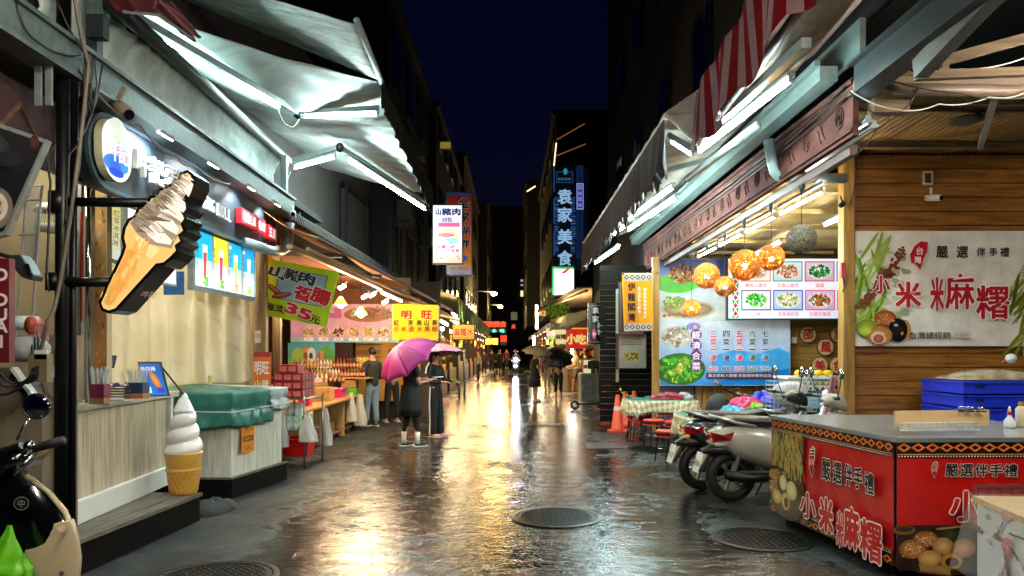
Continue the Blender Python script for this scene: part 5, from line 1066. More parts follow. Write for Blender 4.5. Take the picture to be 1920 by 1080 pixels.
for k in range(26):
    Y = 6.6+.37*k; z = 3.64-.004*k; b = MB()
    if k % 2 == 0:
        b.tube([(2.893, Y+.075*math.cos(a), z+.09*math.sin(a)) for a in [i*math.pi/8 for i in range(17)]], .007, 5); b.tube([(2.893, Y+.03*math.cos(a), z+.045*math.sin(a)) for a in [i*math.pi/5 for i in range(11)]], .01, 5)
    else:
        b.tube([(2.893, Y-.08+.16*i/6, z-.1+.19*math.sin(i/6*1.57)**2) for i in range(7)], [.003, .006, .008, .008, .007, .005, .003], 5); b.tube([(2.893, Y+.02+.07*i/5, z-.1+.12*(i/5)**2) for i in range(6)], .009, 5)
    b.build('carving', PINKW, t, smooth=True)
t = thing('roof_gutter', 'pale green grey metal gutter above the carved fascia', 'gutter', (2.75, 11, 3.95))
GUT = mat('pale_green_steel', '586461', .6, .0, spec=.2, var=.35, scale=8, stretch=(1, .3, 1))
MB().beam((2.8, 6.6, 4.04), (2.8, 17, 4.04), .16, .13).build('gutter', GUT, t); MB().beam((2.7, 6.6, 4.13), (2.7, 17, 4.13), .05, .05).build('lip', GUT, t)
MB().beam((2.96, 6.3, 4.25), (2.96, 17, 4.25), .05, .3).build('flashing', GUT, t)
tag(MB().tube([W(1440, 262, 8.1), W(1447, 300, 8.1), W(1452, 322, 8.1), W(1460, 331, 8.1), W(1480, 334, 8.1), W(1584, 334, 8.4)], .055, 12).build('drain_pipe', PIPE, smooth=True), 'grey drain pipe dropping from the right gutter and turning to the wooden post', 'pipe')
t = thing('steel_beam', 'dark green steel beam coming forward over the red counter', 'beam', (2.93, 4.5, 3.9)); MB().beam((2.93, 2.0, 3.9), (2.93, 6.3, 3.87), .09, .24).build('beam', DSTEEL, t); MB().beam((2.93, 2.0, 4.03), (2.93, 6.3, 4.0), .2, .03).build('top_flange', DSTEEL, t); MB().beam((2.93, 2.0, 3.77), (2.93, 6.3, 3.74), .2, .03).build('bottom_flange', DSTEEL, t)
# rafters/pipes crossing
OLDW = wood('old_rafter', '7a6244', '4a3a28', 0, .7, 3)
BR = mat('brown_painted_pipe', '6a5648', .5, var=.3, scale=8)
tag(MB().tube([(3.0, 6.15, 3.97), (3.08, 6.15, 3.9), (3.1, 6.15, 3.8), (3.16, 6.15, 3.75), (3.3, 6.15, 3.74), (5.2, 6.2, 3.73)], .05, 12).build('water_pipe', BR, smooth=True), 'brown water pipe with an elbow crossing above the plank wall', 'pipe')
tag(box('cross_beam', (4.1, 6.3, 3.84), (2.4, .1, .09), mat('dusty_brown_beam', '6f5d4c', .6, var=.3)), 'dusty brown cross beam behind the brown water pipe', 'beam')
tag(MB().beam((3.05, 6.35, 3.66), (3.35, 6.35, 3.66), .12, .12).build('beam_stub', OLDW), 'short beam stub at the corner of the carved fascia', 'beam')
t = thing('roof_truss', 'old timber roof truss at the top right', 'truss', (4.0, 5.7, 4.2)); MB().beam(W(1716, 143, 5.6), W(1960, 133, 5.6), .06, .06).build('tie_beam', OLDW, t); MB().beam(W(1716, 128, 5.6), W(1960, 62, 5.6), .06, .07).build('rafter', OLDW, t); MB().beam(W(1770, 90, 5.6), W(1770, 138, 5.6), .05, .05).build('strut', OLDW, t)
tag(MB().beam(W(1725, 130, 5.4), W(1905, -60, 4.4), .1, .14).build('steel_rafter', mat('grey_steel_rafter', '5a5854', .5, .3, var=.4)), 'grey steel rafter slanting up to the top right corner', 'rafter')
# corrugated roofs
def corr(name, x0, x1, y0, y1, z0, z1, m, parent, pitch=.076, amp=.012, along='y'):
    n = int(abs((x1-x0 if along == 'y' else y1-y0))/pitch*4)
    def fn(u, v):
        a = (u if along == 'y' else v); return V((x0+(x1-x0)*u, y0+(y1-y0)*v, z0+(z1-z0)*v+amp*math.sin(a*n/4*2*math.pi)))
    return MB().grid(fn, n if along == 'y' else 2, 2 if along == 'y' else n).build(name, m, parent, smooth=True, solid=.002)
t = thing('corrugated_roof', 'brown corrugated roof sheets over the plank wall and red counter', 'roof', (5.5, 7.6, 4.0))
BC = mat('brown_corrugated', '8a6c38', .55, .1, col2='5c4626', scale=3)
for k in range(4): corr('roof_sheet', 3.05+1.25*k, 4.30+1.25*k, 6.5, 9.8, 4.02-.0*k, 3.98, BC, t)
for y in (7.3, 8.6): box('purlin', (5.5, y, 3.95), (5, .06, .07), OLDW, t)
box('batten', W(1850, 235, 7.2)+V((0, 0, .0)), (.05, 1.8, .05), GAL, t, rz=-.5)
MB().ball(W(1812, 225, 7.4), (.16, .18, .03)).build('rust_hole_patch', DSTEEL, t)
t = thing('corrugated_roof', 'bright yellowish corrugated roof sheets over the restaurant lanterns', 'roof', (4.5, 12, 3.7))
YCR = mat('cream_corrugated', 'c9b98a', .5, .1, col2='9a8858', scale=2)
for k in range(4): corr('roof_sheet', 3.02+1.0*k, 4.02+1.0*k, 9.2, 15.2, 3.72, 3.5, YCR, t, amp=.014)
for y in (9.6, 10.8, 12.0, 13.2, 14.4): box('purlin', (4.6, y, 3.655-.036*(y-9.2)), (3.2, .05, .06), mat('cream_purlin', 'b8a468', .5), t)
# hooks row board above lanterns
tag(MB().beam((3.02, 6.6, 3.36), (3.02, 15.8, 3.26), .07, .09).build('lintel_beam', wood('dark_red_lintel', '4a2018', '2c1410', 1)), 'dark red wooden lintel under the carved fascia', 'beam')

def strip(u): return int(u)
STRIPE = bpy.data.materials.new('red_white_stripes'); STRIPE.use_nodes = True
# striped valance built as separate coloured cloth strips
def striped_valance(x, y0, y1, zt0, zt1, zb0, zb1, n, mats, parent, dx=.06, name='valance', seed=0, sc_=.08):
    b = MB(); S = 3
    for i in range(n):
        for j in range(S):
            b.m = (i if mats[1] is not None else 0) % len(mats)
            for v in range(4):
                q = []
                for (uu, vv) in ((0, 0), (1, 0), (1, 1), (0, 1)):
                    f = (i+(j+uu)/S)/n; w = (v+vv)/4; Y = y0+(y1-y0)*f; zt = zt0+(zt1-zt0)*f; zb = zb0+(zb1-zb0)*f - sc_*abs(math.sin(f*n*.25*math.pi))
                    q.append((x+dx*w*math.sin(f*n*.8+seed)+.02*math.sin(f*40), Y, zt+(zb-zt)*w))
                b.add(q, [(0, 1, 2, 3)])
    return b.build(name, mats, parent, solid=.004)
t = thing('striped_awning', 'red and white striped awning with canvas underside at the top right', 'awning', (2.4, 6.2, 4.2))
RC = mat('dark_red_cloth', '5c0408', .9, var=.3, spec=.05); WC = mat('greyed_pink_cloth', '76595d', .9, var=.3, spec=.05)
striped_valance(1.92, 3.4, 7.85, 4.62, 4.30, 4.06, 3.72, 30, [RC, WC], t)
TANC = mat('tan_awning_underside', 'b5a38e', .75, col2='7d6a56', scale=3, bump=.4, bscale=9, transl=.25); WHC = mat('pale_awning_underside', 'd5cfc6', .7, col2='a8978a', scale=2.5, bump=.4, bscale=9, transl=.25)
def ru(u, v):
    Y = 3.4+4.5*u; x = 1.95+1.25*v; zt = 4.60-.30*u; return V((x, Y, zt+.42*v-.12*math.sin(math.pi*v)*(1+.5*math.sin(u*9))+.015*math.sin(u*60+5*mnoise.noise(V((u*5, v*3, 8))))*(1-v)))
MB().grid(ru, 80, 20).build('canopy_sheet', WHC, t, smooth=True, solid=.006)
MB().tube([(2.0, 3.4, 4.08), (2.0, 7.85, 3.78)], .035, 8).build('front_bar', BR, t, smooth=True)
fab('lower_flap', [(2.0, 4.2, 4.08), (2.02, 7.3, 3.84), (2.5, 7.2, 4.0), (2.55, 4.2, 4.3)], .08, TANC, parent=t, seed=3)
a_, b_, c_ = (2.75, 5.7, 4.35), (2.07, 8.05, 3.98), (1.72, 8.15, 4.0)
MB().beam(V(W(1512, 96, 5.2))+V((0, 0, .06)), V(W(1308, 276, 8.1))+V((0, 0, .07)), .07, .07).build('arm', GAL, t); MB().ball(W(1306, 270, 8.1), (.06, .06, .06)).build('elbow_joint', DSTEEL, t); MB().beam(V(W(1303, 280, 8.1)), V(W(1254, 252, 8.3)), .05, .05).build('forearm', GAL, t)
GR = 'tube lamps along the right awnings'
tube_lamp(W(1484, 150, 6.0), W(1310, 286, 8.0), 'long bright tube lamp under the striped awning', GR, drop=.05)
tube_lamp(W(1300, 292, 8.1), W(1256, 264, 8.3), 'short tube lamp at the corner between the two right awnings', GR, drop=.05)
# second awning with ragged dark ruffle
t = thing('ruffled_awning', 'long dark brown ruffled awning over the right restaurant', 'awning', (2.2, 12, 3.9))
RB_ = mat('dark_brown_cloth', '33221f', .9, col2='1a1413', scale=9, stretch=(1, 6, .5), bump=.5, transl=.02)
valance(1.62, 7.95, 17.2, 4.05, 3.97, .56, .55, RB_, t, n=420, scal=.05, per=60, amp=.05, rag=.3)
def ru2(u, v):
    Y = 7.9+9.3*u; x = 1.62+1.3*v; return V((x, Y, 4.1-.06*u+.34*v-.10*math.sin(math.pi*v)*(1+.6*math.sin(u*17))+.012*math.sin(u*110)*(1-v)))
MB().grid(ru2, 120, 16).build('canopy_sheet', WHC, t, smooth=True, solid=.006)
fab('end_sheet', [(1.62, 8.0, 4.12), (2.0, 7.9, 3.7), (2.25, 7.9, 4.0), (2.1, 7.95, 4.45)], .05, WHC, parent=t, seed=4, nu=20, nv=14)
for i, (a, c) in enumerate((((2.72, 9.7, 4.1), (1.72, 10.2, 3.95)), ((2.7, 13.6, 4.05), (1.75, 13.9, 3.9)))): MB().beam(a, c, .06, .06).build('arm', GAL, t); MB().beam(c, (1.68, c[1]+2.6, 3.92), .05, .05).build('forearm', GAL, t)
MB().tube([W(1420, 235, 7.2), W(1290, 335, 9.0)], .045, 10).build('roller', GAL, t, smooth=True)
for i, (a, c, lb) in enumerate(((W(1262, 352, 9.5), W(1180, 412, 12.6), 'nearer upper tube lamp under the ruffled awning'), (W(1268, 372, 9.4), W(1178, 432, 12.6), 'nearer lower tube lamp under the ruffled awning'), (W(1172, 425, 13.0), W(1150, 440, 14.2), 'middle short tube lamp under the ruffled awning'), (W(1160, 464, 14.0), W(1116, 494, 17.0), 'farthest tube lamp under the ruffled awning'))):
    tube_lamp(a, c, lb, GR, drop=.05)
tube_lamp(W(1630, 226, 6.3), W(1488, 312, 7.9), 'pale tube lamp along the lower edge of the carved fascia', 'tube lamps on the restaurant front', glow('lit_tube_soft', 'dff0ff', 14), drop=.0, r=.02)
tube_lamp(W(1640, 236, 6.4), W(1515, 318, 7.9), 'second dimmer tube lamp under the carved fascia', 'tube lamps on the restaurant front', glow('tube_off', 'c8c4b8', .3), drop=.0, r=.02)
for i, (ya, yb) in enumerate(((7.9, 9.2), (9.35, 10.55), (10.7, 11.9), (12.05, 13.25))):
    tube_lamp((3.3, ya, 3.27-.03*(ya-8)/5), (3.3, yb, 3.27-.03*(yb-8)/5), ['nearest', 'second', 'third', 'farthest'][i]+' tube lamp in the row above the woven lanterns', 'tube lamps above the lanterns', TUBE_I, drop=.1, w=.04)
tube_lamp((4.6, 9.6, 3.45), (4.6, 11.0, 3.42), 'wall side tube lamp behind the unlit woven lantern', 'tube lamps above the lanterns', TUBE_I)
tube_lamp((4.4, 12.2, 3.35), (4.4, 13.5, 3.3), 'rear tube lamp in front of the dish menu', 'tube lamps above the lanterns', TUBE_I)
# woven lanterns
WEAVE = mat('woven_rattan', 'e6b565', .7, col2='b98038', scale=30, transl=.65); WEAVE2 = mat('grey_rattan', '9a8f7c', .7, col2='5f584c', scale=30, transl=.2)
import bmesh
def lantern(px, py, Y, r, hook_py, lab, lit=True):
    c = W(px, py, Y); t = thing('woven_lantern', lab, 'lantern', c, 'woven ball lanterns of the restaurant'); rr = random.Random(px)
    b = MB(); N = 190
    for k in range(N):
        ax = V((rr.gauss(0, 1), rr.gauss(0, 1), rr.gauss(0, 1))).normalized(); e = ax.orthogonal().normalized(); f_ = ax.cross(e); o_ = rr.uniform(-.75, .75); q = math.sqrt(1-o_*o_); a0 = rr.uniform(0, 6.28); ln = rr.uniform(1.6, 4.2)
        pts = [c+(ax*o_+(e*math.cos(a0+ln*i/9)+f_*math.sin(a0+ln*i/9))*q).normalized()*r*(1+rr.uniform(-.012, .012)) for i in range(10)]
        b.tube(pts, r*.026, 3, caps=False)
    stuff(b.build('woven_shell', WEAVE if lit else WEAVE2, t))
    MB().tube([c+V((0, 0, r)), W(px, hook_py, Y)], .004, 5).build('cord', BLKCAB, t); MB().lathe([(.004, -.1), (.035, .0), (.035, .02)], W(px, hook_py, Y), 10).build('ceiling_cap', DSTEEL, t)
    MB().ball(c-V((0, 0, r*.1)), r*.2, 12, 8).build('bulb', glow('lantern_bulb', 'ffe6a8', 26) if lit else GLS, t, smooth=True)
    if lit: point(c+V((0, 0, 0)), 'ffc070', 42*(r/.18)**2, r*.2, t)
lantern(1325, 517, 11.5, .195, 460, 'woven orange lantern hanging left of the group'); lantern(1359, 537, 10.55, .143, 440, 'small woven lantern low between the two larger ones'); lantern(1396, 497, 9.63, .195, 415, 'largest woven orange lantern in the middle')
lantern(1446, 483, 8.64, .15, 385, 'woven orange lantern highest of the lit ones'); lantern(1503, 449, 7.73, .150, 350, 'unlit grey woven lantern by the wooden post', False); lantern(1297, 577, 12.5, .142, 478, 'lowest and farthest woven orange lantern')
# ---------------- rear wall with menus
YW = wood('yellow_pine', 'a8813c', '7f5e28', 0, .5, 3); YWV = wood('yellow_pine_upright', 'a47a3c', '7a5626', 2, .5, 3)
t = thing('pine_wall', 'yellow pine plank rear wall of the restaurant', 'wall', (4.5, 15.1, 0)); x0 = W(1300, 0, 14.9).x
for k in range(17): box('plank', (5.2, 15.05, 1.3+.145*k), (4.5, .05, .14), YW, t, bevel=.004)
for k in range(17): box('upright_board', (3.75+.145*k, 15.0, .6), (.138, .05, 1.22), YWV, t, bevel=.004)
box('base_wall', (5.1, 15.2, 1.8), (4.2, .1, 3.6), mat('brown_wall'), t)
box('lilac_panel', (3.3, 15.02, .8), (.7, .04, 1.5), mat('lilac_grey_panel', '5c5a78', .5), t)
tag(box('wooden_post', (W(1229, 0, 14.6).x, 14.6, 1.7), (.13, .12, 3.4), YWV, bevel=.006), 'yellow wooden post at the left edge of the menu posters', 'post')
tag(box('brick_strip', (4.9, 14.98, 3.15), (1.2, .06, .5), mat('brown_brick', '7a4a3a', .8, var=.4, scale=14, stretch=(3, 3, 9))), 'strip of brown bricks above the dish menu', 'wall')
P = Panel(W(1238, 722, 14.7), (1, 0, 0)); t = thing('menu_poster', 'large blue set menu poster listing prices 600 to 2000', 'poster', W(1360, 722, 14.7))
P.prect(1238, 600, 1481, 722, '2a8ad8', 'd4dce8', 1, 10); P.poly([(1330, 722), (1481, 722), (1481, 690), (1400, 700)][::1], '1a78c8', px=True); P.ell(1440, 690, 34, 5, '3a9ae0', px=True); P.poly([(1335, 668), (1380, 655), (1420, 664), (1460, 652), (1481, 662), (1481, 690), (1335, 700)], '3f9fe2', px=True)
rr = random.Random(21)
P.food(1268, 632, 30, 20, ['e8e0d4', 'c8b8a0', 'b08a70', 'f0ece4'], 24, 31, plate='dcd8cc', sz=.3); P.food(1275, 692, 48, 30, ['4ab828', '6ad03a', '2a8a1c', '8ae04a', 'e8c860'], 70, 32, plate='3a7a2a', sz=.2)
P.ell(1300, 612, 14, 8, '7a6ac8', '9a8ae0', px=True, n=9); P.ell(1303, 613, 4, 3, 'f0c040', px=True); P.food(1285, 615, 10, 6, ['2a8a3a', '3ab04a'], 10, 5, plate=None)
for i, ch in enumerate('經濟合菜'): P.ell(1305, 628+19.5*i, 10.5, 10.5, '7a2a8a', px=True, n=20); P.text(ch, 1305, 628+19.5*i, 14, 'f6f0f8', px=True, w=15, bold=.03)
for j, (ch, pr, c) in enumerate((('三', '600', 'd84a5a'), ('四', '800', '1c3a6a'), ('五', '1200', 'd8284a'), ('六', '1500', '1a5a3a'), ('七', '2000', '3a5a7a'))):
    x = 1337+24.2*j
    for y, s_ in ((626, ch), (641, '菜'), (655, '一'), (671, '湯')): P.text(s_, x, y, 11 if s_ != '一' else 1.6, c, px=True, w=12, bold=.04, out='f0f4fa', ow=.05)
    P.text(pr, x, 691, 8, c, px=True, w=16+2*(len(pr) > 3), bold=.04, out='f4f6fa', ow=.08)
P.prect(1323, 699, 1450, 709, '5a1a3a'); P.text('真正邵族人經營 邵族風味餐到這店', 1386, 704, 6, 'f0e8ec', px=True, w=118)
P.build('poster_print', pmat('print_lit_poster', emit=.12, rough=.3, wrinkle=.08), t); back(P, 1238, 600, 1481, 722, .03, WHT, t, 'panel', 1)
P = Panel(W(1237, 600, 14.68), (1, 0, 0)); t = thing('food_poster', 'tall poster with roast pork and steamed fish photos left of the dish menu', 'poster', W(1300, 600, 14.68)); P.prect(1237, 486, 1364, 599, 'c8ccd0', '1c4aa0', 1, 10)
P.prect(1237, 540, 1364, 599, 'd0d0cc', 'b8c4d0', 1, 3); P.ell(1268, 532, 42, 18, '3aa03a', '5ab83a', px=True); P.food(1280, 514, 34, 20, ['a85a2a', 'd89a5a', '6a3018', 'e8c090', 'c07038'], 46, 8, plate=None, sz=.24)
P.ell(1290, 580, 52, 17, '8a8a84', 'b0aca0', px=True); P.ell(1290, 580, 46, 13, 'c8b89a', '8a7458', px=True); P.food(1265, 567, 30, 14, ['5ab03a', '8ac83a', 'd8c870', '3a8a2a', 'c86a3a'], 40, 9, plate=None, sz=.22)
for k in range(7): P.ell(1246+k*9, 592-((k*5) % 4), 4, 3, 'c87a2a', '8a4a18', px=True)
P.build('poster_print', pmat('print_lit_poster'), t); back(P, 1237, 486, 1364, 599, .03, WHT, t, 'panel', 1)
P = Panel(W(1370, 598, 14.3), (1, 0, 0)); t = thing('menu_lightbox', 'white dish menu board with rows of framed food photos', 'menu board', W(1480, 598, 14.3)); back(P, 1366, 485, 1600, 597, .1, mat('dark_case', '26303a', .4), t, 'case', 3)
P.prect(1366, 485, 1600, 597, 'cfdcf2', 'e4ecf8', 1, 3); P.prect(1373, 490, 1385, 596, '2a8a5a')
for k in range(7): y = 498+15*k; P.poly([(1379, y-7.5), (1385, y), (1379, y+7.5), (1373, y)], 'f4f0f0', px=True); P.poly([(1379, y-5.5), (1383.6, y), (1379, y+5.5), (1374.4, y)], 'c8203a', px=True)
dishes = [(0, 0, 'd86a5a', ['e8d0b8', 'b88a6a', 'd8b8a0'], 'f0e8e4', '鐵板山豬肉'), (1, 0, '2a8a8a', ['e89a8a', 'b04a3a', '3ab02a', 'c87a5a'], 'b8d8e0', '石板山豬肉'), (2, 0, 'c82a5a', ['2a8a3a', '1c5a28', '4aa84a'], 'c8b8d0', '過貓'), (3, 0, '2a5ac8', ['3a4a3a', 'd8d8d8', '6a2a2a'], 'c8c8e0', '白斬雞'),
          (0, 1, '5a2a5a', ['3ad03a', '2aa82a', '5ae04a', '1c8a1c'], 'c8d8e8', '山蘇'), (1, 1, '1a4aa8', ['c8c89a', '6ab03a', 'e8e0c0', '8a6a3a'], 'a8c0e0', '清蒸總統魚'), (2, 1, 'd83a6a', ['b03a1c', 'd8603a', '8a2a18', '4a9a3a'], 'b8b0d8', '豆瓣尼羅魚'), (3, 1, '2a8a7a', ['3a9a3a', 'c8a070', '5a3a2a'], 'd0d8e0', '白菜')]
for (i, j, bc, pal, pl, nm) in dishes:
    x = 1417+59.5*i; y = 509+54*j
    P.prect(x-28, y-19, x+28, y+19, bc); P.prect(x-26, y-17, x+26, y+17, tuple(c*.8 for c in hx(pl)), pl); P.food(x, y, 24, 15, pal, 44, i*7+j, plate='e8e8ec', sz=.22); P.text(nm, x, y+26, 8, 'c83a3a', px=True, w=len(nm)*8)
P.build('menu_print', pmat('print_menu_board', emit=.55, rough=.25, wrinkle=0, grime=.04), t)
# wooden discs
for ch, px, py in (('邵', 1515, 627), ('族', 1573, 627), ('風', 1548, 651), ('美', 1537, 685), ('食', 1571, 685)):
    p = W(px, py, 14.9); t = thing('wooden_disc', {'邵': 'upper left', '族': 'upper right', '風': 'middle', '美': 'lower left', '食': 'lower right'}[ch]+' round cream wooden disc with a red character', 'disc', p, 'round character discs on the pine wall'); MB().tube([p+V((0, .03, 0)), p], .17, 22).build('disc', wood('bark_edge', '6a4a2c', '4a3018', 2), t)
    MB().tube([p, p-V((0, .006, 0))], .155, 22).build('face', wood('cream_disc', 'c8ab7c', 'b0905c', 0), t); q = Panel(p+V((-.12, -.012, -.12)), (1, 0, 0)); q.text(ch, .12, .12, .2, 'b81c2c', w=.2, bold=.035); q.build('lettering', PV, t)
tag(box('switch_plate', W(1489, 638, 14.9), (.1, .03, .12), WHT, bevel=.005), 'small grey switch box on the pine wall left of the discs', 'switch')
# shelf of fruit behind post, pink towel stand
t = thing('side_counter', 'white counter with zigzag trim near the pine wall', 'counter', (5.0, 12.6, 0)); box('body', (5.4, 12.8, .55), (1.5, .6, 1.1), mat('pale_blue_front', '7ab0d0', .4), t); box('top', (5.4, 12.8, 1.12), (1.6, .7, .04), WHT, t); P = Panel((4.65, 12.49, .88), (1, 0, 0)); P.rect(0, 0, 1.5, .2, 'd8d4cc')
for k in range(15): P.poly([(.1*k, .02), (.1*k+.1, .02), (.1*k+.05, .1)], '2a2a3a'); P.poly([(.1*k, .12), (.1*k+.1, .12), (.1*k+.05, .18)], '8a6a3a')
P.build('zigzag_print', PV, t)
for k in range(4): tag(MB().ball((4.85+.16*k, 12.6, 1.2), (.09, .06, .055), 10, 6).build('mango', mat('mango_yellow', 'e0b81c', .35), smooth=True), ['leftmost', 'second', 'third', 'rightmost'][k]+' yellow mango on the white counter', 'fruit', 'mangoes on the white counter')
b = MB(); pk = W(1563, 655, 9.5)
b.grid(lambda u, v: V((pk.x+(u-.5)*.42*(1-v*.86)+.02*math.sin(u*14), 9.5-.03*math.sin(u*22)*(1-v), .55+v*(.72)-.06*abs(u-.5)*(1-v))), 26, 12); tag(b.build('pink_cloth', mat('dusty_pink_cloth', 'b07a8a', .8, var=.2, scale=6), smooth=True, solid=.01), 'dusty pink cloth hung in a peak beside the wooden post', 'cloth')
tag(box('cloth_clip', pk+V((.05, -.05, -.0)) if False else (pk.x+.05, 9.42, 1.12), (.13, .03, .04), DSTEEL), 'black clip gripping the pink cloth', 'clip')
# ---------------- nearer plank wall with banner
PLK = wood('brown_stained_pine', '9c6628', '623c14', 0, .42, 3.2, .3)
t = thing('plank_wall', 'brown stained horizontal plank wall behind the red counter', 'wall', (6, 9.1, 0))
rr = random.Random(9)
for k in range(23):
    z = .09+.172*k; xs = 4.13; 
    cuts = [4.13, 4.13+rr.uniform(1.0, 2.4), 8.2]
    for a, c in zip(cuts, cuts[1:]): o = box('plank', ((a+c)/2, 9.07+rr.uniform(-.004, .004), z), (c-a-.004, .04, .164), PLK, t, bevel=.005)
box('backing', (6.15, 9.13, 2.0), (4.1, .04, 4.0), mat('black_soffit'), t)
tag(box('corner_post', (4.04, 9.02, 1.96), (.14, .16, 3.92), wood('ochre_post', 'a07a34', '6f5220', 2, .5), bevel=.008), 'ochre wooden corner post between the plank wall and the restaurant', 'post')
t = thing('fire_alarm', 'small red box with coiled cord on the corner post', 'alarm', W(1583, 507, 8.9)); box('red_box', W(1580, 507, 8.88), (.05, .05, .18), mat('alarm_red', 'a01820', .4), t); MB().tube([W(1581, 520, 8.85), W(1584, 538, 8.85), W(1580, 548, 8.85)], .008, 5).build('cord', BLKCAB, t)
t = thing('wall_socket', 'square beige electrical box on the plank wall above the camera', 'socket', W(1739, 334, 9.0)); box('box', W(1739, 334, 9.0), (.12, .06, .17), mat('beige_plastic', 'b8b09a', .5), t, bevel=.01); box('dark_face', W(1740, 334, 8.96), (.07, .02, .11), mat('dark_face', '3a2c20', .6), t)
def mban(P):
    P.k = 2; n = 14; a = P.at(1603, 649); b_ = P.at(1990, 433)
    P.grid(lambda x, y: P.pt(a[0]+(b_[0]-a[0])*x, a[1]+(b_[1]-a[1])*y), n*2, n); P.c[-2*n*n:] = [hx('dcd7ce')]*(2*n*n); P.k = 4
    rr = random.Random(77)
    for k in range(60): P.ell(rr.uniform(1606, 1700), rr.uniform(470, 600), rr.uniform(4, 12), rr.uniform(3, 8), tuple(c*rr.uniform(.8, 1.1) for c in hx(rr.choice(['a8b088', 'bcc0a0', '9aa870']))), px=True, n=8)
    for k in range(34):
        x = rr.uniform(1604, 1660); y = rr.uniform(450, 620); u, v = P.at(x, y); P.ell(u, v, .22, .022, rr.choice([hx('7a9a30'), hx('94ac48'), hx('5a7a24'), hx('a8b860')]), rot=rr.uniform(.6, 1.9), n=8)
    for k in range(30):
        x = rr.uniform(1890, 1960); y = rr.uniform(500, 640); u, v = P.at(x, y); P.ell(u, v, .26, .024, rr.choice([hx('6a7a2a'), hx('94944a'), hx('4a5a20'), hx('b0a860')]), rot=rr.uniform(.6, 1.4), n=8)
    for (x0, y0, x1, y1) in ((1690, 468, 1665, 520), (1640, 545, 1606, 580), (1660, 505, 1640, 545)):
        for k in range(60):
            f = rr.random(); x = x0+(x1-x0)*f+rr.uniform(-9, 9); y = y0+(y1-y0)*f+rr.uniform(-4, 4); P.ell(x, y, 3, 3, tuple(c*rr.uniform(.6, 1.3) for c in hx('7a3a22')), px=True, n=6)
    P.poly([(1712, 462), (1724, 453), (1737, 455), (1736, 472), (1728, 488), (1723, 506), (1717, 498), (1706, 492), (1704, 478)][::-1], 'b81824', px=True); P.text('台', 1722, 471, 14, 'f0e8e4', px=True, bold=.03); P.text('灣', 1718, 488, 13, 'f0e8e4', px=True, bold=.03)
    for ch, x, s_ in (('嚴', 1764, 22), ('選', 1802, 21), ('伴', 1836, 16), ('手', 1859, 15), ('禮', 1880, 17)): P.text(ch, x, 473, s_, '2a2622', px=True, w=s_, bold=.02)
    for ch, x, y, s_ in (('小', 1649, 534, 32), ('米', 1700, 553, 46), ('麻', 1796, 547, 64), ('米', 1753, 552, 60), ('糬', 1857, 567, 60)):
        P.text(ch, x, y, s_, 'b01c28', px=True, w={1753: 24, 1796: 54}.get(x, s_)*.98, bold=.03 if x > 1790 else .05, out='efe6e0', ow=.045)
    P.text('台灣總經銷', 1740, 629, 13, '2a2622', px=True, w=76, bold=.02); P.prect(1786, 624, 1815, 634, '8a7a70'); P.prect(1787, 625, 1814, 633, 'dcd7ce'); P.text('台湖經銷', 1800, 629, 5, '4a403a', px=True, w=22)
    for x, y, a, b_, c, c2 in ((1656, 597, 21, 15, 'c8763a', '8a4418'), (1622, 616, 20, 17, 'a8b03a', '6a7a1c'), (1692, 618, 12, 18, 'd89a4a', 'a86a2a'), (1680, 619, 18, 22, '1c1c1c', '060606'), (1646, 629, 23, 18, 'd8a05a', 'a0602a'), (1644, 633, 16, 12, 'f0dcc8', 'd8b090'), (1643, 635, 10, 8, 'b8705a', '8a4a34')): P.ell(x, y, a, b_, c, c2, px=True, n=22)
    P.ell(1618, 620, 12, 9, 'c8d05a', '98a83a', px=True); P.ell(1676, 610, 5, 3, 'c8c8c8', '3a3a3a', px=True)
    for k in range(30): P.ell(1656+rr.uniform(-17, 17), 597+rr.uniform(-11, 11), 1.2, 1, 'e8b878', px=True, n=6)
    P.text('佳寶', 1914, 508, 24, '4a4a20', px=True, w=8)
Yw = 8.98
cloth_banner('wall_banner', 'wide off white millet mochi banner on the plank wall under clear film', [W(1603, 649, Yw), W(1990, 649, Yw), W(1990, 433, Yw), W(1603, 433, Yw)], mban, pmat('print_wall_banner', rough=.3, wrinkle=.35, wscale=4), amp=.003)
# blue crates and wrapped stack
BLU = mat('blue_plastic_crate', '1c34c8', .35, var=.15); 
for k in range(7):
    p = V((5.35+.0, 8.3, .32+.145*k)); t = thing('stacked_crate', 'blue plastic crate, %s from the top of the stack against the plank wall' % ['seventh', 'sixth', 'fifth', 'fourth', 'third', 'second', 'first'][k], 'crate', p-V((0, 0, .07)), 'blue crates stacked against the plank wall')
    box('tub', p, (1.15, .8, .125), BLU, t, bevel=.008); box('rim', p+V((0, 0, .058)), (1.19, .84, .02), BLU, t); box('rib', p+V((-.25, -.405, -.01)), (.02, .02, .1), BLU, t); box('handle_slot', p+V((-.4, -.402, .015)), (.1, .01, .03), mat('navy_shadow', '0a1040', .5), t)
p = V((5.35, 8.3, 1.4)); box_ = MB().box((5.35, 8.3, .12), (1.1, .75, .24)).build('plinth', DSTEEL); tag(box_, 'dark plinth under the blue crates', 'plinth')
t = thing('wrapped_bundle', 'clear plastic wrapped bundle tied with a red knot on top of the blue crates', 'bundle', (5.35, 8.3, 1.27)); MB().grid(lambda u, v: V((4.85+1.25*u, 8.0+.6*v, 1.27+.11*math.sin(math.pi*min(1, u*1.3+.0))**.6*math.sin(math.pi*v)**.5+.01*mnoise.noise(V((u*9, v*9, 3)))+.0)), 30, 14).build('plastic_film', mat('clear_film', 'b9ad98', .2, col2='7a6a50', scale=6, bump=.8, bscale=14, spec=.8), t, smooth=True, solid=.004)
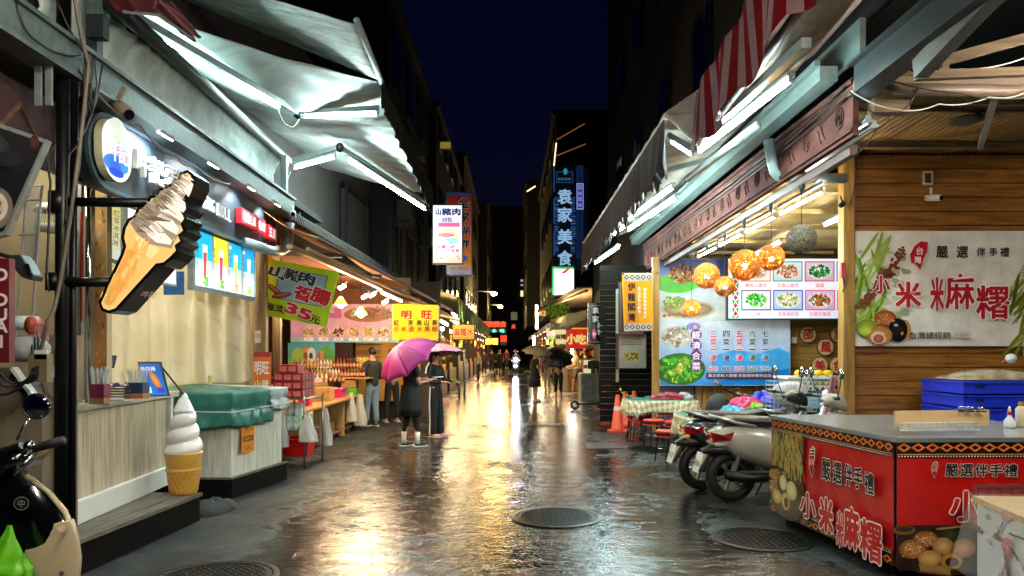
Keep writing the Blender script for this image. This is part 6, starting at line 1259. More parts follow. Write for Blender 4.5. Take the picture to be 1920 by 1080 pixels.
MB().ball((5.38, 8.05, 1.5), (.06, .05, .055)).build('tied_knot', mat('white_polythene', 'b9bcbc', .35), t, smooth=True); MB().ball((5.31, 8.05, 1.46), (.025, .02, .02)).build('red_tie', mat('alarm_red'), t)
# ================================================================ RED COUNTER
A = V((2.63, 5.12, 0)); Bc = V((2.40, 6.87, 0)); Cc = V((4.1, 5.14, 0)); Dc = V((4.05, 6.9, 0))
t = thing('red_stall_counter', 'red printed mochi stall counter with black and orange diamond borders', 'counter', (3.2, 6.2, 0))
MB().prism([A+V((.02, .02, .10)), Cc+V((0, .02, .10)), Dc+V((0, -.02, .10)), Bc+V((.02, -.02, .10))], (0, 0, .85)).build('body', mat('grey_board', '8a8578', .6), t)
MB().prism([A+V((.08, .1, 0)), Cc+V((-.05, .1, 0)), Dc+V((-.05, -.1, 0)), Bc+V((.08, -.1, 0))], (0, 0, .115)).build('timber_base', DARKD, t)
MB().prism([A+V((-.02, -.03, .965)), Cc+V((.1, 0, .965)), Dc+V((0, 0, .965)), Bc+V((-.03, .03, .965))], (0, 0, .03)).build('steel_top', mat('brushed_steel_top', 'a9b3b6', .22, .7, var=.05, scale=2), t)
def border(P, u0, u1, z0, h, n, dots='below'):
    P.rect(u0, z0, u1, z0+h, '120c0a'); w = (u1-u0)/n; hh_ = h*.74; m = z0+h*.5+(.0)
    for i in range(n):
        c = u0+w*(i+.5)
        P.poly([(c-w*.5, m), (c, m-hh_/2), (c+w*.5, m), (c, m+hh_/2)], 'd8742a'); P.poly([(c-w*.27, m), (c, m-hh_*.27), (c+w*.27, m), (c, m+hh_*.27)], '120c0a')
def dots(P, u0, u1, z, n, r_=.0055):
    P.rect(u0, z-.012, u1, z+.012, '120c0a'); P.rect(u0, z+.012, u1, z+.016, 'd8a878')
    for i in range(n): P.ell(u0+(u1-u0)*(i+.5)/n, z, r_, r_, 'e8e0d4', n=7)
def lcounter(P, L_):
    P.rect(0, .12, L_, .97, 'a81418', 'c01c1c', 1, 4); P.k += 1
    border(P, 0, L_, .885, .085, int(L_/.098)); dots(P, 0, L_, .868, int(L_/.02)); border(P, 0, L_, .115, .075, int(L_/.1)); dots(P, 0, L_, .205, int(L_/.02))
def taiwan(P, px, py, s, sx=None):
    sx = sx or s
    sh = [(2, -16), (7, -13), (6, -4), (3, 6), (0, 16), (-3, 10), (-6, 4), (-6, -6), (-3, -12)]
    P.poly([(px+x*sx, py+y*s) for x, y in sh][::-1], 'e8d8c8', px=True); P.poly([(px+x*sx*.86, py+y*s*.93) for x, y in sh][::-1], '2a1210', px=True); P.poly([(px-5*sx, py-5*s), (px+5*sx, py-5*s), (px+5*sx, py+6*s), (px-5*sx, py+6*s)], 'c01c1c', px=True); P.text('台灣', px, py, 7*s, 'f0e0d0', px=True, w=9*sx)
    for k in range(3): P.poly([(px-4*sx, py-(13-3*k)*s), (px+5*sx, py-(13-3*k)*s), (px+5*sx, py-(12-3*k)*s), (px-4*sx, py-(12-3*k)*s)], 'e8d8c8', px=True)
rr = random.Random(4)
def wheat_mochi(P):
    # left end picture: millet ears over mochi
    P.poly([(1451, 806), (1512, 824), (1508, 900), (1520, 985), (1451, 946)], '4f4428', px=True)
    for k in range(220):
        x = rr.uniform(1452, 1508); y = rr.uniform(812, 878)+(x-1450)*.05; u, v = P.at(x, y); P.ell(u, v, .008, .045, tuple(c*rr.uniform(.45, 1.3) for c in hx('b39a4e')), n=7, rot=rr.uniform(-.15, .35))
    for k in range(12):
        for j in range(10):
            x = 1456+k*4.4+j*.9+rr.uniform(-2, 2); y = 822+j*7+k*1.5+rr.uniform(-3, 3); P.ell(x, y, .7, 5.2, tuple(c*rr.uniform(.6, 1.25) for c in hx('c2a45c')), px=True, n=7)
    P.ell(1480, 935, 34, 55, '5c4c30', '3a3020', px=True); P.ell(1463, 878, 14, 9, '3c2a1c', px=True)
    for x, y, a, b_, c, c2 in ((1458, 890, 11, 16, 'a87440', '6a4420'), (1456, 915, 9, 13, '9a6430', '5a3818'), (1474, 905, 7, 17, 'e0d2a0', 'b8a468'), (1490, 920, 10, 22, 'e0d8a8', 'b0a060'), (1463, 930, 9, 17, 'd8c478', 'a88840'), (1479, 940, 8, 20, 'dcc88a', 'a8904a'), (1480, 942, 4, 12, '6a4a3a', '4a3020')): P.ell(x, y, a, b_, c, c2, px=True, n=20)
    for k in range(50): P.ell(1457+rr.uniform(-8, 8), 900+rr.uniform(-20, 20), 1.2, 1.5, 'd8a868', px=True, n=6)
def outl_char(P, ch, x, y, h, w, c='e8d8cc'):
    P.text(ch, x, y, h, 'b81a1c', px=True, w=w, bold=.07 if w < 29 else .035, out=c, ow=.05)
LL = (Bc-A).length
P = Panel(Bc+V((-.012, 0, 0)), A-Bc, step=.0003); lcounter(P, LL); wheat_mochi(P); taiwan(P, 1529, 866, 1.9, .9)
for ch, x, y, w in (('嚴', 1556, 880, 17), ('選', 1577, 886, 17), ('伴', 1598, 890, 16), ('手', 1617, 896, 16), ('禮', 1638, 906, 18)): P.text(ch, x, y, 44, '16181c', px=True, w=w, bold=.035, out='ece4dc', ow=.035)
for ch, x, y, h, w in (('小', 1522, 948, 60, 30), ('米', 1557, 966, 72, 26), ('麻', 1605, 990, 84, 28), ('米', 1583, 992, 66, 12), ('糬', 1642, 1014, 92, 42)): outl_char(P, ch, x, y, h, w)
P.build('street_print', pmat('print_counter', rough=.28, wrinkle=.3, wscale=3, emit=0), t)
fu = Cc-A; LF = fu.length
P = Panel(A+V((.003, -.012, 0)), fu, step=.0003); P.rect(0, .12, LF, .97, 'a8100e', 'c41612', 1, 4); P.k += 1
border(P, 0, LF, .885, .085, 15); dots(P, 0, LF, .868, 70); border(P, 0, LF, .115, .075, 15); dots(P, 0, LF, .205, 70)
taiwan(P, 1750, 880, 1.0)
for i, ch in enumerate('嚴選伴手禮'): P.text(ch, 1782+27.5*i, 881, 23, '16181c', px=True, w=24, bold=.035, out='e8d8cc', ow=.04)
for ch, x, y, h, w in (('小', 1808, 948, 54, 58), ('米', 1880, 948, 60, 56)): outl_char(P, ch, x, y, h, w)
P.poly([(1680, 984), (1860, 982), (1860, 1074), (1680, 1068)], '2a1810', px=True); P.ell(1765, 1058, 66, 20, '4a2c18', '2a180c', px=True); P.ell(1692, 993, 22, 9, '8a6a3a', '5a4020', px=True); P.ell(1692, 991, 16, 5, '3a1c14', px=True)
for k in range(22): u, v = P.at(1722+k*2.6, 1062+k*.3); P.ell(u, v, .004, .04, 'b08a50', n=5, rot=.2)
for k in range(5): P.ell(1760+k*8, 990-k, 9, 2, '9a7a44', px=True, n=8)
for x, y, a, b_, c, c2 in ((1778, 1002, 15, 12, '3a4a1c', '1c240c'), (1732, 1009, 23, 15, 'c08444', '7a4820'), (1707, 1028, 26, 18, 'c48a4c', '7a4a20'), (1764, 1022, 20, 16, 'c8a468', '8a6430'), (1803, 1026, 23, 18, 'b88a58', '7a5230'), (1740, 1045, 22, 15, 'd0a860', '9a7034'), (1780, 1050, 21, 16, 'c89a44', '8a6420'), (1781, 1052, 13, 9, '4a2418', '2a120c')): P.ell(x, y, a, b_, c, c2, px=True, n=24)
for k in range(160):
    cx_, cy_ = rr.choice(((1732, 1009), (1707, 1028))); P.ell(cx_+rr.gauss(0, 9), cy_+rr.gauss(0, 6), 1.3, 1.1, rr.choice([hx('e8bc80'), hx('8a5a2c')]), px=True, n=6)
P.build('front_print', pmat('print_counter'), t)
# things on the counter
t = thing('wire_tray', 'wire tray of card slips with a buff board clipped behind it', 'tray', W(1765, 800, 5.35)); P = Panel(W(1679, 806, 5.35), (1, .12, 0)); a = P.at(1679, 800); b_ = P.at(1855, 769)
MB().prism([P.pt(a[0], a[1]), P.pt(b_[0], a[1]), P.pt(b_[0], b_[1]), P.pt(a[0], b_[1])], (0, .02, .0)).build('buff_board', mat('buff_card', 'c9aa7c', .7, var=.08), t)
b = MB()
for k in range(12): q0 = P.pt(.02+.052*k, -.005)-P.N*-.05; b.tube([q0, q0+V((0, 0, .06))], .002, 4)
for z in (0, .03, .055): b.tube([P.pt(.0, z)+P.N*.05, P.pt(.62, z)+P.N*.05], .002, 4)
b.build('wire_front', WW, t); MB().box(P.pt(.31, .025)+P.N*.025, (.58, .03, .05), rz=.12).build('card_slips', mat('card_slips', '9ab4bc', .5, col2='d8c8b0', scale=40), t)
for px, w_ in ((1803, .03), (1819, .05), (1840, .06)):
    c = thing('bulldog_clip', ['small', 'medium', 'large'][(1803, 1819, 1840).index(px)]+' metal bulldog clip on the buff board', 'clip', W(px, 768, 5.4), 'bulldog clips on the buff board'); box('jaw', W(px, 771, 5.36), (w_, .03, .012), DSTEEL, c); MB().ball(W(px-3, 765, 5.36), .012, 8, 6).build('lever', CHR, c, smooth=True); MB().ball(W(px+3, 765, 5.36), .012, 8, 6).build('lever', CHR, c, smooth=True)
p = W(1893, 655, 5.75); p.z = .997; t = thing('spray_bottle', 'white spray bottle with a red band on the steel top', 'bottle', p); MB().lathe([(.038, 0), (.04, .01), (.04, .05), (.015, .085), (.013, .1)], p, 16).build('bottle', mat('milky_bottle', 'c8ccd0', .3), t, smooth=True); MB().lathe([(.018, .1), (.018, .122)], p, 14).build('red_collar', mat('alarm_red'), t); MB().lathe([(.013, .122), (.01, .15), (.004, .165)], p, 12).build('nozzle', WHT, t, smooth=True)
p = W(1915, 655, 5.8); p.z = .997; t = thing('lotion_bottle', 'tall beige bottle with a gold cap at the right edge', 'bottle', p); MB().lathe([(.04, 0), (.042, .01), (.042, .14), (.02, .165)], p, 16).build('bottle', mat('beige_bottle', 'b8a890', .35), t, smooth=True); MB().lathe([(.021, .165), (.021, .195)], p, 16).build('cap', mat('cap_gold'), t)
# blossom printed table at the bottom right, red wire basket behind
t = thing('blossom_cabinet', 'grey white cabinet printed with plum blossom branches at the bottom right', 'cabinet', (2.95, 4.1, 0)); Yc = 4.15; a = W(1833, 940, Yc)
BX = [(2.58, 4.14), (2.44, 3.25), (3.35, 3.1), (3.5, 4.05)]; MB().prism([(x, y, .0) for x, y in BX], (0, 0, a.z)).build('cabinet', mat('grey_white_laminate', 'a9b0b2', .35, var=.06), t); MB().prism([(2.565, 4.16, a.z), (2.42, 3.23, a.z), (3.37, 3.08, a.z), (3.52, 4.07, a.z)], (0, 0, .03)).build('wooden_top', wood('blond_top', 'b09a72', '9a8058', 0, .4), t)
P = Panel(V((2.574, 4.14, 0)), V((-.14, -.89, 0)), step=.0004); rr = random.Random(8)
def branch(p0, p1, w0, w1, c='3a1a1c', n=6):
    for i in range(n):
        f0, f1 = i/n, (i+1)/n; x0, y0 = p0[0]+(p1[0]-p0[0])*f0+rr.uniform(-1.2, 1.2), p0[1]+(p1[1]-p0[1])*f0; x1, y1 = p0[0]+(p1[0]-p0[0])*f1+rr.uniform(-1.2, 1.2), p0[1]+(p1[1]-p0[1])*f1
        wa = w0+(w1-w0)*f0; wb = w0+(w1-w0)*f1; dx, dy = (y1-y0), -(x1-x0); l_ = math.hypot(dx, dy); dx /= l_; dy /= l_
        q = [(x0-dx*wa, y0-dy*wa), (x1-dx*wb, y1-dy*wb), (x1+dx*wb, y1+dy*wb), (x0+dx*wa, y0+dy*wa)]; P.poly(q, c, px=True)
branch((1832, 990), (1843, 1000), 5, 3); branch((1864, 1003), (1890, 1020), 5, 4); branch((1890, 1020), (1912, 1052), 3, 2); branch((1868, 1008), (1884, 975), 3, 1); branch((1884, 1020), (1894, 1085), 4, 3); branch((1894, 1000), (1925, 1012), 2, 2); branch((1880, 1085), (1888, 1060), 2, 1)
for x, y, r_, c in ((1889, 971, 9, 'b0606c'), (1892, 1018, 12, 'a8323c'), (1894, 1036, 10, 'b04048'), (1852, 1008, 7, 'c8bcaa'), (1861, 1020, 4, 'a05a78'), (1876, 990, 5, 'b87880'), (1884, 1052, 6, 'c8c0b0'), (1914, 1058, 7, 'c8bca8'), (1880, 1078, 6, 'a8485a'), (1858, 970, 7, '6a6450')):
    for k in range(6): P.ell(x+math.cos(k)*r_*.5, y+math.sin(k)*r_*.5, r_*.55, r_*.5, tuple(q*rr.uniform(.8, 1.2) for q in hx(c)), hx(c), px=True, n=9)
P.build('blossom_print', PV, t)
b = MB(); tp = a.z+.035
b.grid(lambda u, v: V((2.56-.15*v+.9*u, 4.2-.95*v-.1*u, tp+.0-(.34*max(0, (v-.92))/.08 if v > .92 else 0)+.008*mnoise.noise(V((u*9, v*9, 1))))), 40, 30); b.build('film_cover', mat('transparent_film', 'd8dadc', .12, alpha=.12, var=.02, bump=.8, bscale=16, spec=.9), t, smooth=True)
b = MB(); b.grid(lambda u, v: V((2.565-.12*v-.12*(1-u)*0+.015*math.sin(u*16)-.145*(1-u), 4.17-.93*(1-u), tp-.40*v)), 20, 12); b.build('film_side', mat('transparent_film'), t, smooth=True)
t = thing('wire_basket', 'red wire basket under film at the right edge before the counter', 'basket', W(1880, 925, 4.75)); b = MB(); p0 = W(1834, 930, 4.75)
for k in range(9): b.tube([p0+V((.075*k, 0, -.05)), p0+V((.075*k, 0, .07))], .004, 4)
for z in (-.05, .07): b.tube([p0+V((-.02, 0, z)), p0+V((.62, 0, z))], .005, 5)
b.build('wire_side', mat('brown_wire', '5a1c18', .4), t); box('red_back', p0+V((.3, .05, .0)), (.6, .02, .12), mat('pinkish_red_sheet', 'a04a48', .35, alpha=.75), t)
# overhead wires on the right
for i, pts in enumerate(([W(1590, 168, 6.1), W(1640, 212, 6.1), W(1690, 208, 6.1), W(1722, 165, 6.1)], [W(1595, 170, 6.2), W(1680, 205, 6.1), W(1760, 195, 6.1), W(1855, 182, 6.1), W(1930, 170, 6.1)], [W(1640, 140, 6.0), W(1800, 175, 6.0), W(1930, 182, 6.0)], [W(1740, 110, 5.9), W(1800, 130, 5.8), W(1930, 105, 5.8)], [W(1604, 290, 6.6), W(1645, 240, 6.4), W(1672, 214, 6.2)], [W(1606, 290, 8.9), W(1604, 340, 8.9), W(1594, 385, 8.9)])):
    wire(pts, .006, WHTCAB if i in (1, 3) else BLKCAB, ['black cable looping at the right beam corner', 'white cable strung along the brown water pipe', 'thin black cable over the brown water pipe', 'white cable along the timber truss', 'black cable from pipe to fascia corner', 'thin cable down the corner post'][i], .03)
for i in range(3): wire([(2.86, 6.4, 3.86-.05*i), (2.86, 9, 3.78-.05*i), (2.86, 12.5, 3.80-.05*i), (2.86, 16, 3.72-.05*i)], .006, BLKCAB, ['upper', 'middle', 'lower'][i]+' black cable stapled along the carved fascia', .02)
# ================================================================ TABLES, STOOLS, CONES
def checker_mat():
    m = bpy.data.materials.new('checked_tablecloth'); m.use_nodes = True; n = m.node_tree.nodes; l = m.node_tree.links; b = n['Principled BSDF']
    tc = n.new('ShaderNodeTexCoord'); mp = n.new('ShaderNodeMapping'); mp.inputs['Rotation'].default_value = (0, 0, R(45)); l.new(tc.outputs['UV'], mp.inputs[0])
    ck = n.new('ShaderNodeTexChecker'); ck.inputs['Scale'].default_value = 26; ck.inputs[1].default_value = (*hx('d8d0b0'), 1); ck.inputs[2].default_value = (*hx('a39c78'), 1); l.new(mp.outputs[0], ck.inputs[0])
    l.new(ck.outputs[0], b.inputs['Base Color']); b.inputs['Roughness'].default_value = .5; return m
CKM = checker_mat(); TURQ = mat('turquoise_table_film', '5cb0a4', .18, var=.15, scale=4, coat=.3); LEGM = mat('steel_leg', '8c8c88', .25, .8)
def cloth_table(c, a, b_, h, lab, lc, drop=.26, seed=0, rot=0.):
    c = V(c); t = thing('dining_table', lab, 'table', c); M_ = Matrix.Rotation(rot, 3, 'Z')
    def se(k, e=5):  # superellipse
        x, y = math.cos(k), math.sin(k); return V((math.copysign(abs(x)**(2/e), x)*a, math.copysign(abs(y)**(2/e), y)*b_, 0))
    N = 72; MB().prism([c+M_ @ se(i*2*math.pi/N)+V((0, 0, h-.03)) for i in range(N)], (0, 0, .03)).build('tabletop', mat('board_grey', '6a6a64', .6), t)
    MB().prism([c+M_ @ (se(i*2*math.pi/N)*.93)+V((0, 0, h+.007)) for i in range(N)], (0, 0, .004)).build('glass_film', TURQ, t)
    for sx in (-1, 1):
        for sy in (-1, 1): MB().tube([c+M_ @ V((sx*a*.72, sy*b_*.7, h-.03)), c+M_ @ V((sx*a*.86, sy*b_*.8, 0))], .014, 8).build('leg', LEGM, t, smooth=True)
    cl = MB(); V_ = 12
    def fn(u, v):
        k = u*2*math.pi; p = se(k)
        if v < .3: return c+M_ @ (p*(v/.3))+V((0, 0, h+.004))
        w = (v-.3)/.7; sc_ = .07*abs(math.sin(k*3.5+seed)); d = (drop-sc_)*w; n_ = p.normalized()
        return c+M_ @ (p+n_*(.012+.03*w*math.sin(k*13+seed)+.02*w))+V((0, 0, h+.004-d))
    cl.grid(fn, 120, V_); o = cl.build('tablecloth', CKM, None, smooth=True, solid=.003)
    uv = o.data.uv_layers.new(name='UVMap')
    for lp in o.data.loops:
        q = o.data.vertices[lp.vertex_index].co; r_ = math.hypot(q.x, q.y); ang = math.atan2(q.y, q.x); zz = (h-.0+c.z)-(q.z+o.location.z); 
        uv.data[lp.index].uv = (q.x*.55+math.cos(ang)*zz*.3, q.y*.55+zz*.5+q.x*.1)
    tag(o, lc, 'tablecloth'); fr = MB()
    for i in range(130):
        p = fn(i/130, 1); fr.beam(p, p-V((0, 0, .035)), .006, .006)
    stuff(fr.build('fringe', mat('white_fringe', 'd6d2c6', .7), o)); return t
T1 = W(1237, 655, 13.2); T1.z = 0; T2 = W(1398, 655, 10.1); T2.z = 0
cloth_table(T1, .62, .42, .715, 'small dining table behind the red stools', 'checked tablecloth with scalloped fringe on the small far table', .27, 1)
cloth_table(T2, .90, .55, .715, 'long dining table carrying the colourful umbrellas', 'checked tablecloth on the long nearer table beside the scooters', .3, 2)
stool = thing('stool', 's', 'stool', (0, 0, 0), 'low red seated stools round the small table'); RS = mat('red_plastic_seat', 'c81c10', .3, var=.1, coat=.3); SB = mat('black_steel_leg', '101010', .4, .3)
MB().lathe([(.02, .0), (.15, .0), (.168, .015), (.168, .035), (.15, .045), (.02, .05)], (0, 0, .41), 20).build('seat', RS, stool, smooth=True); MB().lathe([(.165, .0), (.172, .01), (.165, .02)], (0, 0, .355), 20, cap=False).build('lower_ring', RS, stool, smooth=True)
for k in range(4): a = k*math.pi/2+.785; MB().tube([(math.cos(a)*.13, math.sin(a)*.13, .41), (math.cos(a)*.18, math.sin(a)*.18, 0)], .011, 6).build('leg', SB, stool)
MB().tube([(math.cos(a)*.155, math.sin(a)*.155, .2) for a in [i*math.pi/8 for i in range(17)]], .007, 5).build('foot_ring', LEGM, stool)
spots = [(1193, 826, 'leftmost red stool at the small table'), (1226, 838, 'red stool in front of the small table, middle of the front row'), (1266, 842, 'red stool at the right front of the small table'), (1248, 815, 'red stool tucked under the small table'), (1300, 812, 'red stool between the small and the long table')]
for i, (px, py, lb) in enumerate(spots):
    Y = F*CH/(py-HY); p = V(((px-CX)*Y/F, Y, 0))
    if i == 0: stool.location = p; stool['label'] = lb
    else: copytree(stool, p, .3*i, lb)
p = V((T2.x-.95, 10.6, 0)); copytree(stool, p, .5, 'red stool half hidden behind the long tablecloth corner')
CONE = mat('orange_cone_plastic', 'd8401c', .45, var=.2, scale=8); REF = mat('reflective_band', 'c8c4bc', .35, var=.1)
cone = thing('traffic_cone', 'c', 'traffic cone', (0, 0, 0), 'orange traffic cones along the right kerb')
box('base', (0, 0, .02), (.36, .36, .04), CONE, cone, bevel=.008); MB().lathe([(.14, .04), (.125, .06), (.04, .7), (.03, .72)], (0, 0, 0), 20).build('cone', CONE, cone, smooth=True); MB().lathe([(.0785, .42), (.0575, .56)], (0, 0, 0), 20, cap=False).build('reflective_band', REF, cone, smooth=True)
for i, (px, py, lb) in enumerate(((1158, 810, 'largest and nearest orange cone in front of the tables'), (1172, 800, 'orange cone behind the nearest cone'), (1189, 797, 'orange cone close to the stool legs'), (1134, 769, 'left cone of the far pair by the kick scooter'), (1142, 771, 'right cone of the far pair by the kick scooter'))):
    Y = F*CH/(py-HY); p = V(((px-CX)*Y/F, Y, 0))
    if i == 0: cone.location = p; cone['label'] = lb
    else: copytree(cone, p, .2*i, lb)
b = [W(1142, 722, 19), W(1150, 729, 17.5), W(1163, 728, 15.6), W(1172, 735, 15.4), W(1187, 740, 15.3)]
ch = thing('barrier_chain', 'striped yellow and black plastic chain looped between the cones', 'chain', b[2]); pts = []
for a, c in zip(b, b[1:]): pts += [a.lerp(c, k/5)-V((0, 0, .06*math.sin(k/5*math.pi))) for k in range(5)]
for k in range(len(pts)-1): MB().tube([pts[k], pts[k+1]], .015, 6).build('link', [mat('yellow_plastic'), BLKCAB][k % 2], ch)
# umbrellas heaped on the long table, folded umbrella on the small one
def heap(name, c, s, col, lab, seed, grp='folded umbrellas heaped on the long table'):
    t = thing(name, lab, 'umbrella', c, grp); c = V(c); rr = random.Random(seed); m = mat('umbrella_'+col, col, .35, var=.35, scale=9, bump=.5, bscale=20)
    def fn(u, v):
        a = u*2*math.pi; th = v*math.pi/2; n_ = 1+.35*mnoise.noise(V((math.cos(a)*2.2+seed, math.sin(a)*2.2, v*3)))+.12*math.sin(a*9+v*7)
        return c+V((math.cos(a)*math.cos(th)*s[0]*n_, math.sin(a)*math.cos(th)*s[1]*n_, math.sin(th)*s[2]*n_))
    MB().grid(fn, 40, 12).build('folded_cloth', m, t, smooth=True)
    a = rr.uniform(-.5, .5); MB().tube([c+V((-s[0]*1.3, 0, s[2]*.4)), c+V((s[0]*1.25, .1*a, s[2]*.6))], .008, 6).build('shaft', CHR, t); return t
zt = .735
heap('folded_umbrella', W(1378, 655, 9.95)*V((1, 1, 0)) if False else V((W(1375, 0, 9.9).x, 9.9, zt)), (.2, .14, .10), '3aa0c0', 'pale blue folded umbrella at the left of the heap', 1)
heap('folded_umbrella', V((W(1400, 0, 9.95).x, 9.98, zt+.05)), (.24, .15, .16), 'd0286a', 'bright pink folded umbrella on top of the heap', 2); heap('folded_umbrella', V((W(1425, 0, 9.8).x, 9.8, zt)), (.22, .14, .10), '101018', 'black folded umbrella at the right of the heap', 3)
heap('folded_umbrella', V((W(1418, 0, 9.85).x, 9.86, zt+.05)), (.15, .1, .09), '6ac81c', 'lime green folded umbrella peeping from the heap', 4); heap('folded_umbrella', V((W(1432, 0, 10.3).x, 10.35, zt)), (.26, .15, .24), '1a24b8', 'royal blue folded umbrella behind the heap', 5)
heap('folded_umbrella', V((W(1250, 0, 13.1).x, 13.05, zt)), (.30, .12, .10), '8a1a2c', 'dark red folded umbrella lying on the small table', 6, 'things on the small table'); heap('folded_umbrella', V((W(1282, 0, 13.2).x, 13.2, zt)), (.16, .1, .09), 'a8a4a8', 'grey and white folded umbrella beside the red one', 7, 'things on the small table')

# ================================================================ SCOOTERS
def ext(name, prof, w, m, parent, bev=.02, y0=0.):
    b = MB().prism([(x, -w/2+y0, z) for x, z in prof], (0, w, 0)); o = b.build(name, m, parent, bevel=bev); return o
def loftx(name, secs, m, parent, n=20, e=3.):
    """body through cross sections (x, zc, half width, half height)"""
    b = MB(); vs = []; fs = []
    for x, zc, hw, hh_ in secs:
        for k in range(n):
            a = k*2*math.pi/n; c, s = math.cos(a), math.sin(a); vs.append((x, math.copysign(abs(c)**(2/e), c)*hw, zc+math.copysign(abs(s)**(2/e), s)*hh_))
    for i in range(len(secs)-1):
        for k in range(n): fs.append((i*n+k, i*n+(k+1) % n, (i+1)*n+(k+1) % n, (i+1)*n+k))
    fs += [tuple(range(n)), tuple(range((len(secs)-1)*n, len(secs)*n))[::-1]]
    return b.add(vs, fs).build(name, m, parent, smooth=True)
TYRE = mat('tyre_rubber', '0c0c0d', .6, var=.3, bump=.4, bscale=60); RIMM = mat('alloy_rim', '9a948a', .3, .8, var=.2); BP = mat('black_scooter_plastic', '101214', .35, var=.25, scale=6)
def wheel(c, r, parent, w=.11):
    c = V(c); wl = MB(); n = 40; prof = [(r*.62, -.4), (r*.8, -.5), (r*.95, -.38), (r, -.12), (r, .12), (r*.95, .38), (r*.8, .5), (r*.62, .4)]; vs = []; fs = []
    for q, y in prof:
        for k in range(n): a = k*2*math.pi/n; vs.append(c+V((math.cos(a)*q, y*w, math.sin(a)*q)))
    m_ = len(prof)
    for i in range(m_):
        for k in range(n): j = (i+1) % m_; fs.append((i*n+k, i*n+(k+1) % n, j*n+(k+1) % n, j*n+k))
    o = thing('wheel', '', '') if False else wl.add(vs, fs).build('tyre', TYRE, parent, smooth=True)
    b = MB(); b.tube([c+V((math.cos(a)*r*.6, 0, math.sin(a)*r*.6)) for a in [k*2*math.pi/32 for k in range(33)]], r*.05, 8)
    rim = b.build('rim', RIMM, parent, smooth=True)
    for k in range(6): a = k*math.pi/3; sp = MB().beam(c+V((math.cos(a)*r*.1, 0, math.sin(a)*r*.1)), c+V((math.cos(a+.18)*r*.6, 0, math.sin(a+.18)*r*.6)), r*.09, w*.5, up=V((0, 1, 0))); sp.build('spoke', RIMM, rim)
    MB().tube([c+V((0, -w*.62, 0)), c+V((0, w*.62, 0))], r*.2, 16).build('hub', BP, rim, smooth=True); return rim
def scooter(lab, bodyc, bodyname, white_tail=False):
    t = thing('parked_scooter', lab, 'scooter', (0, 0, 0), 'scooters parked behind the red counter')
    BM = mat(bodyname, bodyc, .3, .05, var=.06, scale=3, coat=.6)
    wheel((0, 0, .255), .255, t); wheel((1.25, 0, .25), .25, t)
    loftx('side_body', [(-.24, .68, .03, .02), (-.14, .665, .12, .08), (0, .61, .165, .16), (.22, .56, .185, .20), (.45, .51, .18, .21), (.62, .45, .15, .15), (.72, .38, .1, .1)], BM, t)
    loftx('rear_fender', [(-.30, .50, .05, .02), (-.2, .52, .085, .05), (0, .52, .095, .06), (.25, .48, .09, .08), (.4, .4, .07, .06)], BP, t)
    ext('plate_bracket', [(-.34, .30), (-.30, .30), (-.12, .60), (-.18, .62)], .1, BP, t)
    loftx('seat', [(-.12, .80, .09, .025), (0, .815, .14, .04), (.25, .80, .15, .05), (.45, .79, .145, .045), (.66, .82, .11, .045), (.74, .80, .06, .02)], mat('black_vinyl_seat', '15130f', .35, var=.2, bump=.2), t)
    tl = MB().prism([(-.235, -.10, .70), (-.13, -.165, .68), (-.02, -.172, .71), (-.06, -.165, .62), (-.20, -.11, .61)], (0, .02, 0)).build('tail_light', mat('red_tail_lens', '8a0d12', .12, coat=.8), t, bevel=.006)
    MB().prism([(-.24, -.10, .70), (-.24, .10, .70), (-.215, .10, .60), (-.215, -.10, .60)], (.02, 0, 0)).build('tail_light', mat('red_tail_lens'), t)
    if white_tail: MB().ball((-.2, -.12, .585), (.03, .03, .03), 10, 6).build('indicator', mat('orange_lens', 'd87a1c', .15, coat=.8), t, smooth=True)
    else: ext('indicator', [(-.22, .60), (-.05, .60), (-.1, .56), (-.2, .555)], .26, mat('clear_lens', 'a8a498', .15, coat=.8), t)
    MB().tube([(.18, -.185, .76), (-.02, -.18, .80), (-.17, -.14, .845), (-.2, 0, .85), (-.17, .14, .845), (-.02, .18, .80), (.18, .185, .76)], .016, 8).build('grab_rail', mat('silver_rail', 'a8a8a4', .3, .6), t, smooth=True)
    P = Panel((-.365, .085, .30), (0, -1, 0), (.28, 0, .96)); MB().prism([P.pt(0, 0), P.pt(.17, 0), P.pt(.17, .2), P.pt(0, .2)], P.N*-.006).build('number_plate', mat('white_plate', 'c8ccc8', .4), t); P.k = 3
    P.rect(.01, .08, .16, .12, 'c8ccc8'); P.text('MXC-2871' if white_tail else 'NPE-5306', .085, .09, .055, '1c2a2a', w=.14, bold=.03); P.build('plate_lettering', PV, t)
    b = MB(); b.box((.18, -.13, .27), (.34, .08, .12), ch=.02); b.build('swing_engine', BP, t); MB().tube([(.5, -.17, .28), (.1, -.19, .26), (-.12, -.19, .3)], .045, 12).build('exhaust', mat('dark_exhaust', '1c1c1e', .4, .5), t, smooth=True)
    MB().tube([(-.02, .12, .3), (.05, .13, .58)], .022, 8).build('shock_absorber', RIMM, t); MB().tube([(-.02, -.12, .28), (.06, -.14, .58)], .022, 8).build('shock_absorber', RIMM, t)
    ext('floorboard', [(.6, .26), (1.0, .26), (1.06, .34), (1.0, .36), (.65, .33), (.58, .4)], .28, BP, t); loftx('leg_shield', [(.98, .5, .2, .24), (1.04, .62, .2, .26), (1.14, .66, .12, .22)], BM, t)
    ext('front_fender', [(1.02, .42), (1.2, .53), (1.4, .5), (1.5, .38), (1.42, .44), (1.25, .48), (1.1, .4)], .12, BM, t, .01); MB().tube([(1.25, -.07, .25), (1.12, -.06, .62), (1.06, 0, .95)], .02, 8).build('fork', RIMM, t)
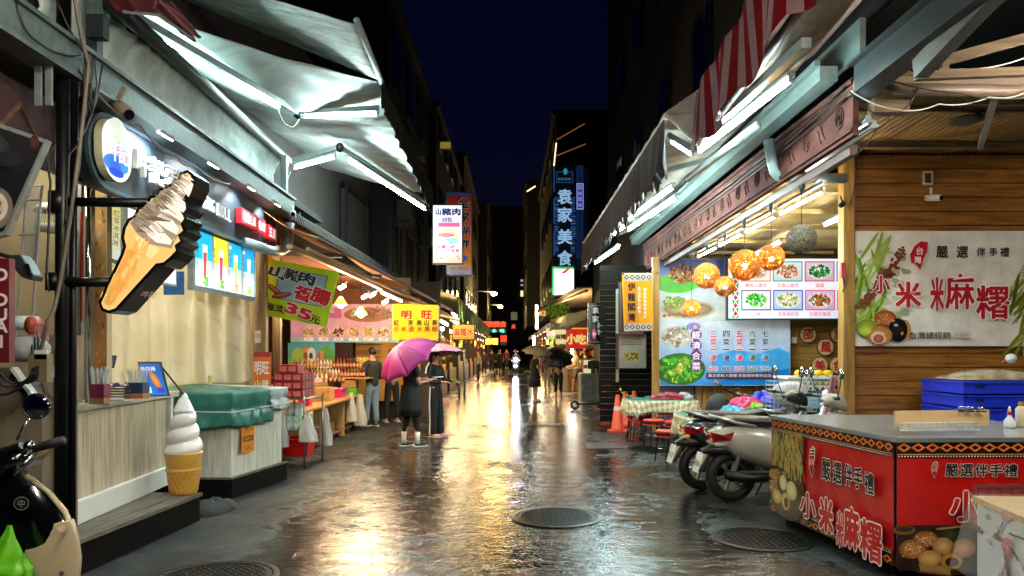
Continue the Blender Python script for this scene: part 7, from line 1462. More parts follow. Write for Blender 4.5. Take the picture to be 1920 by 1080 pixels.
    loftx('handlebar_cowl', [(.93, .98, .05, .03), (1.0, 1.0, .12, .07), (1.1, .98, .13, .08), (1.16, .94, .07, .05)], BM, t); MB().tube([(.92, -.34, 1.04), (1.0, -.15, 1.03), (1.0, .15, 1.03), (.92, .34, 1.04)], .013, 8).build('handlebar', BP, t)
    for s in (-1, 1):
        MB().tube([(.92, s*.35, 1.04), (.94, s*.24, 1.04)], .019, 10).build('grip', BP, t, smooth=True); mr_ = MB().tube([(.99, s*.2, 1.04), (.98, s*.27, 1.16), (.97, s*.3, 1.22)], .006, 6).build('mirror', BP, t); MB().tube([(.96, s*.31, 1.27), (.975, s*.31, 1.27)], .055, 18).build('mirror_glass', mat('mirror_glass', 'b8c4cc', .05, 1.), mr_, smooth=True)
    b = MB(); b.tube([(.42, .12, .26), (.36, .26, .01)], .012, 6); b.build('side_stand', BP, t); return t
s1 = scooter('silver scooter parked with its rear wheel beside the red counter', '9a958a', 'silver_scooter_paint'); s1.location = (2.3, 7.85, 0); s1.scale = s2_ = (1.06,)*3; s1.rotation_euler.z = R(4)
P = Panel((.10, -.176, .55), (1, 0, 0)); 
s2 = scooter('dark scooter parked behind the silver one', '20262a', 'dark_scooter_paint', True); s2.location = (2.16, 8.5, 0); s2.scale = s2_; s2.rotation_euler.z = R(6)
s3 = scooter('white scooter with wire basket parked behind the red counter', 'c8ccce', 'white_scooter_paint'); s3.location = (3.3, 9.3, 0); s3.rotation_euler.z = R(30); s3['group'] = 'scooters parked behind the red counter'
bk = thing('wire_basket', 'wire basket holding a white bag on the scooter behind the counter', 'basket', W(1490, 742, 8.9)); b = MB(); p0 = W(1452, 772, 8.9); w_ = .5; h_ = .36
for k in range(11): b.tube([p0+V((w_*k/10, 0, 0)), p0+V((w_*k/10, 0, h_))], .003, 4); b.tube([p0+V((w_*k/10, .3, 0)), p0+V((w_*k/10, .3, h_))], .003, 4)
for k in range(8): b.tube([p0+V((0, 0, h_*k/7)), p0+V((w_, 0, h_*k/7)), p0+V((w_, .3, h_*k/7)), p0+V((0, .3, h_*k/7)), p0+V((0, 0, h_*k/7))], .003, 4)
b.build('wire_sides', WW, bk)
tag(MB().grid(lambda u, v: p0+V((.25+.2*math.cos(u*6.283)*math.sin(v*3.1416)*(1+.2*math.sin(u*31)), .15+.12*math.sin(u*6.283)*math.sin(v*3.1416), .2+.16*math.cos(v*3.1416))), 24, 12).build('white_bag', mat('white_polythene'), smooth=True), 'crumpled white bag inside the scooter wire basket', 'bag')
p = W(1487, 742, 9.3); tag(MB().lathe([(.005, 0), (.18, .0), (.19, .015), (.17, .02), (.08, .012), (.075, .0)], (0, 0, 0), 28).build('fan_disc', mat('pale_blue_disc', 'a8c4cc', .4)), 'round pale blue disc with dark centre behind the wire basket', 'disc'); dd = bpy.context.scene.objects['fan_disc']; dd.location = p; dd.rotation_euler.x = R(90)
# ---- black scooter bottom left
def front_scooter():
    t = thing('parked_scooter', 'black and cream scooter with a lime bag hooked on it at the bottom left', 'scooter', (-2.75, 3.95, 0))
    Y = 3.95; BG_ = mat('black_gloss_paint', '060607', .12, var=.2, coat=1.); CR = mat('cream_scooter_panel', 'a39477', .35, var=.08)
    def Q(px, py, y=Y): return W(px, py, y)
    ou = [(-70, 900), (-40, 880), (10, 878), (50, 896), (88, 925), (118, 962), (136, 1000), (144, 1045), (140, 1100), (128, 1150), (60, 1190), (-70, 1190)]
    def shell(pts, name, m, y0, bulge, d=.05):
        b = MB(); n = len(pts); c = (sum(p[0] for p in pts)/n, sum(p[1] for p in pts)/n); rings = []
        for f in (1., .97, .85, .6, .3, .02):
            rings.append([Q(c[0]+(x-c[0])*f, c[1]+(y-c[1])*f, y0-bulge*(1-f**2.4)) for x, y in pts])
        vs = [p for r_ in rings for p in r_]+[p+V((0, d, 0)) for p in rings[0]]; fs = []
        for i in range(5):
            for k in range(n): fs.append((i*n+k, i*n+(k+1) % n, (i+1)*n+(k+1) % n, (i+1)*n+k))
        for k in range(n): fs.append((6*n+k, 6*n+(k+1) % n, (k+1) % n, k))
        fs.append(tuple(range(5*n, 6*n))); fs.append(tuple(range(6*n, 7*n))[::-1]); b.add(vs, fs); return b.build(name, m, t, smooth=True)
    shell(ou, 'leg_shield', BG_, Y, .06)
    shell([(24, 1000), (132, 975), (141, 1000), (147, 1045), (143, 1100), (130, 1150), (60, 1185), (-20, 1185), (10, 1100)], 'cream_panel', CR, Y-.035, .035, .03)
    MB().tube([Q(50, 893, Y-.01), Q(90, 922, Y-.01), Q(121, 960, Y-.01), (Q(141, 1005, Y-.01)), Q(148, 1050, Y-.01), Q(143, 1110, Y-.01)], .014, 8).build('edge_trim', CR, t, smooth=True)
    P = Panel(Q(40, 944, Y-.075), (1, 0, 0), (0, .1, 1)); P.ring(0, 0, .04, .035, '7a7a7a', 0); P.ell(0, 0, .036, .031, '0a0a0a'); P.text('中', 0, 0, .04, '8a8a8a'); P.build('badge', PV, t)
    MB().tube([Q(115, 991, Y-.075), Q(115, 991, Y-.085)], .018, 12).build('screw_cap', CR, t); MB().tube([Q(115, 1075, Y-.075), Q(115, 1075, Y-.085)], .012, 12).build('screw_cap', DSTEEL, t)
    loft = [(-60, 870), (10, 850), (40, 838), (62, 850), (40, 880), (0, 905), (-60, 915)]
    shell(loft, 'handlebar_cowl', BG_, Y+.02, .1, .15)
    MB().tube([Q(56, 843, Y-.04), Q(118, 826, Y-.1)], .024, 14).build('grip', mat('rubber_grip', '121212', .6), t, smooth=True); MB().tube([Q(62, 852, Y-.1), Q(26, 892, Y-.14)], .008, 8).build('brake_lever', CHR, t, smooth=True); MB().ball(Q(55, 838, Y-.06), (.03, .03, .035), 12, 8).build('lever_clamp', CHR, t, smooth=True)
    mr_ = MB().tube([Q(32, 826, Y), Q(44, 800, Y+.02), Q(57, 784, Y+.03)], .007, 8).build('mirror', CHR, t, smooth=True); MB().ball(Q(68, 762, Y+.03), (.073, .02, .066), 24, 12).build('mirror_shell', mat('mirror_glass', 'b8c4cc', .05, 1.), mr_, smooth=True)
    MB().tube([Q(68, 762, Y+.008)+V((math.cos(a)*.073, 0, math.sin(a)*.066)) for a in [k*2*math.pi/28 for k in range(29)]], .005, 6).build('mirror_rim', BP, mr_, smooth=True)
    MB().tube([Q(-10, 850, Y), Q(20, 842, Y-.02), Q(40, 835, Y-.03)], .02, 8).build('switch_block', BP, t)
    rim = wheel(t.location, .25, t); 
    for o in [o for o in t.children if o.name.startswith(('tyre', 'rim'))]: o.location = V((-.12, .42, .25)); o.rotation_euler.z = R(90)
    box('seat_block', (-3.02, 4.5, .6), (.26, .5, .26), BG_, t, bevel=.06); box('floorboard', (-2.95, 4.3, .3), (.3, .6, .08), BP, t, bevel=.02); 
    o = wheel(t.location, .25, t)
    o.location = V((-.33, .9, .25)); o.rotation_euler.z = R(90)
    for q in t.children:
        if q.name.startswith('tyre') and q.location.length < .01: q.location = V((-.33, .9, .25)); q.rotation_euler.z = R(90)
    return t
front_scooter()
LM = mat('lime_carrier_bag', '6fc81e', .4, col2='4f9a14', scale=5, bump=.6, bscale=12, transl=.3)
def lb(u, v):
    c = W(18, 0, 3.78); a = u*2*math.pi; w_ = .012+.125*min(1, (v*1.35))**1.2 if v < .6 else .12; z = CH-(985-HY)*3.78/F-.36*v; f = 1+.16*math.sin(5*a+v*8)+.2*mnoise.noise(V((math.cos(a), math.sin(a), v*4)))
    return V((c.x+math.cos(a)*w_*f-.03*v, 3.78+math.sin(a)*w_*.6*f, z))
t = thing('lime_bag', 'lime green plastic bag hanging from the black scooter', 'bag', W(15, 1040, 3.78)); MB().grid(lb, 32, 20).build('bag_body', LM, t, smooth=True)

# ---- bicycle leaning behind the long table
t = thing('bicycle', 'black bicycle leaning by the pine wall behind the long table', 'bicycle', (3.2, 11.6, 0)); by = 11.7
def bw(cx, cz, r):
    c = V((cx, by, cz)); ty = MB().tube([c+V((math.cos(a)*r, 0, math.sin(a)*r)) for a in [k*2*math.pi/36 for k in range(37)]], .022, 8).build('wheel', TYRE, t, smooth=True)
    b = MB()
    for k in range(14): a = k*2*math.pi/14; b.tube([c, c+V((math.cos(a)*r, 0, math.sin(a)*r))], .0015, 3)
    b.build('spokes', LEGM, ty)
hx0 = W(1385, 0, by).x; bw(hx0-.12, .34, .32); bw(hx0+.95, .34, .32)
fr = MB(); hb = V((hx0+.02, by, .98)); bb_ = V((hx0+.48, by, .3)); st_ = V((hx0+.62, by, .85)); 
for a, c, r_ in ((hb-V((-.02, 0, .15)), bb_, .02), (hb-V((-.02, 0, .08)), st_-V((0, 0, .08)), .018), (st_, bb_, .017), (bb_, V((hx0+.95, by, .34)), .012), (st_-V((0, 0, .08)), V((hx0+.95, by, .34)), .011), (hb, V((hx0-.12, by, .34)), .015)): fr.tube([a, c], r_, 8)
fr.build('frame', mat('black_gloss'), t, smooth=True)
MB().tube([W(1343, 716, by), W(1358, 728, by), W(1382, 742, by), W(1398, 745, by)], .012, 8).build('handlebar', BP, t, smooth=True); MB().tube([W(1340, 714, by), W(1350, 722, by)], .018, 8).build('grip', mat('tan_grip', 'a8824a', .6), t, smooth=True); MB().tube([W(1382, 737, by), W(1396, 742, by)], .018, 8).build('grip', mat('tan_grip'), t, smooth=True); MB().tube([W(1370, 733, by), hb], .015, 8).build('stem', BP, t)
MB().box(st_+V((0, 0, .06)), (.24, .13, .05), ch=.015).build('saddle', BP, t); MB().ball(W(1347, 765, 11.4), (.2, .14, .22), 14, 9).build('pannier_bag', mat('black_nylon', '121212', .7, bump=.6, bscale=16), t, smooth=True)
# ---- electric kick scooter
t = thing('kick_scooter', 'black electric kick scooter standing near the far pair of cones', 'kick scooter', W(1100, 655, 19.7)); Yk = 19.8; c = W(1078, 759, Yk)
def kw(c, r): MB().tube([c+V((math.cos(a)*r*.75, 0, math.sin(a)*r*.75)) for a in [k*2*math.pi/24 for k in range(25)]], r*.27, 8).build('wheel', TYRE, t, smooth=True); MB().tube([c-V((0, .03, 0)), c+V((0, .03, 0))], r*.3, 10).build('hub', RIMM, t)
kw(V((c.x, Yk, .125)), .125); kw(V((W(1128, 0, Yk).x, Yk, .125)), .125)
box('deck', ((c.x+W(1122, 0, Yk).x)/2, Yk, .16), (.62, .16, .05), BP, t, bevel=.01); MB().tube([V((W(1126, 0, Yk).x, Yk, .16)), W(1121, 690, Yk)], .03, 10).build('steering_column', BP, t, smooth=True); MB().tube([W(1112, 689, Yk-.2), W(1126, 688, Yk+.1)], .02, 8).build('handlebar', BP, t)
box('display_board', W(1113, 684, Yk), (.3, .03, .22), mat('dark_frame_board', '1c1814', .5), t)

# ================================================================ PEOPLE
SKIN = mat('skin', 'b8826a', .5, var=.1, scale=3); HAIR = mat('black_hair', '120d0b', .5, var=.3, scale=20, stretch=(1, 1, .2))
def skinned(name, verts, edges, m, parent, root=0, sub=1, loc_rot=None):
    me = bpy.data.meshes.new(name); me.from_pydata([v[0] for v in verts], edges, []); me.materials.append(m)
    o = bpy.data.objects.new(name, me); COL.objects.link(o); o.parent = parent
    md = o.modifiers.new('skin', 'SKIN'); md.use_smooth_shade = True
    for i, d in enumerate(me.skin_vertices[0].data if me.skin_vertices else []): pass
    sv = me.skin_vertices[0].data
    for i, v in enumerate(verts): r_ = v[1]; sv[i].radius = r_ if hasattr(r_, '__len__') else (r_, r_); sv[i].use_root = (i == root)
    s_ = o.modifiers.new('sub', 'SUBSURF'); s_.levels = sub; s_.render_levels = sub
    return o
def person(label, loc, face, h=1.6, top=('t', '101010', 'short'), bottom=('p', '101010', 'full'), hair='short', lh=(-.25, .1, .85), rh=(.25, .1, .85), lelbow=None, relbow=None, legs=((-.09, 0), (.09, 0)), shoe='1a1a1a', mask=False, socks=None, coat_w=1.0, hip=0., bag=False, lean=0.):
    """built facing local -y; face = heading angle in degrees (0 faces the camera)"""
    t = thing('person', label, 'person', (0, 0, 0), None); s = h/1.65; S = lambda x, y, z: V((x*s, y*s, z*s))
    L_, R__ = legs
    def arm(side, hand, elbow):
        sh = V((side*.175, 0, 1.33)); hd = V(hand); el = V(elbow) if elbow else None
        if el is None:
            mid = (sh+hd)/2; d = (hd-sh).length; off_ = math.sqrt(max(.0, .27**2-(d/2)**2)); el = mid+V((side*.3, .6, -.75)).normalized()*off_
        return sh, el, hd
    ls, le, lw = arm(-1, lh, lelbow); rs, re_, rw = arm(1, rh, relbow)
    vs = [(S(hip, 0, .92), (.105*s, .08*s)), (S(hip*.5, 0, 1.06), (.10*s, .075*s)), (S(0, lean*.5, 1.22), (.115*s, .08*s)), (S(0, lean, 1.36), (.075*s, .06*s)), (S(0, lean-.01, 1.43), .05*s), (S(0, lean-.02, 1.50), (.068*s, .078*s)), (S(0, lean-.015, 1.585), (.07*s, .082*s)), (S(0, lean-.01, 1.64), (.035*s, .04*s))]
    ed = [(0, 1), (1, 2), (2, 3), (3, 4), (4, 5), (5, 6), (6, 7)]
    def add(p, r_, frm): vs.append((p, r_)); ed.append((frm, len(vs)-1)); return len(vs)-1
    for side, (sh, el, hd) in ((-1, (ls, le, lw)), (1, (rs, re_, rw))):
        a = add(S(*sh)+S(0, lean, 0), .052*s, 3); b_ = add(S(*el), .036*s, a); c = add(S(*hd), .024*s, b_); d = (hd-el).normalized(); k = add(S(*(hd+d*.05)), (.034*s, .02*s), c)
        nrm = d.cross(V((0, 0, 1))); nrm = nrm.normalized() if nrm.length > .1 else V((1, 0, 0)); fwd = d
        for j, fo in enumerate((-.026, -.009, .009, .026)):
            f1 = add(S(*(hd+d*.085+nrm*fo)), .0095*s, k); f2 = add(S(*(hd+d*(.115+(.012 if j in (1, 2) else 0))+nrm*fo*1.05+V((0, 0, -.012)))), .008*s, f1); add(S(*(hd+d*(.13+(.012 if j in (1, 2) else 0))+nrm*fo+V((0, 0, -.032)))), .007*s, f2)
        th = add(S(*(hd+d*.04-nrm*.038+V((0, 0, .005)))), .010*s, c); add(S(*(hd+d*.075-nrm*.05+V((0, 0, -.01)))), .008*s, th)
    for i, (lx, ly) in enumerate((L_, R__)):
        sd = -1 if i == 0 else 1; a = add(S(sd*.085+hip, 0, .86), (.07*s, .075*s), 0); b_ = add(S((lx+sd*.085+hip)/2+sd*.0, ly*.5-.015, .47), .055*s, a); c = add(S(lx, ly, .10), .033*s, b_); e = add(S(lx, ly-.02, .045), .035*s, c); add(S(lx+sd*.012, ly-.14, .03), (.035*s, .022*s), e)
    body = skinned('body', vs, ed, SKIN, t)
    # face: nose, eyes, ears as small shapes of the head
    hd_ = S(0, lean-.017, 1.54)
    b = MB(); b.ball(hd_+S(0, -.088, -.005), (.011*s, .016*s, .02*s), 8, 6); b.build('nose', SKIN, t, smooth=True)
    for sx in (-1, 1): MB().ball(hd_+S(sx*.028, -.078, .018), (.011*s, .007*s, .006*s), 8, 5).build('eye', BLKCAB, t, smooth=True); MB().ball(hd_+S(sx*.076, .0, .0), (.012*s, .02*s, .03*s), 8, 6).build('ear', SKIN, t, smooth=True)
    if mask: MB().ball(hd_+S(0, -.045, -.03), (.066*s, .056*s, .042*s), 14, 10).build('face_mask', mat('pale_mask', 'c8b8b8', .7), t, smooth=True)
    else: MB().ball(hd_+S(0, -.079, -.038), (.022*s, .006*s, .006*s), 8, 5).build('mouth', mat('lips', '8a4a42', .5), t, smooth=True)
    b = MB(); b.grid(lambda u, v: hd_+S(0, .012, .028)+V((math.cos(u*6.283)*math.sin(v*2.1)*.084*s*(1+.04*math.sin(u*40)), math.sin(u*6.283)*math.sin(v*2.1)*.098*s*(1 if math.sin(u*6.283) > 0 else (.97 if v < .62 else .78)), math.cos(v*2.1)*.098*s)), 30, 12); hr = b.build('hair', HAIR, t, smooth=True)
    if hair == 'long': MB().tube([hd_+S(0, .065, .05), hd_+S(0, .105, -.04), hd_+S(0.01, .11, -.15), hd_+S(.01, .10, -.28)], [.05*s, .055*s, .045*s, .015*s], 10).build('ponytail', HAIR, t, smooth=True)
    # top
    _, tc_, sleeve = top; tm = mat('top_'+tc_+('' if len(top) < 4 else ''), tc_, .8, var=.25, scale=6, bump=.5, bscale=10); w = coat_w
    vs = [(S(hip, 0, .80), (.15*s*w, .12*s*w)), (S(hip, 0, .93), (.14*s*w, .115*s*w)), (S(hip*.5, 0, 1.05), (.135*s*w, .11*s*w)), (S(0, lean*.5, 1.22), (.15*s*w, .118*s*w)), (S(0, lean, 1.355), (.098*s*w, .082*s*w)), (S(0, lean, 1.405), .062*s)]; ed = [(0, 1), (1, 2), (2, 3), (3, 4), (4, 5)]
    for side, (sh, el, hd) in ((-1, (ls, le, lw)), (1, (rs, re_, rw))):
        a = add(S(*sh)+S(0, lean, -.005), .066*s, 4)
        if sleeve == 'short': add(S(*(sh.lerp(el, .72))), .055*s, a)
        else: b_ = add(S(*el), .052*s, a); add(S(*el.lerp(hd, .9)), .038*s, b_)
    skinned('shirt' if sleeve == 'short' else 'jacket', vs, ed, tm, t)
    _, bc, kind = bottom; bm_ = mat('bottom_'+bc, bc, .8, var=.3, scale=7, bump=.4, bscale=12)
    vs = [(S(hip, 0, .90), (.15*s, .125*s)), (S(hip, 0, 1.02), (.125*s, .10*s))]; ed = [(0, 1)]
    for i, (lx, ly) in enumerate((L_, R__)):
        sd = -1 if i == 0 else 1; a = add(S(sd*.08+hip, 0, .83), (.10*s, .105*s), 0); kn = V(((lx+sd*.085+hip)/2, ly*.5-.015, .47))
        if kind == 'full': b_ = add(S(*kn), .073*s, a); c = add(S(lx, ly, .27), .064*s, b_); add(S(lx, ly, .085), .06*s, c)
        elif kind == 'crop': b_ = add(S(*kn), .062*s, a); add(S(lx, ly, .24), .047*s, b_)
        elif kind == 'wide': b_ = add(S(*kn), .085*s, a); c = add(S(lx, ly, .25), .088*s, b_); add(S(lx, ly-.01, .05), .092*s, c)
        else: add(S(*(kn+V((0, 0, .03)))), .085*s, a)
    skinned('trousers' if kind in ('full', 'crop', 'wide') else 'shorts', vs, ed, bm_, t)
    if kind == 'skirt': MB().lathe([(.14*s, .93*s), (.18*s, .7*s), (.2*s, .48*s)], (hip*s, 0, 0), 20, cap=False, fn=lambda a, z: 1+.05*math.sin(a*9)).build('skirt', bm_, t, smooth=True, solid=.006)
    sm = mat('shoe_'+shoe, shoe, .6, var=.15)
    for i, (lx, ly) in enumerate((L_, R__)):
        sd = -1 if i == 0 else 1; c = S(lx+sd*.005, ly-.055, 0)
        MB().box(c+V((0, 0, .014)), (.088*s, .255*s, .026), ch=.008).build('sole', mat('pale_sole', 'b8b4ac', .6) if shoe != 'c8a0a0' else sm, t); MB().ball(c+V((0, -.01*s, .042)), (.044*s, .118*s, .034*s), 12, 7).build('shoe', sm, t, smooth=True)
        if socks: MB().tube([S(lx, ly, .06), S(lx, ly, .14), S(lx, ly, .25)], [.042*s, .04*s, .047*s], 12).build('sock', mat('sock_'+socks, socks, .8), t, smooth=True)
    t.location = loc; t.rotation_euler.z = R(face); return t, s
def fpos(px, py): Y = F*CH/(py-HY); return V(((px-CX)*Y/F, Y, 0))
def umbrella(name, label, apex, tilt, r, m, m2=None, n=8, sag=.33, hlen=.85, group='open umbrellas held by walkers'):
    """apex = top of canopy; tilt = unit vector along the shaft pointing up"""
    t = thing('open_umbrella', label, 'umbrella', apex, group); ax = V(tilt).normalized(); e = ax.orthogonal().normalized(); f_ = ax.cross(e); apex = V(apex)
    def pt(a, q, lift=0.): 
        k = (a/(2*math.pi)*n) % 1; sc_ = 1-.10*math.sin(k*math.pi)*q**2; 
        return apex+(e*math.cos(a)+f_*math.sin(a))*r*q*sc_ - ax*(r*sag*1.55*(q**2.1)*(1-.10*math.sin(k*math.pi)*q))
    seg = 6; b = MB()
    for g_ in range(n):
        b.m = g_ % (2 if m2 else 1); vs = [pt((g_+i/seg)*2*math.pi/n, j/10) for j in range(11) for i in range(seg+1)]
        b.add(vs, [(j*(seg+1)+i, j*(seg+1)+i+1, (j+1)*(seg+1)+i+1, (j+1)*(seg+1)+i) for j in range(10) for i in range(seg)])
    b.build('canopy', [m, m2] if m2 else m, t, smooth=True, solid=.002)
    for g_ in range(n): a = g_*2*math.pi/n; MB().tube([pt(a, j/6)-ax*.006 for j in range(7)], .004, 4).build('rib', CHR, t)
    MB().tube([apex+ax*.07, apex-ax*hlen], .006, 8).build('shaft', CHR, t); MB().tube([apex-ax*hlen, apex-ax*(hlen+.1)], .014, 8).build('handle', BP, t); MB().tube([apex+ax*.0, apex+ax*.09], .006, 6).build('ferrule', BP, t); return t
# man in dark jacket and jeans, seen from behind right
p = fpos(698, 800); person('man in dark jacket and pale jeans standing at the souvenir counter', p, -130, 1.63, ('j', '24241e', 'long'), ('j', '7d93a8', 'full'), lh=(-.2, -.2, 1.05), rh=(.15, -.28, 1.08), legs=((-.09, .02), (.08, -.08)), shoe='16161a', coat_w=1.12)
p = fpos(735, 792); person('person in black trousers half hidden by the magenta umbrella', p, -150, 1.6, ('j', '8a7a6a', 'long'), ('j', '0c0c10', 'full'), lh=(-.15, -.25, 1.08), rh=(.2, -.2, 1.0), legs=((-.14, .0), (.14, .02)), shoe='c8a0a0')
p = fpos(712, 772); person('dark haired shopper bending behind the man in the jacket', p+V((-.35, .5, 0)), -60, 1.5, ('j', '1c2430', 'long'), ('j', '14141a', 'full'), lh=(-.1, -.3, 1.0), rh=(.15, -.3, 1.0), lean=-.05)
p = fpos(770, 838); pt_, _ = person('person in black outfit and white socks under the magenta umbrella', p, 128, 1.62, ('t', '0d0d10', 'short'), ('p', '0a0a0c', 'crop'), hair='long', lh=(-.20, -.27, 1.12), rh=(.16, -.30, 1.12), legs=((-.10, -.07), (.10, .07)), shoe='14161c', socks='d8d4cc', coat_w=1.12)
tun = MB().lathe([(.15, 1.02), (.165, .85), (.185, .66), (.19, .52)], p, 24, cap=False, fn=lambda a, z: 1+.05*math.sin(a*7+z*3)).build('tunic', MC['top_0d0d10'], pt_, smooth=True, solid=.006)
# loose tunic over the black outfit
MGT = mat('magenta_umbrella_cloth', 'c43a98', .5, var=.12, scale=4, transl=.3); MG2 = mat('deep_magenta_cloth', 'a8207e', .5, var=.12, scale=4, transl=.3)
umbrella('open_umbrella', 'magenta umbrella tilted over the shoulder of the person in black', W(746, 650, 12.25), V((-.52, -.40, .76)), .56, MGT, MG2, sag=.36, hlen=.75)
p = fpos(816, 820); tr, s = person('woman in black striped tracksuit and face mask under the patterned pink umbrella', p, 62, 1.58, ('j', '0b0b10', 'long'), ('p', '0a0a0f', 'wide'), hair='long', lh=(-.14, -.28, 1.06), rh=(.17, -.32, 1.06), legs=((-.09, .0), (.08, -.05)), shoe='c8a0a0', mask=True)
WS = mat('white_stripe', 'd0cdc8', .7, var=.05)
MB().tube([V((.16, -.01, .93)), V((.188, -.0, .62)), V((.172, -.01, .3)), V((.178, -.03, .07))], .014, 6).build('trouser_stripe', WS, tr); MB().tube([V((-.16, .0, .93)), V((-.185, .0, .62)), V((-.17, .0, .3)), V((-.18, .0, .07))], .014, 6).build('trouser_stripe', WS, tr)
for sd in (1, -1): MB().tube([V((sd*.19, 0, 1.36)), V((sd*.245, .02, 1.28)), V((sd*.262, .03, 1.17))], .012, 6).build('sleeve_stripe', WS, tr)
MB().tube([V((math.cos(a)*.165, math.sin(a)*.13, 1.1)) for a in [k*2*math.pi/24 for k in range(25)]], .01, 6, caps=False).build('chest_stripe', WS, tr)
for q in tr.children: 
    if q.name.startswith(('trouser_stripe', 'sleeve_stripe', 'chest_stripe')): q.data.transform(Matrix.Translation(V(p)))
PT = bpy.data.materials.new('pink_dotted_cloth'); PT.use_nodes = True; n_ = PT.node_tree.nodes; l_ = PT.node_tree.links; vo = n_.new('ShaderNodeTexVoronoi'); vo.inputs['Scale'].default_value = 16; tc_ = n_.new('ShaderNodeTexCoord'); l_.new(tc_.outputs['Object'], vo.inputs[0]); cr_ = n_.new('ShaderNodeValToRGB'); cr_.color_ramp.elements[0].position = .28; cr_.color_ramp.elements[1].position = .34; cr_.color_ramp.elements[0].color = (*hx('7a2438'), 1); cr_.color_ramp.elements[1].color = (*hx('cf8a98'), 1); l_.new(vo.outputs[0], cr_.inputs[0]); l_.new(cr_.outputs[0], n_['Principled BSDF'].inputs[0])
umbrella('open_umbrella', 'pale pink dotted umbrella of the woman in the tracksuit', p+V((.03, .1, 1.70)), V((-.05, .1, 1)), .52, PT, sag=.24, hlen=.62)
t = thing('food_tray', 'small lime paper tray held by the woman in the tracksuit', 'tray', p+V((.30, -.1, 1.0))); MB().lathe([(.03, 0), (.055, .03), (.06, .03), (.035, -.004)], p+V((.35, -.17, 1.03)), 12).build('tray', mat('lime_plastic', '6ad01e', .35), t)
# right hand group
p = fpos(1003, 753); person('woman in navy dress and bare calves under the floral umbrella', p, 118, 1.56, ('t', '10131c', 'short'), ('p', '10131c', 'skirt'), lh=(-.16, -.2, 1.18), rh=(.1, -.22, 1.2), shoe='b8a898', hair='short', legs=((-.08, 0), (.07, -.02)), coat_w=1.15)
umbrella('open_umbrella', 'cream floral umbrella over the woman in navy', p+V((.10, .0, 1.72)), V((.12, -.2, 1)), .5, mat('floral_cloth', 'd8cfae', .6, col2='b08a7a', scale=9, transl=.4), sag=.3, hlen=.6)
p = fpos(1047, 749); person('person in beige top and black trousers behind the black umbrella', p, 175, 1.52, ('t', 'b8a98a', 'short'), ('p', '0d0d10', 'crop'), legs=((-.09, 0), (.09, 0)), shoe='c8b8a8', lh=(-.15, -.22, 1.15), rh=(.15, -.22, 1.15))
umbrella('open_umbrella', 'dark brown umbrella tilted back over the beige top', p+V((-.02, -.42, 1.50)), V((.0, -.62, .6)), .5, mat('dark_umbrella', '17120d', .5, var=.3), sag=.3, hlen=.6)
p = fpos(1026, 731); person('bent grey haired walker with a stick between the two umbrellas', p, 150, 1.5, ('t', '3a3f5a', 'short'), ('p', '7a7468', 'full'), lean=-.06); tag(MB().tube([p+V((.22, -.25, .0)), p+V((.2, -.2, .82))], .012, 6).build('walking_stick', BP), 'dark walking stick held by the bent walker', 'stick')
umbrella('open_umbrella', 'grey blue umbrella behind the floral one', fpos(1028, 729)+V((.15, .3, 1.72)), V((-.1, 0, 1)), .5, mat('greyblue_cloth', '6a7a80', .6, transl=.3), sag=.3, hlen=.55)
p = fpos(1079, 737); person('man in pale yellow shirt and khaki shorts at the right stalls', p, -95, 1.66, ('t', 'd0c48a', 'short'), ('p', '6f6650', 'shorts'), lh=(-.2, -.15, .95), rh=(.2, -.2, .95), shoe='24242a', coat_w=1.2, legs=((-.1, .05), (.1, -.1)))
for i, (px, py, fc, c1, c2, lb) in enumerate(((908, 703, 200, '3a2a2a', '14141a', 'walker in brown close to the far left stalls'), (897, 716, -80, '8a8a80', '1c1c24', 'shopper in grey at the left stalls before the couple'), (950, 690, 10, '5a1a1c', '101014', 'tiny walker in dark red beyond the couple'), (1019, 701, 170, '2a2a30', '2a2a30', 'dark walker far behind the umbrellas on the right'), (1034, 712, 100, 'b0a890', '1c1c20', 'shopper in a pale top at the far right stalls'), (1098, 745, -90, '4a2a22', '16161a', 'vendor in brown behind the kick scooter'))):
    person(lb, fpos(px, py), fc, 1.55+.03*(i % 3), ('t', c1, 'short' if i % 2 else 'long'), ('p', c2, 'full'))
p = fpos(922, 699); person('left one of a distant couple in black hooded tops', p, 180, 1.6, ('j', '0b0b0e', 'long'), ('p', '0b0b0e', 'full'), lh=(-.24, -.02, .85), rh=(.24, -.02, .85), coat_w=1.25); p = fpos(937, 698); person('right one of a distant couple in black tops', p, 180, 1.56, ('j', '0b0b0e', 'long'), ('p', '0b0b0e', 'crop'), lh=(-.24, -.02, .85), rh=(.24, -.02, .85), coat_w=1.25)
P = Panel(fpos(922, 699)+V((-.12, -.17, 1.2)), (1, 0, 0))
# distant rider
p = fpos(967, 702); t = thing('ridden_scooter', 'distant scooter with a bright headlight coming up the lane', 'scooter', p)
MB().tube([p+V((-.0, 0, .0))+V((0, math.cos(a)*.24, .25+math.sin(a)*.24)) for a in [k*math.pi/8 for k in range(17)]], .05, 6).build('wheel', TYRE, t); box('leg_shield', p+V((0, .2, .62)), (.42, .1, .6), mat('dark_scooter_paint', '20262a', .3), t, bevel=.04); MB().tube([p+V((-.32, .1, 1.02)), p+V((.32, .1, 1.02))], .02, 6).build('handlebar', BP, t); MB().ball(p+V((0, .1, .95)), (.13, .07, .11), 12, 8).build('headlight', glow('headlight', 'eaf4ff', 22), t, smooth=True)
MB().ball(p+V((-.02, .08, .52)), (.1, .05, .09), 12, 8).build('lower_light', glow('lower_light', 'e0ecff', 4), t, smooth=True); point(p+V((0, -.25, .9)), 'dceaff', 25, .1, t)
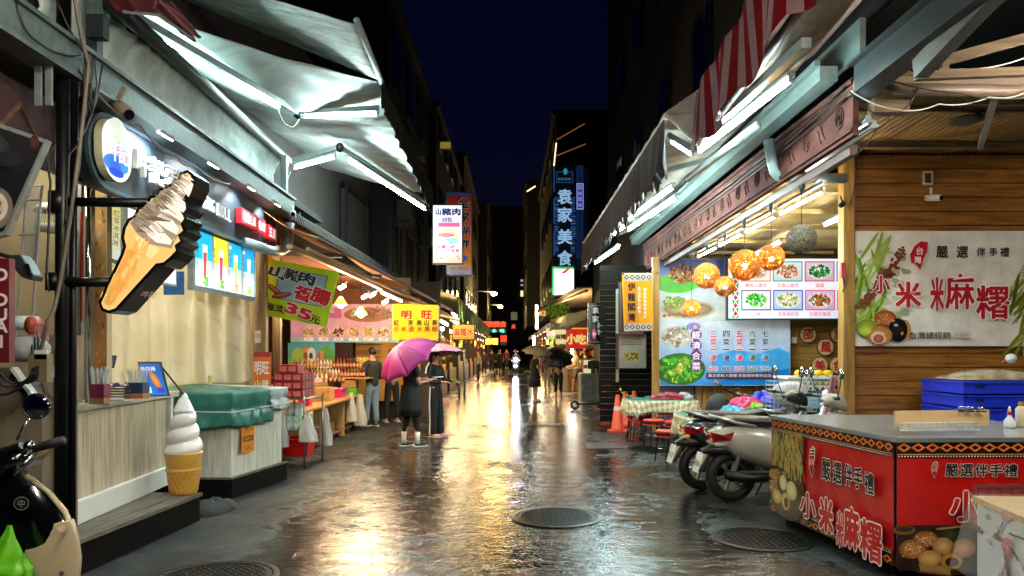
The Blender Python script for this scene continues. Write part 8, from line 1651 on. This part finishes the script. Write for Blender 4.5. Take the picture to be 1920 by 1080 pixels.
person('helmeted rider on the distant scooter', p+V((0, .5, 0)), 0, 1.5, ('j', '16181c', 'long'), ('p', '16181c', 'full'), lh=(-.28, -.35, 1.0), rh=(.28, -.35, 1.0), coat_w=1.2); tag(MB().ball(p+V((0, .48, 1.42)), (.14, .15, .15), 14, 10).build('helmet', mat('black_gloss'), smooth=True), 'black helmet worn by the distant rider', 'helmet')

# ================================================================ FAR STALLS AND SIGNS
WARM = 'ffcf86'
rr = random.Random(99)
def far_stall(side, y, name_i, lab):
    """one lit shop unit along the lane: side walls, back wall, goods table, cloth canopy, lamp"""
    xs = side*1.0; x_in = (-2.35 if side < 0 else 2.1); x_out = x_in+side*2.0; L_ = 4.2
    t = thing('lit_stall', lab, 'stall', (x_in+side, y+L_/2, 0), 'lit market stalls far down the lane')

    dw = mat('stall_side_wall', '3a2a1c', .8, col2='1c140e', scale=2); box('back_wall', (x_out, y+L_/2, 1.5), (.08, L_, 3.0), dw, t); box('side_wall', ((x_in+x_out)/2, y+L_, 1.5), (2.0, .08, 3.0), dw, t)
    b = MB()
    for k in range(70):
        c_ = hx(rr.choice(['c8502a', 'd8b040', 'e8dcc0', '7a9a3a', 'b02a2a', 'd88a3a', 'f0e0a0', '5a3a24', '8ab0b0'])); b.cur = c_; q_ = rr.random()
        if q_ < .45: b.box((x_in+side*rr.uniform(.9, 1.9), y+L_-.14, rr.choice((.95, 1.3, 1.65, 2.0))+.12), (rr.uniform(.1, .25), .16, rr.uniform(.12, .28)))
        elif q_ < .8: b.box((x_in+side*rr.uniform(.1, 1.5), y+L_*rr.uniform(.1, .9), rr.uniform(1.75, 2.2)), (rr.uniform(.1, .4), .04, rr.uniform(.12, .35)))
        else: b.box((x_out-side*.14, y+rr.uniform(.2, L_-.2), rr.choice((.95, 1.3, 1.65))+.1), (.16, .25, .22))
    stuff(b.build('shelf_goods', pmat('print_goods', rough=.5, wrinkle=.2), t))
    box('table', (x_in+side*.45, y+L_/2, .42), (.75, L_*.9, .84), mat('stall_table', '8a6a40', .6, col2='5a3a20', scale=4), t)
    b = MB()
    for k in range(26): b.box((x_in+side*rr.uniform(.15, .75), y+rr.uniform(.3, L_-.3), .84+.09), (.18, .2, .16+rr.uniform(0, .1)))
    stuff(b.build('goods', mat(['goods_a', 'goods_b', 'goods_c', 'goods_d'][name_i % 4], ['c85a2a', 'd8b040', '9a3a2a', 'c8b8a0'][name_i % 4], .5, col2=['e0c060', '3a7a3a', 'e8d8b0', '7a4a2a'][name_i % 4], scale=6), t))
    zc = 2.75; cc = mat(['canopy_a', 'canopy_b', 'canopy_c'][name_i % 3], ['8a7a60', 'b0a080', '6a4a34'][name_i % 3], .8, transl=.3)
    MB().prism([(x_in-side*.65, y, zc-.15), (x_in-side*.65, y+L_, zc-.15), (x_out, y+L_, zc+.45), (x_out, y, zc+.45)], (0, 0, .03)).build('canopy', cc, t)
    valance(x_in-side*.66, y, y+L_, zc-.12, zc-.12, .28, .28, cc, t, n=40, per=10)
    for k in range(3):
        yy = y+L_*(.2+.3*k); MB().ball((x_in+side*.2, yy, 2.35), .07, 10, 7).build('bulb', glow('stall_bulb', 'ffe6b0', 18), t, smooth=True)
    point((x_in+side*.35, y+L_*.5, 2.25), WARM, 42+7*name_i, .4, t)
    MB().tube([(x_in-side*.45, y+.3, 2.5), (x_in-side*.45, y+2.6, 2.5)], .03, 6).build('tube', glow('stall_tube', 'fff2d0', 14), t)
    P = Panel((min(x_in, x_in+side*1.3), y-.01, 2.02), (1, 0, 0))
    c = ['e8c020', 'd83a20', 'e88a2a', 'f0e8d8'][name_i % 4]; P.rect(0, 0, 1.2, .42, c); P.text(['小吃', '麻糬', '名產', '香菇'][name_i % 4], .6, .21, .3, '8a1414' if c != 'd83a20' else 'f8e8c0', bold=.05); P.build('hanging_sign', pmat('print_far_sign', emit=.5, rough=.4, wrinkle=0), t)
    return t
for i in range(9): far_stall(-1, 24+4.6*i, i, 'lit %s stall on the left side of the lane' % ['nearest', 'second', 'third', 'fourth', 'fifth', 'sixth', 'seventh', 'eighth', 'farthest'][i])
for i in range(8): far_stall(1, 29+4.6*i, i+2, 'lit %s stall on the right side of the lane' % ['nearest', 'second', 'third', 'fourth', 'fifth', 'sixth', 'seventh', 'farthest'][i])
# racks and hanging dried goods between 17 and 24 m on the left
t = thing('drying_rack', 'rack hung with dried goods behind the woman in the tracksuit', 'rack', (-2.2, 21.5, 0)); b = MB()
for k in range(40): q = V((-2.1+rr.uniform(-.35, .2), 19.5+rr.uniform(0, 4), rr.uniform(1.2, 1.9))); b.ball(q, (.07, .07, .09), 6, 4)
stuff(b.build('hanging_bundles', mat('dried_goods', '8a6a3a', .7, col2='3a2a18', scale=10), t)); MB().tube([(-2.2, 19.3, 1.95), (-2.2, 23.8, 1.95)], .02, 6).build('rail', DSTEEL, t); box('cabinet', (-2.55, 21.4, .6), (.7, 4.4, 1.2), mat('dark_cabinet', '3a2a1c', .5), t); point((-2.6, 21.5, 2.3), WARM, 70, .1, t)
for i, (px, py, Y, w_, h_, c, tx, e) in enumerate(((926, 608, 60, 46, 12, 'd01408', '邵族美食', 'hot'), (934, 620, 60, 30, 7, '2ac8a8', '小吃', 'cool'), (944, 635, 55, 12, 24, 'c81c08', '酒', 'hot'), (922, 640, 50, 24, 14, 'd8a02a', '麻糬', 'warm'), (963, 612, 70, 8, 10, '8a1420', '火', 'dim'))):
    a = W(px-w_/2, py+h_/2, Y); t = thing('neon_sign', ['long red neon sign glowing over the far left stalls', 'small turquoise neon sign under the red one', 'vertical red neon sign below the turquoise one', 'amber hanging sign above the distant couple', 'dim dark red sign near the far end of the lane'][i], 'sign', a); P = Panel(a, (1, 0, 0)); w = w_*Y/F; h = h_*Y/F
    MB().prism([P.pt(0, 0), P.pt(w, 0), P.pt(w, h), P.pt(0, h)], (0, .1, 0)).build('board', DSTEEL, t); P.k = 10
    for k, chh in enumerate(tx): P.text(chh, w*(k+.5)/len(tx) if w > h else w/2, h/2, h*.8 if w > h else w*.9, c, w=min(w/len(tx), h*1.2)*.9, bold=.06)
    P.build('neon_letters', pmat('print_neon', emit=5, wrinkle=0, grime=0), t)
for px, py, Y in ((926, 551, 55), (938, 575, 70)):
    p = W(px, py, Y); t = thing('street_lamp', 'nearer and higher street lamp over the left stalls' if py < 560 else 'farther and lower street lamp over the left stalls', 'street lamp', (p.x-1.6, Y, 0)); MB().ball(p, (.22, .22, .14), 12, 8).build('lamp_head', glow('sodium_lamp', 'ffdf9a', 60), t, smooth=True); MB().tube([(p.x-2.2, Y, 0), (p.x-2.2, Y, p.z-.3), (p.x-1.4, Y, p.z+.25), p+V((0, 0, .15))], .06, 8).build('pole', DSTEEL, t, smooth=True); point(p-V((0, 0, .3)), 'ffd080', 260, .5, t)
# neon restaurant sign on the right, green white shop box, black menu boards
Yn = 27.0; P = Panel(W(1036, 503, Yn), (1, 0, 0)); t = thing('neon_sign', 'tall blue neon restaurant sign with four large characters', 'sign', W(1068, 503, Yn)); back(P, 1038, 313, 1104, 502, .3, mat('dark_navy_case', '080c18', .3), t)
P.prect(1038, 313, 1104, 502, '04070f'); P.k += 2
for k in range(34):
    y = 370+3.2*k+rr.uniform(-.5, .5); 
    for x0, x1 in ((1039, 1049), (1070, 1080)): P.prect(x0, y, x1-rr.uniform(0, 3), y+1.1, rr.choice(['1f4f8a', '16355e', '2a5fa0', '4a6a90']))
P.prect(1043, 322, 1074, 343, '2a4f78'); P.prect(1044, 323, 1073, 342, '060b18'); P.ell(1060, 322, 4, 6, '2a8aa8', px=True); P.text('袁家美食', 1058, 336, 5, '4a78a0', px=True, w=25)
P.prect(1081, 311, 1093, 485, '14305a'); P.prect(1082, 312, 1092, 484, '0a1c38'); P.prect(1081, 344, 1094, 393, '8aa0e0'); P.prect(1082.5, 346, 1092.5, 391, '2a2f78'); P.column('邵族風味', 1087.5, P.at(0, 346)[1], P.at(0, 391)[1], .16, 'a0a8f0') if False else [P.text(c_, 1087.5, 352+11*k, 8, '9aa0f0', px=True) for k, c_ in enumerate('邵族風味')]
for k in range(3): P.prect(1038+k*.0, 313+k*60, 1039.5, 360+k*60, '1f4f8a')
for ch_, y in (('袁', 369), ('家', 403), ('美', 444), ('食', 484)): P.text(ch_, 1059, y, 27, '8fb8e0', px=True, w=26, bold=.035)
P.build('neon_print', pmat('print_neon_blue', emit=.75, wrinkle=0, grime=.1), t)
P = Panel(W(1036, 553, 26.0), (1, 0, 0)); t = thing('shop_sign', 'white shop light box with green edge and red slash', 'sign', W(1056, 553, 26.0)); back(P, 1036, 500, 1076, 553, .25, DSTEEL, t); P.prect(1036, 500, 1076, 553, 'e8f4f4'); P.prect(1036, 500, 1039, 553, '1ac85a'); P.prect(1036, 500, 1076, 504, '1a9a4a'); P.poly([(1052, 512), (1064, 503), (1070, 503), (1058, 513)][::-1], 'd81c2c', px=True); P.build('sign_print', pmat('print_shopbox', emit=1.4, wrinkle=0), t)
t = thing('striped_awning', 'brown awning jutting below the white shop light box', 'awning', W(1060, 570, 25)); MB().prism([W(1008, 582, 30), W(1085, 540, 23), W(1110, 540, 23.5), W(1110, 575, 30)], (0, 0, .04)).build('canopy_sheet', TANC, t); MB().tube([W(1008, 584, 30), W(1100, 545, 22.5)], .05, 6).build('front_bar', GAL, t)
t = thing('crumpled_awning', 'pale crumpled tarpaulin awning over the far right stalls', 'awning', W(1060, 605, 24)); fab('canopy_sheet', [W(1030, 622, 25), W(1098, 598, 22), W(1102, 580, 23), W(1032, 598, 26)], .25, CANV2, parent=t, wr=.12, nu=30, nv=12); 
for i, (x0, y0, x1, y1, Y, c, tx, tc2) in enumerate(((1042, 618, 1061, 645, 24, 'e8d898', '麻糬', '4a2a1c'), (1062, 618, 1099, 654, 23, 'c8281c', '小吃', 'f0d080'), (1025, 615, 1041, 636, 26, '4a6a50', '茶葉', 'e86a9a'), (1003, 583, 1023, 592, 34, 'e8a81c', '紅茶', 'd0281c'), (1094, 675, 1108, 700, 22, 'e8d8b0', '價目', '5a3020'))):
    P = Panel(W(x0, y1, Y), (1, 0, 0)); t = thing('hanging_sign', ['cream sign with brown characters above the dark umbrella', 'red and cream sign right of the cream sign', 'grey green sign with pink characters over the floral umbrella', 'small amber and red sign near the far right awning', 'cream price board behind the kick scooter'][i], 'sign', W((x0+x1)/2, y1, Y)); back(P, x0, y0, x1, y1, .06, DSTEEL, t, grow=.6); P.prect(x0, y0, x1, y1, c); w = (x1-x0)
    for k, chh in enumerate(tx): P.text(chh, x0+w*(k+.5)/len(tx), (y0+y1)/2, min((y1-y0)*.7, w/len(tx)*.95), tc2, px=True, bold=.07)
    P.build('sign_print', PL1, t)
for i, (px, py, Y) in enumerate(((1006, 583, 32), (1006, 605, 32), (1001, 640, 36), (1072, 662, 26))):
    p = W(px, py, Y); t = thing('shop_lamp', ['upper upright tube lamp at the far right shop corner', 'lower upright tube lamp at the far right shop corner', 'bright lamp beside the floral umbrella', 'bright lamp behind the dark umbrella'][i], 'lamp', p); MB().tube([p-V((0, 0, .25)), p+V((0, 0, .25))], .04, 8).build('tube', glow('far_tube', 'f0f4e8', 25), t, smooth=True); box('housing', p+V((.06, .04, 0)), (.05, .05, .6), GAL, t)
point(W(1060, 640, 25)+V((0, 0, .6)), WARM, 130, .15, name='stall_light', parent=thing('stall_lamp', 'warm lamp under the crumpled awning on the right', 'lamp', W(1060, 610, 25))); 
tl = [o for o in bpy.data.objects if o.name == 'stall_lamp'][0]; MB().ball(W(1060, 610, 25), .08, 10, 7).build('bulb', glow('stall_bulb'), tl, smooth=True) if False else MB().ball(W(1060, 612, 25), .08, 10, 7).build('bulb', MC['stall_bulb'], tl, smooth=True)
bsh = thing('potted_shrub', 'bright green shrub leaning out above the right stalls', 'plant', W(1045, 580, 27)); b = MB()
for k in range(260):
    c = W(1045, 578, 27)+V((rr.gauss(0, .22), rr.gauss(0, .2), rr.gauss(0, .16))); d = V((rr.gauss(0, 1), rr.gauss(0, 1), rr.gauss(0, 1))).normalized()*.09; e = d.orthogonal().normalized()*.025; b.add([c-d, c+e, c+d, c-e], [(0, 1, 2, 3)])
stuff(b.build('foliage', mat('leaf_green', '4a7a1c', .5, transl=.3), bsh)); MB().tube([W(1045, 584, 27)-V((0, 0, .4)), W(1045, 578, 27)], .02, 5).build('stem', OLDW, bsh)
# framed dark menus near the stools
P = Panel(W(1103, 645, 16.8), (1, 0, 0)); t = thing('hanging_sign', 'black hanging board with vertical silver characters', 'sign', W(1120, 645, 16.8)); back(P, 1103, 569, 1137, 645, .08, mat('black_gloss'), t, grow=.5); P.prect(1103, 569, 1137, 645, '0a0a0c'); P.prect(1105, 572, 1135, 642, '4a484c'); P.prect(1106.5, 573.5, 1133.5, 640.5, '0c0c0e')
for ch_, x, y in (('袁', 1117, 582), ('家', 1117, 598), ('美', 1125, 610), ('食', 1125, 622)): P.text(ch_, x, y, 11, 'b8b4b0', px=True, w=12)
P.ell(1114, 626, 4, 10, '8a3a44', px=True); P.text('邵族', 1114, 626, 5, 'e0c0c0', px=True, w=6); P.build('sign_print', PL1, t); MB().tube([W(1120, 569, 16.8), W(1120, 548, 16.8)], .02, 5).build('hanger', DSTEEL, t)
P = Panel(W(1155, 690, 15.9), (1, 0, 0)); t = thing('menu_poster', 'grey menu poster with a round yellow bowl on the dark wall', 'poster', W(1183, 690, 15.9)); back(P, 1157, 627, 1211, 690, .05, DSTEEL, t); P.prect(1157, 627, 1211, 690, '8a8478', 'a09888'); P.prect(1157, 627, 1161, 690, '7a3a34'); P.food(1184, 668, 16, 9, ['6a4a30', '8a9a3a', 'c8b080', '3a2a20'], 20, 3, plate='c8a83a')
for k in range(5): P.prect(1165, 632+3.4*k, 1204, 633+3.4*k, '4a4640')
P.build('poster_print', PV, t)
P = Panel(W(1162, 628, 15.8), (1, 0, 0)); t = thing('framed_menu', 'dark pink framed menu partly behind the orange hanging banner', 'poster', W(1185, 628, 15.8)); P.prect(1162, 530, 1206, 627, '6a4044'); P.prect(1165, 535, 1203, 622, '1a1614'); P.build('poster_print', PV, t); back(P, 1162, 530, 1206, 627, .04, DSTEEL, t)
def orb(P):
    P.prect(1170, 513, 1222, 621, 'e89a20', 'f0a828', 1, 2); P.prect(1198, 528, 1222, 606, 'f4b81c'); P.prect(1170, 513, 1222, 528, 'd8c4b8'); P.prect(1170, 606, 1222, 621, 'd8c4b8')
    for y in (520, 613):
        for k in range(5): P.poly([(1175+10.4*k, y-5), (1180+10.4*k, y), (1175+10.4*k, y+5), (1170+10.4*k, y)], '4a6a78', px=True); P.poly([(1175+10.4*k, y-2.5), (1177.5+10.4*k, y), (1175+10.4*k, y+2.5), (1172.5+10.4*k, y)], 'e0d8c8', px=True)
    for k, c_ in enumerate('伊龍閣灣'): P.text(c_, 1184, 538+19*k, 14, '3a1c1c', px=True, w=14, bold=.03)
    for k, c_ in enumerate('真正邵族人經營'): P.text(c_, 1198, 541+7.2*k, 5.5, 'f8f0e0', px=True, bold=.03)
    for k, c_ in enumerate('邵族風味餐特產店'): P.text(c_, 1209, 543+7.2*k, 5.5, 'f8f0e0', px=True, bold=.03)
cloth_banner('hanging_banner', 'orange vertical banner with four dark characters beside the restaurant post', [W(1172, 622, 13.9), W(1224, 620, 13.9), W(1222, 512, 13.9), W(1170, 513, 13.9)], orb, PC, amp=.003)
MB().tube([W(1165, 512, 13.92), W(1236, 512, 13.92)], .012, 6).build('banner_rod', LEGM); tag(bpy.data.objects['banner_rod'], 'thin rod carrying the orange vertical banner', 'rod')
wr_ = thing('slatted_shutter', 'dark shutter wall behind the framed menus', 'shutter', (2.5, 16.1, 0))
for k in range(26): box('slat', (2.45, 16.15, .1+.13*k), (1.1, .03, .12), mat('black_slat', '15120f', .8, spec=.1), wr_)
box('lit_edge', (W(1158, 0, 16).x, 16.05, 1.9), (.06, .03, 2.0), mat('pale_edge', '9a9a80', .5), wr_)
t = thing('stall_table', 'cloth covered goods table under film behind the kick scooter', 'table', W(1095, 720, 23)); q = W(1096, 655, 23); box('table', (q.x+.15, 23.6, .42), (.5, 1.2, .84), mat('checked_grey_film', '8a9494', .4, col2='4a5a60', scale=9), t); box('goods_box', (q.x+.15, 23.3, .96), (.35, .4, .24), mat('crate_red_brown', '7a2a1c', .5), t)
TUBE_N = glow('lit_tube_near', 'fff4e0', 190)
# unseen tube lamps added over and behind the viewer to light the foreground
tube_lamp((4.7, 4.2, 3.6), (4.7, 5.8, 3.6), 'added tube lamp out of view over the right end of the red counter', 'added tube lamps out of view that light the foreground', TUBE_N)
tube_lamp((1.6, 1.4, 3.5), (3.0, 1.4, 3.5), 'added tube lamp out of view in front of the red counter', 'added tube lamps out of view that light the foreground', TUBE_N)
tube_lamp((2.2, -.6, 3.6), (2.2, .9, 3.6), 'added tube lamp out of view right of the viewer', 'added tube lamps out of view that light the foreground', TUBE_N)
tube_lamp((-2.0, .2, 3.6), (-2.0, 1.7, 3.6), 'added tube lamp out of view left of the viewer', 'added tube lamps out of view that light the foreground', TUBE_N)
tube_lamp((-1.3, 2.2, 3.9), (-1.3, 3.7, 3.9), 'added tube lamp out of view above the picture on the left', 'added tube lamps out of view that light the foreground', TUBE_N)
tube_lamp((-3.7, 5.5, 3.15), (-3.7, 6.1, 3.15), 'tube lamp in the far left room behind the black pole', 'shop room tube lamps', TUBE_I)
tube_lamp((-4.3, 7.6, 2.95), (-4.3, 8.9, 2.95), 'tube lamp behind the plastic sheet', 'shop room tube lamps', TUBE_N)
